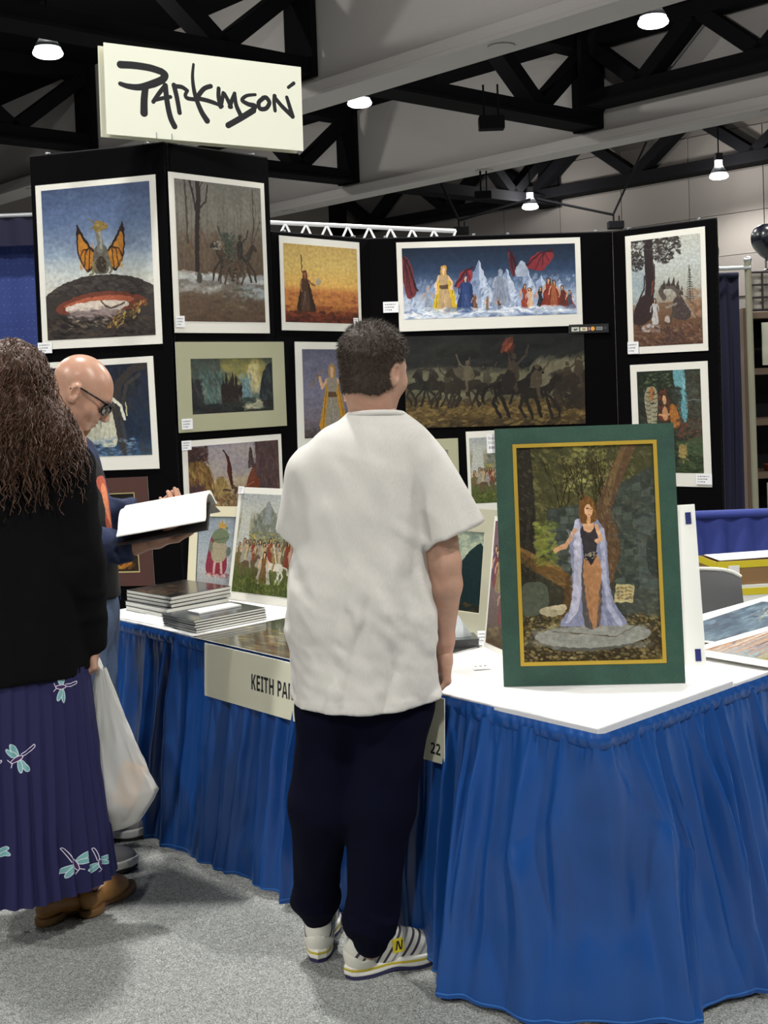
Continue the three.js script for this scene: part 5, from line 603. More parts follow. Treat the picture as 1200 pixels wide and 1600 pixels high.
// ------------------------------------------------------------------ a running shoe, heel at the origin, toe along +z
function shoe(parent, pos, turn, o = {}) {
  const s = new THREE.Group(); s.name = 'shoe'; s.position.set(...pos); s.rotation.y = turn; s.scale.y = 1.12; parent.add(s);
  const out = (z) => { const t = clamp(z / 0.285, 0, 1); return [0.033 + 0.012 * sstep(0.3, 0.72, t) - 0.008 * Math.exp(-(((t - 0.42) / 0.14) ** 2)), 0.006 * Math.sin(t * 3)]; };
  const outline = (grow) => { const p = []; for (let i = 0; i <= 24; i++) { const t = i / 24, [w] = out(t * 0.285), e = Math.sqrt(Math.max(0, 1 - Math.pow(Math.abs(t - 0.5) * 2, 5))); p.push([(w + grow) * e, t * (0.29 + grow * 2) - 0.005 - grow]); } return [...p, ...p.slice(1, -1).reverse().map(([x, z]) => [-x, z])]; };
  const slab = (y0, y1, grow, b) => { const g = shapeGeo(outline(grow), y1 - y0 - 2 * b, b); g.rotateX(Math.PI / 2); g.scale(1, 1, 1); const a = g.attributes.position; for (let i = 0; i < a.count; i++) { const z = a.getZ(i), y = -a.getY(i); a.setXYZ(i, a.getX(i), 0, z); a.setY(i, y1 - b - (y1 - y0 - 2 * b) + (y - (y1 - y0 - 2 * b)) * -1 + 0.012 * sstep(0.2, 0.29, z) - 0.004 * Math.exp(-(((z - 0.13) / 0.03) ** 2)) * (y0 < 0.012 ? -1 : 0)); } g.computeVertexNormals(); return g; };
  obj('outsole', slab(0, 0.01, 0.003, 0.002), o.sole ?? std(0x2a2950, 0.8), s);
  obj('midsole', slab(0.009, 0.034, 0.006, 0.005), o.mid ?? std(0xe4e2da, 0.6), s);
  if (o.line) obj('sole_line', slab(0.0215, 0.0275, 0.0068, 0.0008), o.line, s);
  const up = join([ell([0, 0.052, 0.035], [0.035, 0.045, 0.04]), [ell([0, 0.045, 0.12], [0.037, 0.05, 0.1]), 0.03], [ell([0, 0.038, 0.22], [0.043, 0.034, 0.066]), 0.03], [cap([0, 0.08, 0.045], [0, 0.1, 0.055], 0.036, 0.035, 0.95, 1.15), 0.03], [cap([0, 0.095, 0.09], [0, 0.06, 0.17], 0.022, 0.02), 0.03]]);
  const cut = (x, y, z) => Math.max(up(x, y, z), 0.028 - y, (y - 0.098 - 0.35 * Math.max(0, z - 0.06) + 0.25 * Math.max(0, 0.03 - z) * 0.0) * 0.9, -join([cap([0, 0.085, 0.05], [0, 0.14, 0.055], 0.029, 0.031, 0.95, 1.2)])(x, y, z));
  obj('upper', nets(cut, [-0.06, 0.02, -0.02], [0.06, 0.13, 0.3], 0.0035, (x, y, z) => [z / 0.3, y / 0.13]), o.upper, s);
  obj('heel_counter', nets((x, y, z) => Math.max(up(x, y, z) - 0.0025, 0.026 - y, y - 0.05 - 0.5 * Math.max(0, 0.03 - z), z - 0.075 + (y - 0.03) * 0.8), [-0.06, 0.02, -0.02], [0.06, 0.09, 0.12], 0.0035), o.mid2 ?? std(0xd9d7cc, 0.5), s);
  obj('heel_tab', [box(0.014, 0.05, 0.006, 0, 0.085, -0.001, 0.002), box(0.016, 0.008, 0.012, 0, 0.11, 0.0, 0.003)], o.tab ?? std(0xc9c8c2, 0.6), s);
  obj('tongue', [box(0.042, 0.055, 0.012, 0, 0.0, 0, 0.005).rotateX(-0.75).translate(0, 0.112, 0.108)], o.tab ?? std(0xb9b9b6, 0.8), s);
  const lc = []; for (let i = 0; i < 5; i++) { const z = 0.108 + i * 0.017, y = 0.112 - i * 0.0105; lc.push(tube([V(-0.024, y - 0.01, z), V(0, y + 0.002, z + 0.004), V(0.024, y - 0.01, z)], 0.0028, 10, 5)); } obj('laces', lc, o.lace ?? M.white, s);
  if (o.emblem) for (const sd of [-1, 1]) { const g = grid(10, 10, (u, v) => { const z = 0.118 + u * 0.034, y = 0.05 + v * 0.032; let x = 0.06; for (let i = 0; i < 40; i++) { const d = cut(sd * x, y, z); if (d < 0.0012) break; x -= Math.max(d * 0.5, 0.0003); } return [sd * x, y, z, sd > 0 ? 1 - u : u, v]; }); if (sd < 0) g.index.array.reverse(); g.computeVertexNormals(); obj('emblem', g, o.emblem, s); }
  return s;
}
const stripeTex = ctex(canvas(512, 256, (g, w, h) => { g.fillStyle = '#cbc9c0'; g.fillRect(0, 0, w, h); g.lineWidth = 12; for (let i = -2; i < 12; i++) { g.strokeStyle = i % 3 === 0 ? '#8d8d90' : '#34323f'; g.beginPath(); g.moveTo(40 + i * 40, h); g.quadraticCurveTo(90 + i * 44, 150, 190 + i * 46, 40); g.stroke(); } g.fillStyle = '#d6d4ca'; g.fillRect(430, 0, 82, h); }));
const emblemTex = ctex(canvas(128, 128, (g) => { g.fillStyle = '#d9c52e'; g.fillRect(0, 0, 128, 128); g.fillStyle = '#14131a'; g.font = 'italic bold 118px sans-serif'; g.fillText('N', 18, 106); }));

// ------------------------------------------------------------------ the standing man, seen from behind
{
  const b = [-0.09, 0, -3.225], t = thing('person', 'man with short brown hair in a pale grey t-shirt and navy sweatpants, seen from behind', 'person', b);
  // body: one surface under the clothes
  const torso = join([cap([0.0, 0.98, 0], [0.02, 1.28, 0], 0.135, 0.145, 1, 0.72), [cap([-0.075, 1.355, -0.005], [0.165, 1.375, -0.005], 0.052, 0.055), 0.05], [cap([0.045, 1.36, 0], [0.07, 1.5, -0.014], 0.068, 0.06), 0.05], [cap([-0.075, 0.93, 0], [-0.12, 0.5, 0], 0.1, 0.055), 0.05], [cap([-0.12, 0.5, 0], [-0.145, 0.09, -0.15], 0.052, 0.036), 0.02], [cap([0.085, 0.93, 0], [0.05, 0.5, 0.02], 0.1, 0.055), 0.05], [cap([0.05, 0.5, 0.02], [0.0, 0.09, 0.0], 0.052, 0.036), 0.02], 
    [cap([0.208, 1.37, 0], [0.234, 1.12, 0.02], 0.052, 0.046), 0.03], [cap([0.234, 1.12, 0.02], [0.236, 1.06, 0.012], 0.046, 0.0455), 0.012], [cap([0.236, 1.06, 0.012], [0.228, 0.9, -0.04], 0.0455, 0.029), 0.012], [cap([0.228, 0.9, -0.04], [0.228, 0.86, -0.05], 0.028, 0.025), 0.02],
    [cap([-0.095, 1.355, -0.005], [-0.135, 1.12, -0.09], 0.042, 0.043), 0.04], [cap([-0.135, 1.12, -0.1], [-0.1, 0.92, -0.24], 0.045, 0.028), 0.03]]);
  const wr = [0.229, 0.87, -0.048], hr = handField(wr, [-0.04, -1, -0.12], [-0.25, -0.1, -1], [0.5, 0.55, 0.62, 0.7, 0.78], 0.015, 1.0, 1.0, -1), wl = [-0.11, 0.915, -0.225], hl = handField(wl, [0.35, -0.5, -0.7], [0.9, 0.1, 0.3], [0.4, 0.4, 0.45, 0.5, 0.5], 0.05, 0.5);
  const hp = [0.07, 1.636, -0.02], hrot = [0.14, Math.PI - 0.62, 0.05], hsc = 0.93;
  obj('body', [nets(torso, [-0.36, 0.0, -0.36], [0.36, 1.6, 0.2], 0.007), nets(hr, ...boxOf([0.225, 0.8, -0.06], 0.12), 0.0032), nets(hl, ...boxOf([-0.06, 0.85, -0.29], 0.15), 0.005), xf(nets(headField({ neck: 0.064, nz: 0.02 }), [-0.12, -0.2, -0.14], [0.12, 0.15, 0.15], 0.0035).scale(hsc, hsc, hsc), hp, hrot)], skin, t);
  // hair: a close-cropped cap with short strands
  const hf = headField({ neck: 0.064, nz: 0.02 }), hm = new THREE.Matrix4();
  const hairline = (x, y, z) => Math.max(z - 0.06 - 0.25 * (y - 0.07), -(y + 0.08 - 0.067 * sstep(-0.06, 0.03, z) * 1 - 0.075 * sstep(-0.02, 0.05, z)), Math.hypot(Math.abs(x) - 0.085, (y + 0.012) * 0.8, z + 0.002) < 0.036 ? 0.036 - Math.hypot(Math.abs(x) - 0.085, (y + 0.012) * 0.8, z + 0.002) : -1);
  const hfield = (x, y, z) => { const n = 0.0025 * nz(x * 90, y * 90, z * 90) + 0.003 * nz(x * 35, y * 35, z * 35), th = 0.005 + 0.011 * sstep(-0.03, 0.09, y); return smax(hf(x, y, z) - th - n * (0.4 + sstep(-0.05, 0.05, y)), hairline(x, y, z) + n * 2, 0.008); };
  const hg = nets(hfield, [-0.12, -0.12, -0.16], [0.12, 0.16, 0.12], 0.003, (x, y, z) => [Math.atan2(x, -z) * 1.2, y * 8]);
  const sp = [], r = rng(41), pa = hg.attributes.position, na = hg.attributes.normal; for (let i = 0; i < 9000; i++) { const v = Math.floor(r() * pa.count), p = V().fromBufferAttribute(pa, v), n = V().fromBufferAttribute(na, v); n.add(V((r() - 0.5) * 0.7, -0.75 + (r() - 0.5) * 0.5 + (p.y > 0.1 ? 0.6 : 0), (r() - 0.5) * 0.7 + (p.y > 0.08 ? 0.5 : 0))).normalize(); const l = 0.006 + 0.011 * r() * sstep(-0.06, 0.08, p.y), q = p.clone().addScaledVector(n, l), sd = V(r() - 0.5, r() - 0.5, r() - 0.5).cross(n).normalize().multiplyScalar(0.0008); sp.push(...p.clone().add(sd).toArray(), ...p.clone().sub(sd).toArray(), ...q.toArray()); }
  const sg = new THREE.BufferGeometry(); sg.setAttribute('position', new THREE.Float32BufferAttribute(sp, 3)); sg.setAttribute('uv', new THREE.Float32BufferAttribute(new Float32Array(sp.length / 3 * 2), 2)); sg.computeVertexNormals();
  const brown = dtex(128, (i, j) => { const v = 0.6 + 0.4 * R0(); return [0.25 * v, 0.18 * v, 0.13 * v]; }, true); brown.repeat.set(4, 4);
  obj('hair', xf(merge([hg, sg]).scale(hsc, hsc, hsc), hp, hrot), std(0xffffff, 0.62, { map: brown, side: THREE.DoubleSide }), t);
  // t-shirt
  const sleeve = (a, q, ra, rb) => { const f = cap(a, [q[0] + (q[0] - a[0]) * 0.3, q[1] + (q[1] - a[1]) * 0.3, q[2] + (q[2] - a[2]) * 0.3], ra, rb), d = V(...q).sub(V(...a)).normalize(); return (x, y, z) => smax(f(x, y, z), (x - q[0]) * d.x + (y - q[1]) * d.y + (z - q[2]) * d.z, 0.006); };
  const trunk = join([cap([0.022, 1.25, 0], [0.01, 1.02, 0.0], 0.17, 0.172, 1, 0.79), [cap([0.01, 1.02, 0], [0.014, 0.72, 0.004], 0.17, 0.199, 1, 0.77), 0.06], [cap([-0.098, 1.37, -0.004], [0.178, 1.386, -0.004], 0.058, 0.062), 0.07], [cap([0.04, 1.39, 0.0], [0.066, 1.475, -0.008], 0.11, 0.08, 1, 0.95), 0.07], [ell([0.055, 1.44, -0.002], [0.15, 0.062, 0.08]), 0.05]]);
  const sR = sleeve([0.195, 1.378, 0.0], [0.268, 1.196, 0.02], 0.066, 0.087), sL = sleeve([-0.106, 1.372, 0], [-0.138, 1.2, -0.05], 0.068, 0.076);
  const shirt = (x, y, z) => {
    let d = smin(trunk(x, y, z), smin(sR(x, y, z), sL(x, y, z), 0.015), 0.022);
    const dx = x - 0.01, rr = rippl(dx, y, z); d -= rr;
    d = smax(d, 0.765 - 0.01 * Math.cos(dx * 9) - y, 0.004);
    if (y < 0.79) d -= 0.0016 * sstep(0.788, 0.785, y);
    return smax(d, -join([cap([0.07, 1.5, -0.014], [0.072, 1.66, -0.02], 0.063, 0.075)])(x, y, z), 0.006);
  };
  function rippl(x, y, z) {
    const low = sstep(1.25, 0.85, y), mid = Math.exp(-(((y - 1.05) / 0.22) ** 2));
    let q = 0.012 * nz(x * 9 + y * 2.2, y * 2.2, z * 8) * (0.5 + low) + 0.021 * (0.25 + low) * Math.pow(Math.abs(nz(x * 7 - y * 2.0, y * 0.9 + 4, z * 6)), 0.7) + 0.0065 * nz(x * 20 + y * 7, y * 8, z * 18) * (0.45 + mid) + 0.005 * low * nz(x * 26, y * 30 + x * 18, z * 26);
    q += 0.0055 * Math.max(0, Math.sin((x * 0.75 + (y - 1.28) * 1.0) * 62)) * Math.exp(-(((x - 0.15) / 0.06) ** 2) - (((y - 1.2) / 0.07) ** 2)) - 0.004 * Math.exp(-(((x - 0.152 - (1.3 - y) * 0.12) / 0.012) ** 2)) * sstep(1.33, 1.27, y) * sstep(1.0, 1.12, y) * (z > -0.02 ? 1 : 0.3);
    return q;
  }
  const heather = dtex(512, (i, j) => { const v = 0.8 + 0.035 * (R0() - 0.5) + 0.02 * nz(i / 5, j / 30, 3) - (R0() > 0.985 ? 0.05 : 0); return [v, v * 0.985, v * 0.965]; }, true); heather.repeat.set(2, 2);
  const tee = std(0xffffff, 0.88, { map: heather, bumpMap: rep(weave, 40, 40), bumpScale: 0.0004 });
  const ts = obj('t_shirt', nets(shirt, [-0.34, 0.74, -0.2], [0.4, 1.56, 0.2], 0.006), tee, t);
  const seam = [], rs = 24; // shoulder and hem stitch lines stand a little proud
  obj('collar', new THREE.TorusGeometry(0.07, 0.009, 10, 48).rotateX(Math.PI / 2 - 0.14).scale(1.04, 1, 0.95).translate(0.069, 1.512, -0.01), tee, ts);
  // sweatpants
  const pant = join([cap([0.0, 0.98, 0], [0.0, 0.86, 0], 0.13, 0.145, 1, 0.72), [cap([-0.06, 0.9, 0], [-0.078, 0.74, 0.0], 0.07, 0.09), 0.04], [cap([-0.078, 0.74, 0], [-0.114, 0.48, 0.0], 0.092, 0.084), 0.04], [cap([-0.118, 0.48, 0.0], [-0.148, 0.17, -0.125], 0.082, 0.06), 0.03], [cap([-0.148, 0.17, -0.125], [-0.148, 0.125, -0.14], 0.064, 0.046), 0.02], [cap([0.08, 0.9, 0], [0.088, 0.75, 0.0], 0.075, 0.098), 0.04], [cap([0.09, 0.74, 0], [0.045, 0.48, 0.025], 0.104, 0.088), 0.04], [cap([0.045, 0.48, 0.025], [0.006, 0.17, 0.01], 0.088, 0.068), 0.03], [cap([0.006, 0.17, 0.01], [0.004, 0.11, 0.005], 0.07, 0.048), 0.02]]);
  const pants = (x, y, z) => { const leg = sstep(0.85, 0.6, y); return pant(x, y, z) - 0.006 * nz(x * 12, y * 3.5, z * 12) * leg - 0.005 * nz(x * 16, y * 9, z * 14) * (0.4 + sstep(0.35, 0.15, y)) - 0.006 * Math.max(0, Math.sin(y * 95 + 8 * nz(x * 8, y * 5, z * 8))) * sstep(0.26, 0.16, y) * sstep(0.1, 0.15, y); };
  obj('sweatpants', nets(pants, [-0.32, 0.03, -0.28], [0.32, 1.0, 0.22], 0.0065), phys(0x06071c, 1, { specularIntensity: 0.25, bumpMap: rep(weave, 30, 30), bumpScale: 0.0005 }), t);
  const up = std(0xffffff, 0.7, { map: stripeTex }), em = std(0xffffff, 0.5, { map: emblemTex }), ln = std(0xbfae35, 0.5);
  shoe(t, [-0.147, 0, -0.1], Math.PI - 0.04, { upper: up, emblem: em, line: ln });
  shoe(t, [-0.062, 0, -0.005], Math.PI / 2 + 0.4, { upper: up, emblem: em, line: ln });
}

// ------------------------------------------------------------------ the bald man reading, in profile
{
  const b = [-1.105, 0, -4.17], t = thing('person', 'bald man with dark glasses and a navy denim shirt, holding an open white book', 'person', b);
  const torso = join([cap([0.0, 0.95, 0], [-0.01, 1.28, 0], 0.14, 0.145, 0.85, 1), [cap([-0.01, 1.37, 0.14], [-0.01, 1.37, -0.14], 0.06, 0.06), 0.06], [cap([0, 1.36, 0], [0.035, 1.54, 0], 0.065, 0.058), 0.05], [cap([0, 0.93, 0.085], [0.01, 0.5, 0.1], 0.1, 0.06), 0.05], [cap([0.01, 0.5, 0.1], [-0.02, 0.09, 0.11], 0.055, 0.04), 0.02], [cap([0, 0.93, -0.085], [0.01, 0.5, -0.1], 0.1, 0.06), 0.05], [cap([0.01, 0.5, -0.1], [-0.02, 0.09, -0.11], 0.055, 0.04), 0.02],
    [cap([0, 1.37, 0.19], [0.06, 1.1, 0.21], 0.055, 0.047), 0.04], [cap([0.06, 1.1, 0.21], [0.27, 1.095, 0.17], 0.047, 0.03), 0.03], [cap([0.27, 1.095, 0.17], [0.315, 1.1, 0.16], 0.028, 0.025), 0.02], [cap([0, 1.37, -0.19], [0.04, 1.14, -0.22], 0.055, 0.047), 0.04], [cap([0.04, 1.14, -0.22], [0.22, 1.17, -0.17], 0.047, 0.03), 0.03]]);
  const hN = handField([0.31, 1.102, 0.16], [1, 0.06, -0.2], [0.15, 0.15, 1], [0.4, 0.3, 0.36, 0.42, 0.48], 0.03, 0.7, 1.05, -1), hF = handField([0.235, 1.165, -0.17], [1, 0.1, 0.35], [0.3, 0.2, -1], [0.4, 0.55, 0.6, 0.65, 0.7], 0.03, 0.7);
  const hp = [0.075, 1.608, 0.0], hrot = [0.6, Math.PI / 2 + 0.12, 0];
  obj('body', [nets(torso, [-0.25, 0, -0.34], [0.36, 1.62, 0.34], 0.008), nets(hN, ...boxOf([0.39, 1.11, 0.14], 0.15), 0.0035), nets(hF, ...boxOf([0.3, 1.19, -0.16], 0.14), 0.004), xf(nets(headField(), [-0.12, -0.2, -0.14], [0.12, 0.15, 0.15], 0.0035), hp, hrot)], skinHead, t);
  const gl = new THREE.Group(); gl.name = 'glasses'; gl.position.set(...hp); gl.rotation.set(...hrot, 'YXZ'); t.add(gl);
  const gm = phys(0x0b0a0d, 0.25), lens = phys(0x120e10, 0.08, { clearcoat: 1 });
  obj('temple_arm', [tube([V(0.074, 0.012, 0.1), V(0.084, 0.013, 0.05), V(0.084, 0.01, -0.01), V(0.08, -0.008, -0.03)], 0.0032, 20, 6), tube([V(-0.074, 0.012, 0.1), V(-0.084, 0.013, 0.05), V(-0.084, 0.01, -0.01), V(-0.08, -0.008, -0.03)], 0.0032, 20, 6), tube([V(-0.07, 0.013, 0.102), V(-0.02, 0.012, 0.118), V(0.02, 0.012, 0.118), V(0.07, 0.013, 0.102)], 0.003, 16, 6)], gm, gl);
  for (const s of [-1, 1]) { const g = new THREE.SphereGeometry(0.034, 24, 16); g.scale(1, 0.78, 0.32); g.rotateY(s * 0.32); g.translate(s * 0.04, -0.006, 0.104); obj('lens', g, lens, gl); }
  const beard = join([ell([0, -0.1, 0.07], [0.026, 0.026, 0.024]), [ell([0, -0.135, 0.075], [0.016, 0.035, 0.014]), 0.02]]);
  obj('goatee', xf(nets((x, y, z) => beard(x, y, z) - 0.003 * nz(x * 120, y * 40, z * 120), [-0.05, -0.19, 0.02], [0.05, -0.06, 0.12], 0.004), hp, hrot), std(0x6b4f34, 0.9), t);
  const navy = dtex(256, (i, j) => { const v = 0.16 + 0.03 * (R0() - 0.5) + 0.03 * nz(i / 30, j / 30, 4); return [v * 0.8, v * 1.08, v * 1.9]; }, true), denim = std(0xffffff, 0.85, { map: navy, bumpMap: rep(weave, 24, 24), bumpScale: 0.0006 });
  const shirtT = join([cap([-0.01, 1.27, 0], [0.022, 0.85, 0], 0.172, 0.182, 0.86, 1.12), [cap([-0.015, 1.37, 0.15], [-0.015, 1.37, -0.15], 0.068, 0.068), 0.06], [cap([0, 1.38, 0.19], [0.062, 1.11, 0.202], 0.072, 0.07), 0.05], [cap([0.062, 1.1, 0.21], [0.25, 1.09, 0.175], 0.07, 0.052), 0.03], [cap([0, 1.38, -0.19], [0.045, 1.15, -0.222], 0.072, 0.07), 0.05], [cap([0.045, 1.145, -0.222], [0.19, 1.175, -0.182], 0.066, 0.048), 0.03]]);
  const front = (x, y, z) => Math.max(0.06 - x, Math.abs(z) - 0.07 - 0.05 * sstep(1.2, 0.9, y), y - 1.46);    // the open front
  const over = (x, y, z) => { let d = shirtT(x, y, z) - 0.006 * nz(x * 16, y * 9, z * 16) - 0.006 * Math.max(0, Math.sin((x * 1.1 + y * 0.5) * 75 + 6 * nz(x * 9, y * 9, z * 9))) * sstep(0.05, 0.14, x) * (Math.abs(z) > 0.1 ? 1 : 0); d = smax(d, 0.86 - y, 0.006); d = smax(d, x - 0.265 + (z < 0 ? 0.06 : 0), 0.004); return smax(d, -Math.max(front(x, y, z), -0.5), 0.012); };
  obj('denim_shirt', nets(over, [-0.26, 0.82, -0.34], [0.33, 1.5, 0.34], 0.0075), denim, t);
  const flame = painter(256, 256, 77, (k) => { k.g.fillStyle = '#101014'; k.g.fillRect(0, 0, 256, 256); k.blob([[0.2, 0.1], [0.5, 0.05], [0.7, 0.3], [0.62, 0.5], [0.8, 0.75], [0.55, 0.85], [0.3, 0.7], [0.42, 0.45]], 0xb5563f); k.blob([[0.3, 0.2], [0.45, 0.15], [0.55, 0.35], [0.5, 0.55], [0.6, 0.72], [0.42, 0.66]], 0xe08a5e); k.blob([[0.3, 0.78], [0.5, 0.76], [0.75, 0.8], [0.7, 0.92], [0.42, 0.92]], 0xd8b63c); });
  const inner = (x, y, z) => smax(Math.max(cap([-0.005, 1.28, 0], [0.025, 0.88, 0], 0.162, 0.172, 0.88, 1.0)(x, y, z), y - 1.42), 0.9 - y, 0.005) - 0.004 * nz(x * 14, y * 8, z * 14);
  obj('printed_tee', nets(inner, [-0.2, 0.86, -0.24], [0.24, 1.46, 0.24], 0.009, (x, y, z) => [(-z + 0.13) / 0.26, (y - 1.06) / 0.28]), std(0xffffff, 0.8, { map: (() => { flame.wrapS = flame.wrapT = THREE.ClampToEdgeWrapping; return flame; })() }), t);
  const jn = join([cap([0.025, 0.92, 0], [0.03, 0.84, 0], 0.16, 0.155, 0.85, 1), [cap([0.045, 0.84, 0.09], [0.04, 0.5, 0.1], 0.1, 0.085), 0.04], [cap([0.04, 0.5, 0.1], [-0.015, 0.07, 0.11], 0.085, 0.075), 0.03], [cap([0.045, 0.84, -0.09], [0.04, 0.5, -0.1], 0.1, 0.085), 0.04], [cap([0.04, 0.5, -0.1], [-0.015, 0.07, -0.11], 0.085, 0.075), 0.03]]);
  const blueJ = dtex(256, (i, j) => { const v = 0.36 + 0.07 * (R0() - 0.5) + 0.06 * nz(i / 40, j / 70, 14); return [v * 0.82, v * 1.0, v * 1.3]; }, true);
  obj('jeans', nets((x, y, z) => smax(jn(x, y, z) - 0.005 * nz(x * 14, y * 8, z * 14), 0.05 - y, 0.004), [-0.2, 0.02, -0.24], [0.22, 0.98, 0.24], 0.008), std(0xffffff, 0.88, { map: blueJ }), t);
  const ws = { upper: std(0x77777a, 0.7), mid: std(0xc9c9c6, 0.7), sole: std(0x141416, 0.8), mid2: std(0x2a2a2e, 0.7), tab: std(0x2a2a2e, 0.7) };
  shoe(t, [-0.06, 0, 0.12], Math.PI / 2 - 0.1, ws); shoe(t, [-0.06, 0, -0.12], Math.PI / 2 + 0.2, ws);
}
// the open book he holds
{
  const t = thing('open_book', 'open book with white pages and a dark cover in the bald man\'s hands', 'book', [-0.745, 1.19, -4.12]); t.rotation.set(0.0, 0.03, 0.14, 'XYZ');
  // spine along x; the near page block slopes toward the camera, the far one away
  const page = (s, lift) => { const p = []; for (let i = 0; i <= 14; i++) { const u = i / 14; p.push([s * u * 0.2, lift * (1 - u) * 0.05 - u * 0.045 * (s > 0 ? 1 : 0.6) + 0.022 * Math.sin(Math.PI * Math.min(1, u * 1.25)) + 0.012]); } const q = p.slice().reverse().map(([x, y], i) => [x, y - 0.004 - 0.012 * Math.sin(Math.PI * (1 - i / 14)) ** 1]); const g = shapeGeo([...p, ...q], 0.29, 0.0005); g.rotateY(-Math.PI / 2); g.translate(0.145, 0, 0); return g; };
  obj('near_pages', page(1, 0.5), std(0xf0efe8, 0.7), t); obj('far_pages', page(-1, 0.5), std(0xf0efe8, 0.7), t);
  const cov = (s) => { const k = s > 0 ? 1 : 0.6, g = box(0.3, 0.004, 0.212, 0, 0, s * 0.106, 0.001); g.rotateX(s * Math.atan2(0.045 * k + 0.025, 0.2)); g.translate(0, -0.006 + 0.01, 0); return g; };
  obj('cover', [cov(1), cov(-1), box(0.3, 0.005, 0.03, 0, 0.0, 0, 0.001)], phys(0x1b1716, 0.35), t);
}

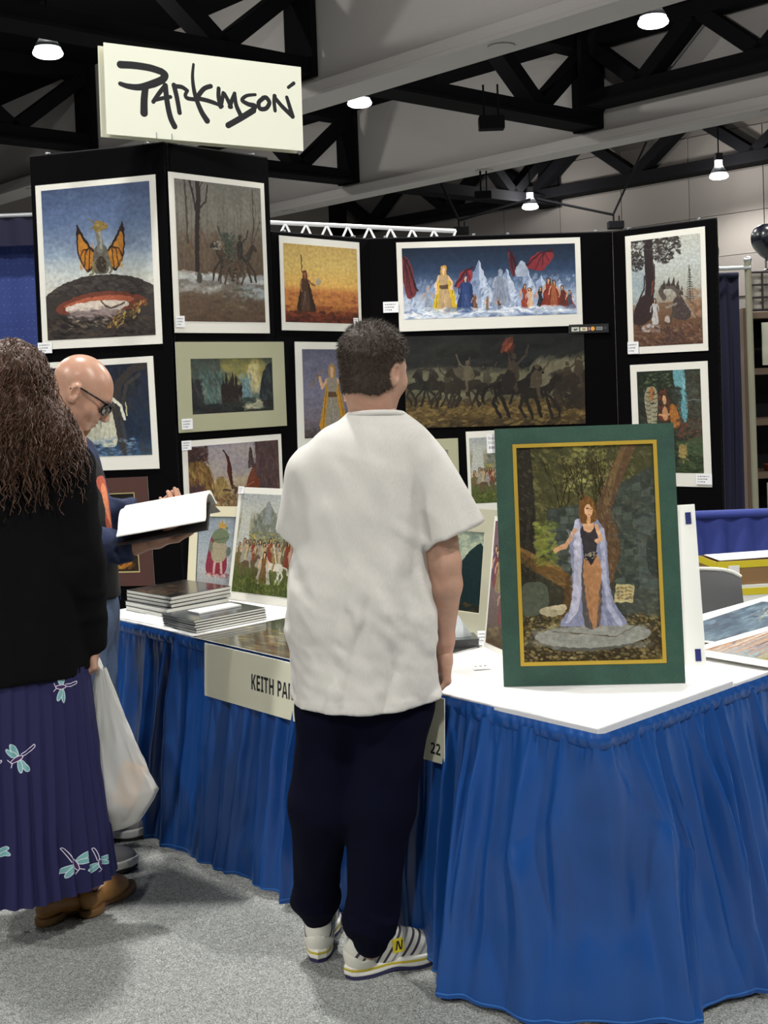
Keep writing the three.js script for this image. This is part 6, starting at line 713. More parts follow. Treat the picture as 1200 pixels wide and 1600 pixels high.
// ------------------------------------------------------------------ the woman at the left edge
{
  const b = [-1.082, 0, -3.58], t = thing('person', 'woman with long curly brown hair, black sweater and navy dragonfly skirt, seen from behind', 'person', b);
  const torso = join([cap([0, 0.98, 0], [0, 1.28, 0], 0.13, 0.135, 1, 0.75), [cap([-0.13, 1.38, 0], [0.13, 1.38, 0], 0.05, 0.05), 0.06], [cap([0, 1.36, 0], [0.01, 1.54, -0.01], 0.052, 0.048), 0.05], [cap([-0.08, 0.93, 0], [0.01, 0.1, -0.075], 0.1, 0.036), 0.05], [cap([0.08, 0.93, 0], [0.125, 0.1, -0.13], 0.1, 0.036), 0.05], [cap([0.15, 1.37, 0], [0.19, 1.1, 0.01], 0.045, 0.04), 0.04], [cap([0.19, 1.1, 0.01], [0.19, 0.85, -0.03], 0.04, 0.024), 0.03], [cap([-0.15, 1.37, 0], [-0.19, 1.1, 0.01], 0.045, 0.04), 0.04], [cap([-0.19, 1.1, 0.01], [-0.17, 0.86, -0.08], 0.04, 0.024), 0.03]]);
  const hR = handField([0.185, 0.86, -0.03], [0.03, -1, -0.05], [-0.2, 0, -1], [0.5, 0.85, 0.9, 0.95, 1.0], 0.02, 1.0, 0.92, -1), hL = handField([-0.17, 0.86, -0.08], [0.2, -1, -0.2], [0.8, 0, -0.6], [0.4, 0.4, 0.45, 0.5, 0.5], 0.04, 0.5, 0.92), hp = [0.0, 1.64, 0.0], hrot = [0.15, Math.PI - 0.7, 0];
  obj('body', [nets(torso, [-0.28, 0.03, -0.2], [0.28, 1.6, 0.18], 0.008), nets(hR, ...boxOf([0.19, 0.79, -0.04], 0.12), 0.0035), nets(hL, ...boxOf([-0.15, 0.79, -0.1], 0.12), 0.005), xf(nets(headField({ neck: 0.05 }), [-0.12, -0.2, -0.14], [0.12, 0.15, 0.15], 0.005), hp, hrot)], skin, t);
  // curly hair: a lumpy mass with corkscrew strands over it
  const core = join([ell([-0.01, 1.665, 0.01], [0.11, 0.102, 0.125]), [ell([-0.01, 1.55, 0.045], [0.135, 0.1, 0.12]), 0.06], [ell([-0.02, 1.45, 0.065], [0.155, 0.09, 0.1]), 0.06], [ell([0.135, 1.47, 0.03], [0.045, 0.095, 0.08]), 0.05], [ell([-0.15, 1.47, 0.03], [0.055, 0.1, 0.08]), 0.05]]);
  const hairF = (x, y, z) => smax(core(x, y, z) - 0.011 * nz(x * 32, y * 20, z * 32) - 0.006 * nz(x * 80, y * 60, z * 80), -(ell([0.04, 1.63, -0.1], [0.07, 0.11, 0.06])(x, y, z)), 0.02);
  const hg = nets(hairF, [-0.25, 1.32, -0.16], [0.25, 1.79, 0.22], 0.006);
  const strands = [], r = rng(17), pa = hg.attributes.position, na = hg.attributes.normal;
  for (let i = 0; i < 2600; i++) {
    const v = Math.floor(r() * pa.count), p = V().fromBufferAttribute(pa, v), n = V().fromBufferAttribute(na, v); if (n.z < -0.3) continue;
    const L = 0.05 + r() * 0.09, turns = 1.5 + r() * 2.5, rad = 0.0025 + r() * 0.0045, ph = r() * 6.3, dir = V((p.x) * 1.2, -1, 0.1).addScaledVector(n, 0.25 - 0.1 * r()).normalize(), e1 = n.clone().cross(dir).normalize(), e2 = dir.clone().cross(e1), S = 14, pts = [], w = 0.0009 + r() * 0.0008;
    for (let k = 0; k <= S; k++) { const u = k / S, a = ph + u * turns * 6.28, q = p.clone().addScaledVector(dir, u * L).addScaledVector(e1, Math.cos(a) * rad).addScaledVector(e2, Math.sin(a) * rad).addScaledVector(n, 0.002 + 0.006 * r() * 0.3 - 0.002 * u); const d = hairF(q.x, q.y, q.z); if (d < 0.001) q.addScaledVector(n, 0.001 - d); pts.push(q); }
    strands.push(new THREE.TubeGeometry(new THREE.CatmullRomCurve3(pts), S, w, 3, false));
  }
  const hairTex = dtex(256, (i, j) => { const v = 0.55 + 0.35 * nz(i / 14, j / 40, 6) + 0.4 * (R0() - 0.5); return [0.46 * v, 0.28 * v, 0.165 * v]; }, true); hairTex.repeat.set(3, 2);
  const hm = std(0xffffff, 0.5, { map: hairTex });
  const hair = obj('hair', hg, hm, t); obj('curls', strands, hm, hair).userData.kind = 'stuff';
  // loose black sweater
  const sw = join([cap([0, 1.26, 0.0], [-0.01, 0.8, 0.01], 0.175, 0.19, 1, 0.8), [cap([-0.14, 1.38, 0], [0.14, 1.38, 0], 0.068, 0.068), 0.07], [cap([0, 1.4, 0], [0, 1.46, 0], 0.09, 0.07), 0.05], [cap([0.145, 1.385, 0], [0.183, 1.1, 0.01], 0.068, 0.06), 0.05], [cap([0.183, 1.1, 0.01], [0.185, 0.86, -0.025], 0.06, 0.044), 0.03], [cap([-0.155, 1.385, 0], [-0.2, 1.1, 0.01], 0.072, 0.068), 0.05], [cap([-0.2, 1.1, 0.01], [-0.175, 0.87, -0.07], 0.067, 0.046), 0.03]]);
  obj('sweater', nets((x, y, z) => { let d = sw(x, y, z) - 0.007 * nz(x * 10, y * 4, z * 10) - 0.004 * nz(x * 22, y * 12, z * 22) - 0.005 * Math.max(0, Math.sin((y + x * 0.8) * 48 + 5 * nz(x * 7, y * 7, z * 7))) * sstep(0.13, 0.19, Math.abs(x)); const lim = 0.775; return smax(d, lim - y + 0.006 * Math.sin(x * 20), 0.006); }, [-0.32, 0.73, -0.24], [0.32, 1.56, 0.24], 0.0075), phys(0x070709, 1, { specularIntensity: 0.3, bumpMap: rep(weave, 26, 26), bumpScale: 0.0006 }), t);
  // pleated skirt with printed dragonflies
  const dcan = canvas(1536, 850, (g, w, h) => {
    g.fillStyle = '#0c0c42'; g.fillRect(0, 0, w, h); g.lineJoin = g.lineCap = 'round';
    const fly = (x, y, s, ang, body = '#3a1d56') => { g.save(); g.translate(x, y); g.rotate(ang); g.scale(s, s); const wing = (a, l, wd) => { g.save(); g.rotate(a); g.beginPath(); g.ellipse(l / 2 + 6, 0, l / 2, wd, 0, 0, 7); g.fillStyle = '#7fb3b5'; g.fill(); g.lineWidth = 2.4; g.strokeStyle = '#d5dfe2'; g.stroke(); g.strokeStyle = '#4f8488'; g.lineWidth = 1.4; for (const k of [-0.4, 0, 0.4]) { g.beginPath(); g.moveTo(12, k * wd); g.lineTo(l - 2, k * wd * 1.2); g.stroke(); } g.restore(); }; wing(-2.05, 62, 11); wing(-2.5, 58, 10); wing(0.95, 60, 11); wing(1.45, 54, 10); g.beginPath(); g.ellipse(-6, 2, 26, 9, -0.5, 0, 7); g.fillStyle = body; g.fill(); g.strokeStyle = '#e8dfe8'; g.lineWidth = 3; g.stroke(); g.beginPath(); g.moveTo(14, -10); g.quadraticCurveTo(44, -22, 62, -42); g.quadraticCurveTo(70, -52, 62, -56); g.quadraticCurveTo(40, -36, 10, -18); g.stroke(); g.beginPath(); g.moveTo(-30, 14); g.lineTo(-44, 4); g.moveTo(-24, 18); g.lineTo(-28, 34); g.stroke(); g.restore(); };
    // u runs around the skirt, 768 = straight toward the camera, 122 pixels per 0.1 m
    fly(780, 300, 0.9, 0.0); fly(960, 55, 0.9, 0.6); fly(955, 715, 0.95, -1.5); fly(1050, 745, 0.8, -1.2); fly(640, 330, 0.95, 0.4); fly(500, 600, 1, -0.6);  fly(200, 300, 1, 0.2); fly(1350, 560, 1, -0.4); fly(330, 130, 0.9, 1.0); fly(690, 640, 0.85, 2.2);
  });
  const st = ctex(dcan); st.wrapS = THREE.RepeatWrapping;
  const pl = 32, y1 = 0.8, y0 = 0.15, skirtG = grid(pl * 14, 60, (u, v) => {
    const phi = (u - 0.5) * Math.PI * 2, y = mix(y1, y0, v), fl = sstep(0, 1, v), rx = mix(0.178, 0.232, v * 0.75 + fl * 0.25), rz = mix(0.14, 0.195, v), w = (u * pl + 0.35 * nz(u * 9, v * 1.5, 2)) % 1, q = (w + 1) % 1, fold = (q < 0.78 ? q / 0.78 : (1 - q) / 0.22), amp = mix(0.004, 0.017, v), big = 0.016 * v * nz(Math.cos(phi) * 2.2, Math.sin(phi) * 2.2, 1.3 + v * 0.4);
    const k = fold * amp - amp / 2 + big; return [Math.sin(phi) * (rx + k), y + 0.006 * v * nz(u * 30, 3, 1) + (v > 0.9 ? (phi > 0 ? 0.02 : 0) * (v - 0.9) * 10 * Math.sin(Math.max(0, phi)) : 0), Math.cos(phi) * (rz + k), u, 1 - v];
  });
  obj('pleated_skirt', skirtG, std(0xffffff, 0.8, { map: st, side: THREE.DoubleSide }), t);
  // tan clogs
  const cl = phys(0x9a6f3c, 0.45); for (const [x, z, a] of [[-0.012, -0.045, Math.PI - 0.8], [0.115, -0.09, Math.PI - 0.4]]) { const s = new THREE.Group(); s.name = 'clog'; s.position.set(x, 0, z); s.rotation.y = a; t.add(s); obj('clog_upper', nets((X, Y, Z) => Math.max(join([ell([0, 0.05, 0.02], [0.03, 0.04, 0.032]), [ell([0, 0.048, 0.1], [0.032, 0.038, 0.07]), 0.03], [ell([0, 0.035, 0.15], [0.037, 0.03, 0.055]), 0.03]])(X, Y, Z), 0.016 - Y, -cap([0, 0.085, 0.03], [0, 0.1, 0.07], 0.028, 0.03)(X, Y, Z)), [-0.06, 0, -0.04], [0.06, 0.1, 0.26], 0.004), cl, s); obj('clog_sole', nets((X, Y, Z) => Math.max(join([ell([0, 0.01, 0.03], [0.036, 0.05, 0.045]), [ell([0, 0.01, 0.17], [0.044, 0.04, 0.075]), 0.05]])(X, Y, Z), Y - 0.024, -Y + 0.001), [-0.06, -0.005, -0.04], [0.06, 0.04, 0.26], 0.004), std(0x7d5c36, 0.7), s); }
}
// her plastic bag
{
  const t = thing('plastic_bag', 'white plastic carrier bag hanging from the woman\'s hand, something orange inside', 'bag', [-0.89, 0.275, -3.63]);
  const g = grid(80, 56, (u, v) => {
    const a = u * Math.PI * 2, y = v * 0.5, k = 1 - v, low = v < 0.05 ? Math.sqrt(v / 0.05) : 1;
    const right = v < 0.25 ? mix(0.075, 0.155, v / 0.25) : mix(0.155, 0.016, Math.pow((v - 0.25) / 0.75, 0.9)), left = v < 0.25 ? mix(0.06, 0.1, v / 0.25) : mix(0.1, 0.012, (v - 0.25) / 0.75), c = Math.cos(a), s = Math.sin(a);
    const wr = 1 + 0.07 * nz(c * 2, v * 5, s * 2) + 0.05 * nz(c * 5 + 9, v * 12, s * 5), th = (0.012 + 0.06 * k * sstep(0, 0.2, v) * (0.6 + 0.4 * k)) * (1 + 0.25 * nz(c * 4, v * 4 + 7, s * 4));
    return [(c > 0 ? right : left) * c * wr * low + 0.012, y, Math.sign(s) * Math.pow(Math.abs(s), 0.8) * th * low, u * 2, v * 2];
  });
  obj('bag_film', g, phys(0xe6e6e2, 0.42, { transmission: 0.55, thickness: 0, side: THREE.DoubleSide, bumpMap: rep(grain, 2, 2), bumpScale: 0.0006 }), t);
  obj('bag_handle', [tube([V(0.016, 0.49, 0), V(0.006, 0.515, 0.01), V(0.004, 0.53, 0.0), V(0.012, 0.5, -0.01)], 0.006, 16, 6)], phys(0xe6e6e2, 0.45), t);
  const c = tag(obj('parcel', box(0.075, 0.13, 0.03, 0, 0, 0, 0.008), std(0xd08a3c, 0.6)), 'orange package showing through the white plastic bag', 'package'); c.position.set(-0.81, 0.415, -3.632); c.rotation.set(0, 0, -0.35);
}

// ------------------------------------------------------------------ books, papers and cards on the table
const coverMat = phys(0xffffff, 0.25, { map: ART.cover, clearcoat: 0.5, clearcoatRoughness: 0.15 }), greyCover = phys(0x3c4145, 0.25, { clearcoat: 0.5, clearcoatRoughness: 0.15 });
const pageTex = (n, seed) => { const r = rng(seed); return ctex(canvas(64, 64, (g) => { for (let y = 0; y < 64; y++) { const v = 195 + r() * 45; g.fillStyle = `rgb(${v},${v},${v * 0.97})`; g.fillRect(0, y, 64, 1); } })); };
const pagesMat = std(0xffffff, 0.8, { map: pageTex(1, 4) });
const spineMat = std(0xc9c8c0, 0.5);
function makeBook(w, d, h, cover) {
  const t = new THREE.Group();
  obj('pages', box(w - 0.004, h - 0.0028, d - 0.004, 0, h / 2, 0), pagesMat, t);
  obj('cover', [box(w, 0.0014, d, 0, 0.0007, 0), box(w, 0.0014, d, 0, h - 0.0007, 0)], cover, t); obj('spine', box(w, h - 0.0028, 0.0015, 0, h / 2, d / 2 - 0.0008), spineMat, t);
  return t;
}
function bookStack(list, a, b, y, group, label, w, d, cover, name) {
  const proto = makeBook(w, d, list[0][0], cover); let yy = y, r = rng(Math.round(a * 1000)); const n = list.length;
  list.forEach(([h, ra], i) => { const q = i ? proto.clone() : proto; q.name = numbered(name); scene.add(q); q.position.copy(H(a + (r() - 0.5) * 0.006, yy, b + (r() - 0.5) * 0.006)); q.rotation.y = HALL + ra; tag(q, label(i, n), 'book', group); yy += h + 0.0006; });
  return yy;
}
const ordinal = ['bottom', 'second', 'third', 'fourth', 'fifth', 'sixth'];
let ys = bookStack([[0.018, 0], [0.018, 0.01]], 2.6, -4.08, TY + 0.001, 'large books in the left stack', (i) => `large pale-edged book, ${ordinal[i]} from below in the left stack`, 0.285, 0.3, greyCover, 'large_book');
bookStack([[0.0135, 0.05], [0.0135, 0.04], [0.0135, 0.055]], 2.612, -4.09, ys, 'dark-covered books on the left stack', (i) => `dark-covered book, ${['lowest', 'middle', 'topmost'][i]} of the three upper ones in the left stack`, 0.285, 0.3, coverMat, 'large_book');
ys = bookStack([[0.0085, 0], [0.0085, 0.008], [0.0085, -0.006], [0.0085, 0.004], [0.0085, 0]], 2.527, -3.72, TY + 0.001, 'thin books in the right stack', (i, n) => `thin grey book, ${i === n - 1 ? 'topmost' : ordinal[i] + ' from below'} in the right stack beside the glossy print`, 0.31, 0.215, greyCover, 'thin_book');
{ const t = tag(obj('paper_slip', box(0.19, 0.006, 0.075), M.white), 'bright white folded slip lying on the right stack of thin books', 'paper'); t.position.copy(H(2.54, ys + 0.0035, -3.735)); t.rotation.y = HALL + 0.02; }
{ const t = thing('price_list', 'white printed sheets lying flat at the left front corner of the table', 'paper', H(2.42, TY + 0.0012, -3.93), LEAN + 0.02); const r = rng(9); const c = canvas(256, 128, (g) => { g.fillStyle = '#f2f2f2'; g.fillRect(0, 0, 256, 128); g.fillStyle = '#b4b4ba'; for (let y = 14; y < 120; y += 11) for (let x = 14; x < 200;) { const q = 6 + r() * 14; if (r() > 0.25) g.fillRect(x, y, q, 3); x += q + 4; } });
  obj('upper_sheet', box(0.3, 0.0008, 0.12, 0.01, 0.0012, 0).rotateY(0.03), std(0xffffff, 0.7, { map: ctex(c) }), t); obj('lower_sheet', box(0.36, 0.0008, 0.125, 0, 0, 0), M.white, t); }
// small items beyond the man's arm
{ const t = thing('dark_book', 'dark grey book lying on the table beyond the man\'s hand', 'book', V(0.205, TY + 0.001, -3.915), 0.1); obj('cover', [box(0.14, 0.003, 0.1, 0, 0.0015, 0), box(0.14, 0.003, 0.1, 0, 0.0265, 0)], greyCover, t); obj('pages', box(0.136, 0.022, 0.097, 0, 0.014, 0), std(0x55575a, 0.7), t); }
{ const t = thing('film_wrap', 'crumpled clear glossy film standing on the dark book beyond the man\'s hand', 'wrapping', V(0.222, TY + 0.029, -3.93)); const r = rng(12), p = [], ix = [], n = 9; for (let i = 0; i < n; i++) { const a = i / n * 6.283, q = 0.036 + 0.012 * r(); p.push(Math.cos(a) * q, 0, Math.sin(a) * q * 0.6); } for (let i = 0; i < n; i++) { const a = i / n * 6.283 + 0.2, q = 0.016 + 0.008 * r(); p.push(Math.cos(a) * q - 0.003, 0.03 + 0.006 * r(), Math.sin(a) * q * 0.6); } p.push(-0.004, 0.068, 0); for (let i = 0; i < n; i++) { const j = (i + 1) % n; ix.push(i, n + i, j, j, n + i, n + j, n + i, 2 * n, n + j); } const g = new THREE.BufferGeometry(); g.setAttribute('position', new THREE.Float32BufferAttribute(p, 3)); g.setAttribute('uv', new THREE.Float32BufferAttribute(new Float32Array(p.length / 3 * 2), 2)); g.setIndex(ix); const f = g.toNonIndexed(); f.computeVertexNormals(); obj('film', f, phys(0xdfe6ea, 0.12, { transmission: 0.3, thickness: 0, side: THREE.DoubleSide }), t); }
{ const c = canvas(128, 96, (g) => { g.fillStyle = '#f3f3f3'; g.fillRect(0, 0, 128, 96); g.fillStyle = '#8d8f96'; g.font = '34px serif'; g.fillRect(20, 40, 12, 14); g.fillRect(52, 36, 22, 5); g.fillRect(56, 46, 16, 10); g.fillRect(92, 38, 14, 18); });
  const q = cardTag('small white folded card standing on the white tabletop left of the green-matted picture', V(0.26, TY + 0.008, -3.585), 0.15, 0.052, 0.034, std(0xffffff, 0.7, { map: ctex(c) }), 1.25, 'table_card', undefined); q.userData = { label: q.userData.label, category: 'card' }; }
{ const q = cardTag('white price card leaning at the foot of the teal cascade picture', V(0.296, TY + 0.02, -3.935), -0.1, 0.034, 0.042, tagMat, 0.4, 'table_card', undefined); q.userData = { label: q.userData.label, category: 'card' }; }

// ------------------------------------------------------------------ behind the booth
// plastic chair, only its back shows over the right table
function chair(label, pos, turn, shell, name = 'plastic_chair') {
  const t = thing(name, label, 'chair', pos, turn);
  const seat = grid(24, 24, (u, v) => { const x = (u - 0.5) * 0.44, z = (v - 0.5) * 0.44; return [x, 0.45 + 0.02 * (4 * (u - 0.5) ** 2) - 0.012 * Math.sin(v * 3.1), z, u, v]; }), bk = (o) => grid(28, 20, (u, v) => { const a = (u - 0.5) * 1.6, k = 0.29 - 0.02 * v, top = 1 - 0.12 * Math.pow(Math.abs(u - 0.5) * 2, 4); return [Math.sin(a) * k * 1.02, 0.5 + v * 0.31 * top, -0.22 + (1 - Math.cos(a)) * k * 0.75 - v * 0.06 + o, u, v]; });
  obj('seat', seat, shell, t); obj('backrest', [bk(0), bk(0.008)], shell, t);
  obj('back_rim', tube(Array.from({ length: 15 }, (_, i) => { const u = i / 14, a = (u - 0.5) * 1.6, k = 0.27, top = 1 - 0.12 * Math.pow(Math.abs(u - 0.5) * 2, 4); return V(Math.sin(a) * k * 1.02, 0.5 + 0.31 * top, -0.28 + (1 - Math.cos(a)) * k * 0.75 + 0.004); }), 0.0085, 40, 8), std(0xc9c9c2, 0.5), t);
  for (const [x, z] of [[-0.18, -0.18], [0.18, -0.18], [-0.18, 0.18], [0.18, 0.18]]) obj('leg', rod(V(x * 1.15, 0, z * 1.15), V(x, 0.45, z), 0.011), M.alu, t);
  return t;
}
chair('grey plastic chair whose back shows above the right table', V(1.275, 0.015, -5.02), 2.75, std(0x77777a, 0.55, { side: THREE.DoubleSide }));
chair('white plastic chair behind the low blue side drape at the right', V(1.98, 0.02, -6.25), 0.1, std(0xd6d4cc, 0.5, { side: THREE.DoubleSide }));
// yellow-taped cartons
function carton(label, pos, turn, w, h, d, open) {
  const t = thing('carton', label, 'box', pos, turn, undefined), kraft = std(0x8a6a45, 0.85), tape = std(0xd2c02c, 0.5), wht = std(0xdcdcd6, 0.7), k = 0.004;
  obj('side_panel', [box(w, h, k, 0, h / 2, d / 2), box(w, h, k, 0, h / 2, -d / 2), box(k, h, d, w / 2, h / 2, 0), box(k, h, d, -w / 2, h / 2, 0), box(w, k, d, 0, k / 2, 0)], open ? kraft : wht, t);
  obj('tape_band', [box(w + 0.003, 0.03, 0.002, 0, h - 0.016, d / 2 + 0.003), box(w + 0.003, 0.03, 0.002, 0, h - 0.016, -d / 2 - 0.003), box(0.002, 0.03, d + 0.003, -w / 2 - 0.003, h - 0.016, 0), box(0.002, 0.03, d + 0.003, w / 2 + 0.003, h - 0.016, 0), box(0.03, h, 0.002, -w / 2 + 0.016, h / 2, d / 2 + 0.0032), box(0.002, h, 0.03, -w / 2 - 0.0032, h / 2, d / 2 - 0.016)], tape, t);
  if (open) { obj('flap', box(w * 0.94, 0.003, d * 0.9, 0.01, h + 0.004, -0.02).rotateZ(0.015), wht, t); obj('label_sheet', box(0.05, 0.05, 0.001, -w / 2 + 0.075, h - 0.045, d / 2 + 0.0045), M.white, t); } else obj('lid', box(w + 0.004, 0.012, d + 0.004, 0, h + 0.006, 0), wht, t);
  return t;
}
carton('large closed white carton standing on the floor behind the right table', V(1.72, 0, -5.42), HALL - 0.62, 0.62, 0.56, 0.3, false);
carton('flat white carton with yellow tape, under the open brown one', V(1.735, 0.574, -5.4), HALL - 0.64, 0.56, 0.075, 0.22, false);
carton('open brown carton with yellow tape at the right edge, white flap on top', V(1.71, 0.663, -5.4), HALL - 0.62, 0.6, 0.105, 0.2, true);
// the next booth: skirted table, drape, rail and post
const navyDrape = std(0x0a0c2a, 0.85, { bumpMap: satinBump, bumpScale: 0.0008, side: THREE.DoubleSide });
function drape(name, label, x0, z0, x1, z1, y0, y1, mat, folds, amp, seed) { const t = thing(name, label, 'drape', V(x0, 0, z0)); const L = Math.hypot(x1 - x0, z1 - z0), ux = (x1 - x0) / L, uz = (z1 - z0) / L; obj('cloth', grid(Math.round(L * 90), 40, (u, v) => { const s = u * L, y = mix(y1, y0, v), f = amp * (Math.sin(s * folds + 2 * nz(s * 3, v, seed)) + 0.6 * nz(s * folds * 0.35, v * 1.5, seed + 4)) * (0.6 + 0.4 * v); return [ux * s - uz * f, y, uz * s + ux * f, s, y]; }), mat, t); obj('rod_pocket', tube([V(0, y1, 0), V(ux * L / 2, y1, uz * L / 2), V(ux * L, y1, uz * L)], 0.022, 20, 10), mat, t); return t; }
drape('booth_drape', 'low blue ruffled side drape behind the cartons at the right edge', 1.5, -5.98, 2.6, -5.98, 0.05, 0.89, std(0x2b3a86, 0.75, { bumpMap: satinBump, bumpScale: 0.0006, side: THREE.DoubleSide }), 52, 0.016, 9);
drape('booth_drape', 'narrow navy drape hanging right of the display wall', 2.1, -8.66, 2.55, -8.66, 0.06, 2.27, navyDrape, 60, 0.025, 3);
{ const t = thing('drape_stand', 'pale metal post and rail carrying the navy drape at the right', 'stand', V(2.6, 0, -8.55)); obj('post', rod(V(0, 0, 0), V(-0.012, 2.36, 0), 0.024), std(0x83816f, 0.55, { metalness: 0.2 }), t); obj('rail', rod(V(-0.6, 2.31, 0.02), V(0, 2.31, 0.02), 0.014), M.alu, t); obj('base_plate', box(0.4, 0.012, 0.4, 0, 0.006, 0, 0.003), M.greyMetal, t); obj('post_cap', [new THREE.SphereGeometry(0.028, 16, 12).translate(-0.012, 2.365, 0)], M.alu, t); }
// left booth drape with a darker valance
const blueDots = dtex(256, (i, j) => { const n = R0(), w = ((i % 16) < 3 && (j % 22) < 3 && n > 0.35) ? 0.2 : 0; return [0.13 + w * 0.8 + 0.08 * (n - 0.5), 0.2 + w * 0.7 + 0.09 * (n - 0.5), 0.44 + w * 0.8 + 0.12 * (n - 0.5)]; }, true); blueDots.repeat.set(1.6, 1.6);
drape('booth_drape', 'blue patterned drape at the left edge behind the display panels', -3.6, -8.0, -1.7, -8.0, 0.05, 2.62, std(0xffffff, 0.8, { map: blueDots, side: THREE.DoubleSide }), 40, 0.006, 7);
{ const t = thing('booth_valance', 'dark navy valance along the top of the blue drape at the left', 'drape', V(-2.6, 2.6, -7.88)); obj('valance_cloth', grid(120, 10, (u, v) => [(u - 0.5) * 2, 0.16 - v * 0.19, 0.006 * Math.sin(u * 90), u, v]), std(0x07072a, 0.85, { side: THREE.DoubleSide }), t); obj('rail', rod(V(-1, 0.165, 0), V(1, 0.165, 0), 0.014), M.alu, t); for (const x of [-0.98, 0.98]) obj('post', rod(V(x, -2.6, -0.03), V(x, 0.165, -0.03), 0.02), M.alu, t); }
// shelf unit with a wire rack, at the right edge
{ const wood = std(0x5b4a3c, 0.8), t = thing('shelf_unit', 'brown wooden shelf unit with dark compartments at the right edge', 'shelf', V(3.2, 0, -9.3));
  for (const x of [-0.46, 0.46]) obj('upright', box(0.06, 2.06, 0.4, x, 1.03, 0, 0.006), wood, t); for (const y of [0.35, 0.8, 1.2, 1.58, 2.0]) obj('shelf_board', box(0.88, 0.05, 0.4, 0, y, 0, 0.005), wood, t); obj('back_panel', box(0.88, 2.0, 0.02, 0, 1.0, -0.2), std(0x08080c, 0.9), t);
  const c = tag(obj('cream_card', box(0.5, 0.32, 0.012, 0, 0, 0, 0.003), std(0xa8a898, 0.7)), 'pale grey card standing in the upper compartment of the shelf unit', 'card'); c.position.set(3.1, 1.785, -9.12); const o = tag(obj('orange_box', box(0.2, 0.05, 0.12, 0, 0, 0, 0.006), std(0x8a4a22, 0.6)), 'small orange-brown box lying low in the shelf unit at the right edge', 'box'); o.position.set(2.98, 0.851, -9.2); const q = tag(obj('cream_board', box(0.5, 0.75, 0.02, 0, 0, 0, 0.004), std(0xa2a291, 0.7)), 'pale board standing before the shelf unit at the right edge', 'board'); q.position.set(3.09, 0.376, -9.05);
  const w = thing('wire_rack', 'black wire rack with pale figures on top of the shelf unit', 'rack', V(3.0, 2.036, -9.25)); const ws = []; for (let i = 0; i < 4; i++) ws.push(rod(V(-0.2 + i * 0.1, 0, 0.02), V(-0.2 + i * 0.1, 0.3, 0.02), 0.009)); for (let j = 0; j < 4; j++) ws.push(rod(V(-0.2, 0.01 + j * 0.095, 0.02), V(0.1, 0.01 + j * 0.095, 0.02), 0.009)); obj('wire_grid', ws, std(0x1d1418, 0.6), w); obj('pale_panel', box(0.28, 0.3, 0.01, -0.05, 0.15, -0.02), std(0x9a958c, 0.7), w); obj('side_panel', box(0.3, 0.32, 0.01, 0.3, 0.15, 0.0, 0.003), std(0x8f8f84, 0.8), w); }
// dark blue balloons
{ const bm = phys(0x060818, 0.3, { clearcoat: 0.4 }), bp = [[0, -0.19], [0.02, -0.185], [0.012, -0.17], [0.06, -0.13], [0.12, -0.05], [0.135, 0.03], [0.115, 0.1], [0.06, 0.145], [0, 0.155]]; const prof = new THREE.SplineCurve(bp.map(([x, y]) => new THREE.Vector2(x, y))).getPoints(30);
  const bal = (l, p, s, anchor) => { const t = thing('balloon', l, 'balloon', p, 0, 'dark balloons at the far right'); t.scale.setScalar(s); obj('skin', new THREE.LatheGeometry(prof.map((q) => new THREE.Vector2(Math.max(q.x, 0), q.y)), 28), bm, t); obj('string', rod(V(0, -0.19, 0), V(0, -0.19 - anchor / s, 0), 0.003), M.dark, t); };
  bal('dark blue balloon half hidden behind the right display panel', V(2.32, 2.43, -8.7), 0.8, 2.28); bal('dark blue balloon above the shelf unit at the right edge', V(3.5, 2.75, -11.0), 0.98, 2.56); bal('lower purple balloon under the dark one at the right edge', V(3.62, 2.42, -11.3), 0.7, 2.27); }
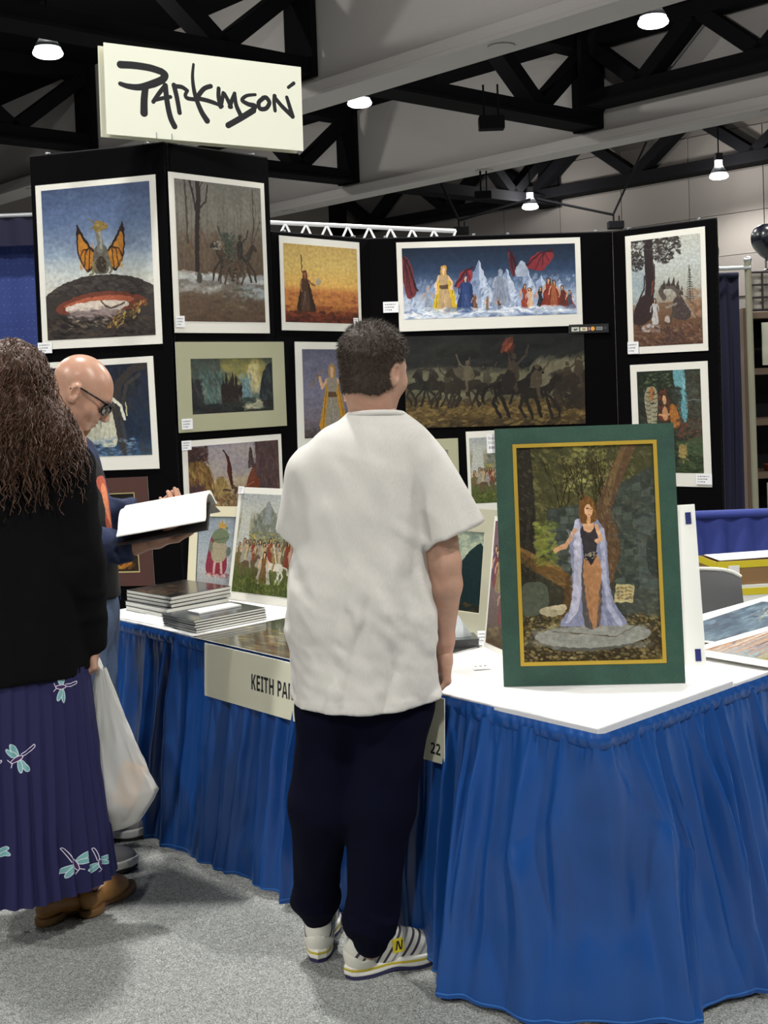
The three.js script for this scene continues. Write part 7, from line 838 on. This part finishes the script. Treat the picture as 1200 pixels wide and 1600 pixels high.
// aluminium lattice beam above the display wall
{ const t = thing('lattice_beam', 'white aluminium lattice beam behind the top of the display wall', 'beam', V(-1.4, 3.12, -13)); const d = V(2.2, -0.26, 0.6), L = d.length(), P = (s, y, z) => d.clone().multiplyScalar(s).add(V(0, y, z)), wm = std(0xd9d9dc, 0.4, { metalness: 0.2 });
  for (const [y, z] of [[0.25, 0], [0, 0.14], [0, -0.14]]) obj('chord', rod(P(0, y, z), P(1, y, z), 0.022), wm, t); for (let i = 0; i < 10; i++) { const s = i / 10; obj('lattice_bar', rod(P(s, 0.25, 0), P(s + 0.05, 0, 0.14), 0.012), wm, t); obj('lattice_bar', rod(P(s + 0.05, 0, 0.14), P(s + 0.1, 0.25, 0), 0.012), wm, t); }
  for (const s of [0.02, 0.98]) obj('support_post', rod(P(s, 0, 0).setY(-3.12), P(s, 0.02, 0), 0.03), wm, t); }
// fixtures hanging from the roof
{ const t = thing('ceiling_speaker', 'small black box hanging on two rods under the roof truss', 'speaker', V(2.32, 6.6, -24)); obj('cabinet', box(0.5, 0.26, 0.3, 0, 0, 0, 0.02), M.steel, t); for (const x of [-0.14, 0.14]) obj('hanger_rod', rod(V(x, 0.1, 0), V(x, 0.75, 0), 0.02), M.steel, t); }
for (const [x, y, z, l, dx] of [[2.27, 5.62, -33, 'small black fixture on a long arm left of the far lamp', 1.9], [6.45, 5.62, -33, 'small black fixture on a long arm right of the far lamp', -2.1], [2.72, 6.25, -31, 'tiny black box under the roof left of the far lamp', 0]]) { const t = thing('hanging_fixture', l, 'fixture', V(x, y, z)); obj('cabinet', box(0.42, 0.2, 0.3, 0, 0, 0, 0.02), M.steel, t); obj('hanger_rod', [rod(V(-0.05, 0.08, 0), V(-0.05, dx ? 0.3 : 1.3, 0), 0.025), rod(V(0.1, 0.08, 0), V(0.1, dx ? 0.25 : 1.3, 0), 0.02)], M.steel, t); if (dx) { obj('arm_pipe', rod(V(-0.05, 0.28, 0), V(dx, 0.78, 0), 0.035), M.steel, t); obj('stay', rod(V(-0.05, 0.3, 0), V(-Math.sign(dx) * 0.9, 2.2, 0), 0.03), M.steel, t); } }

renderer.render(scene, camera);
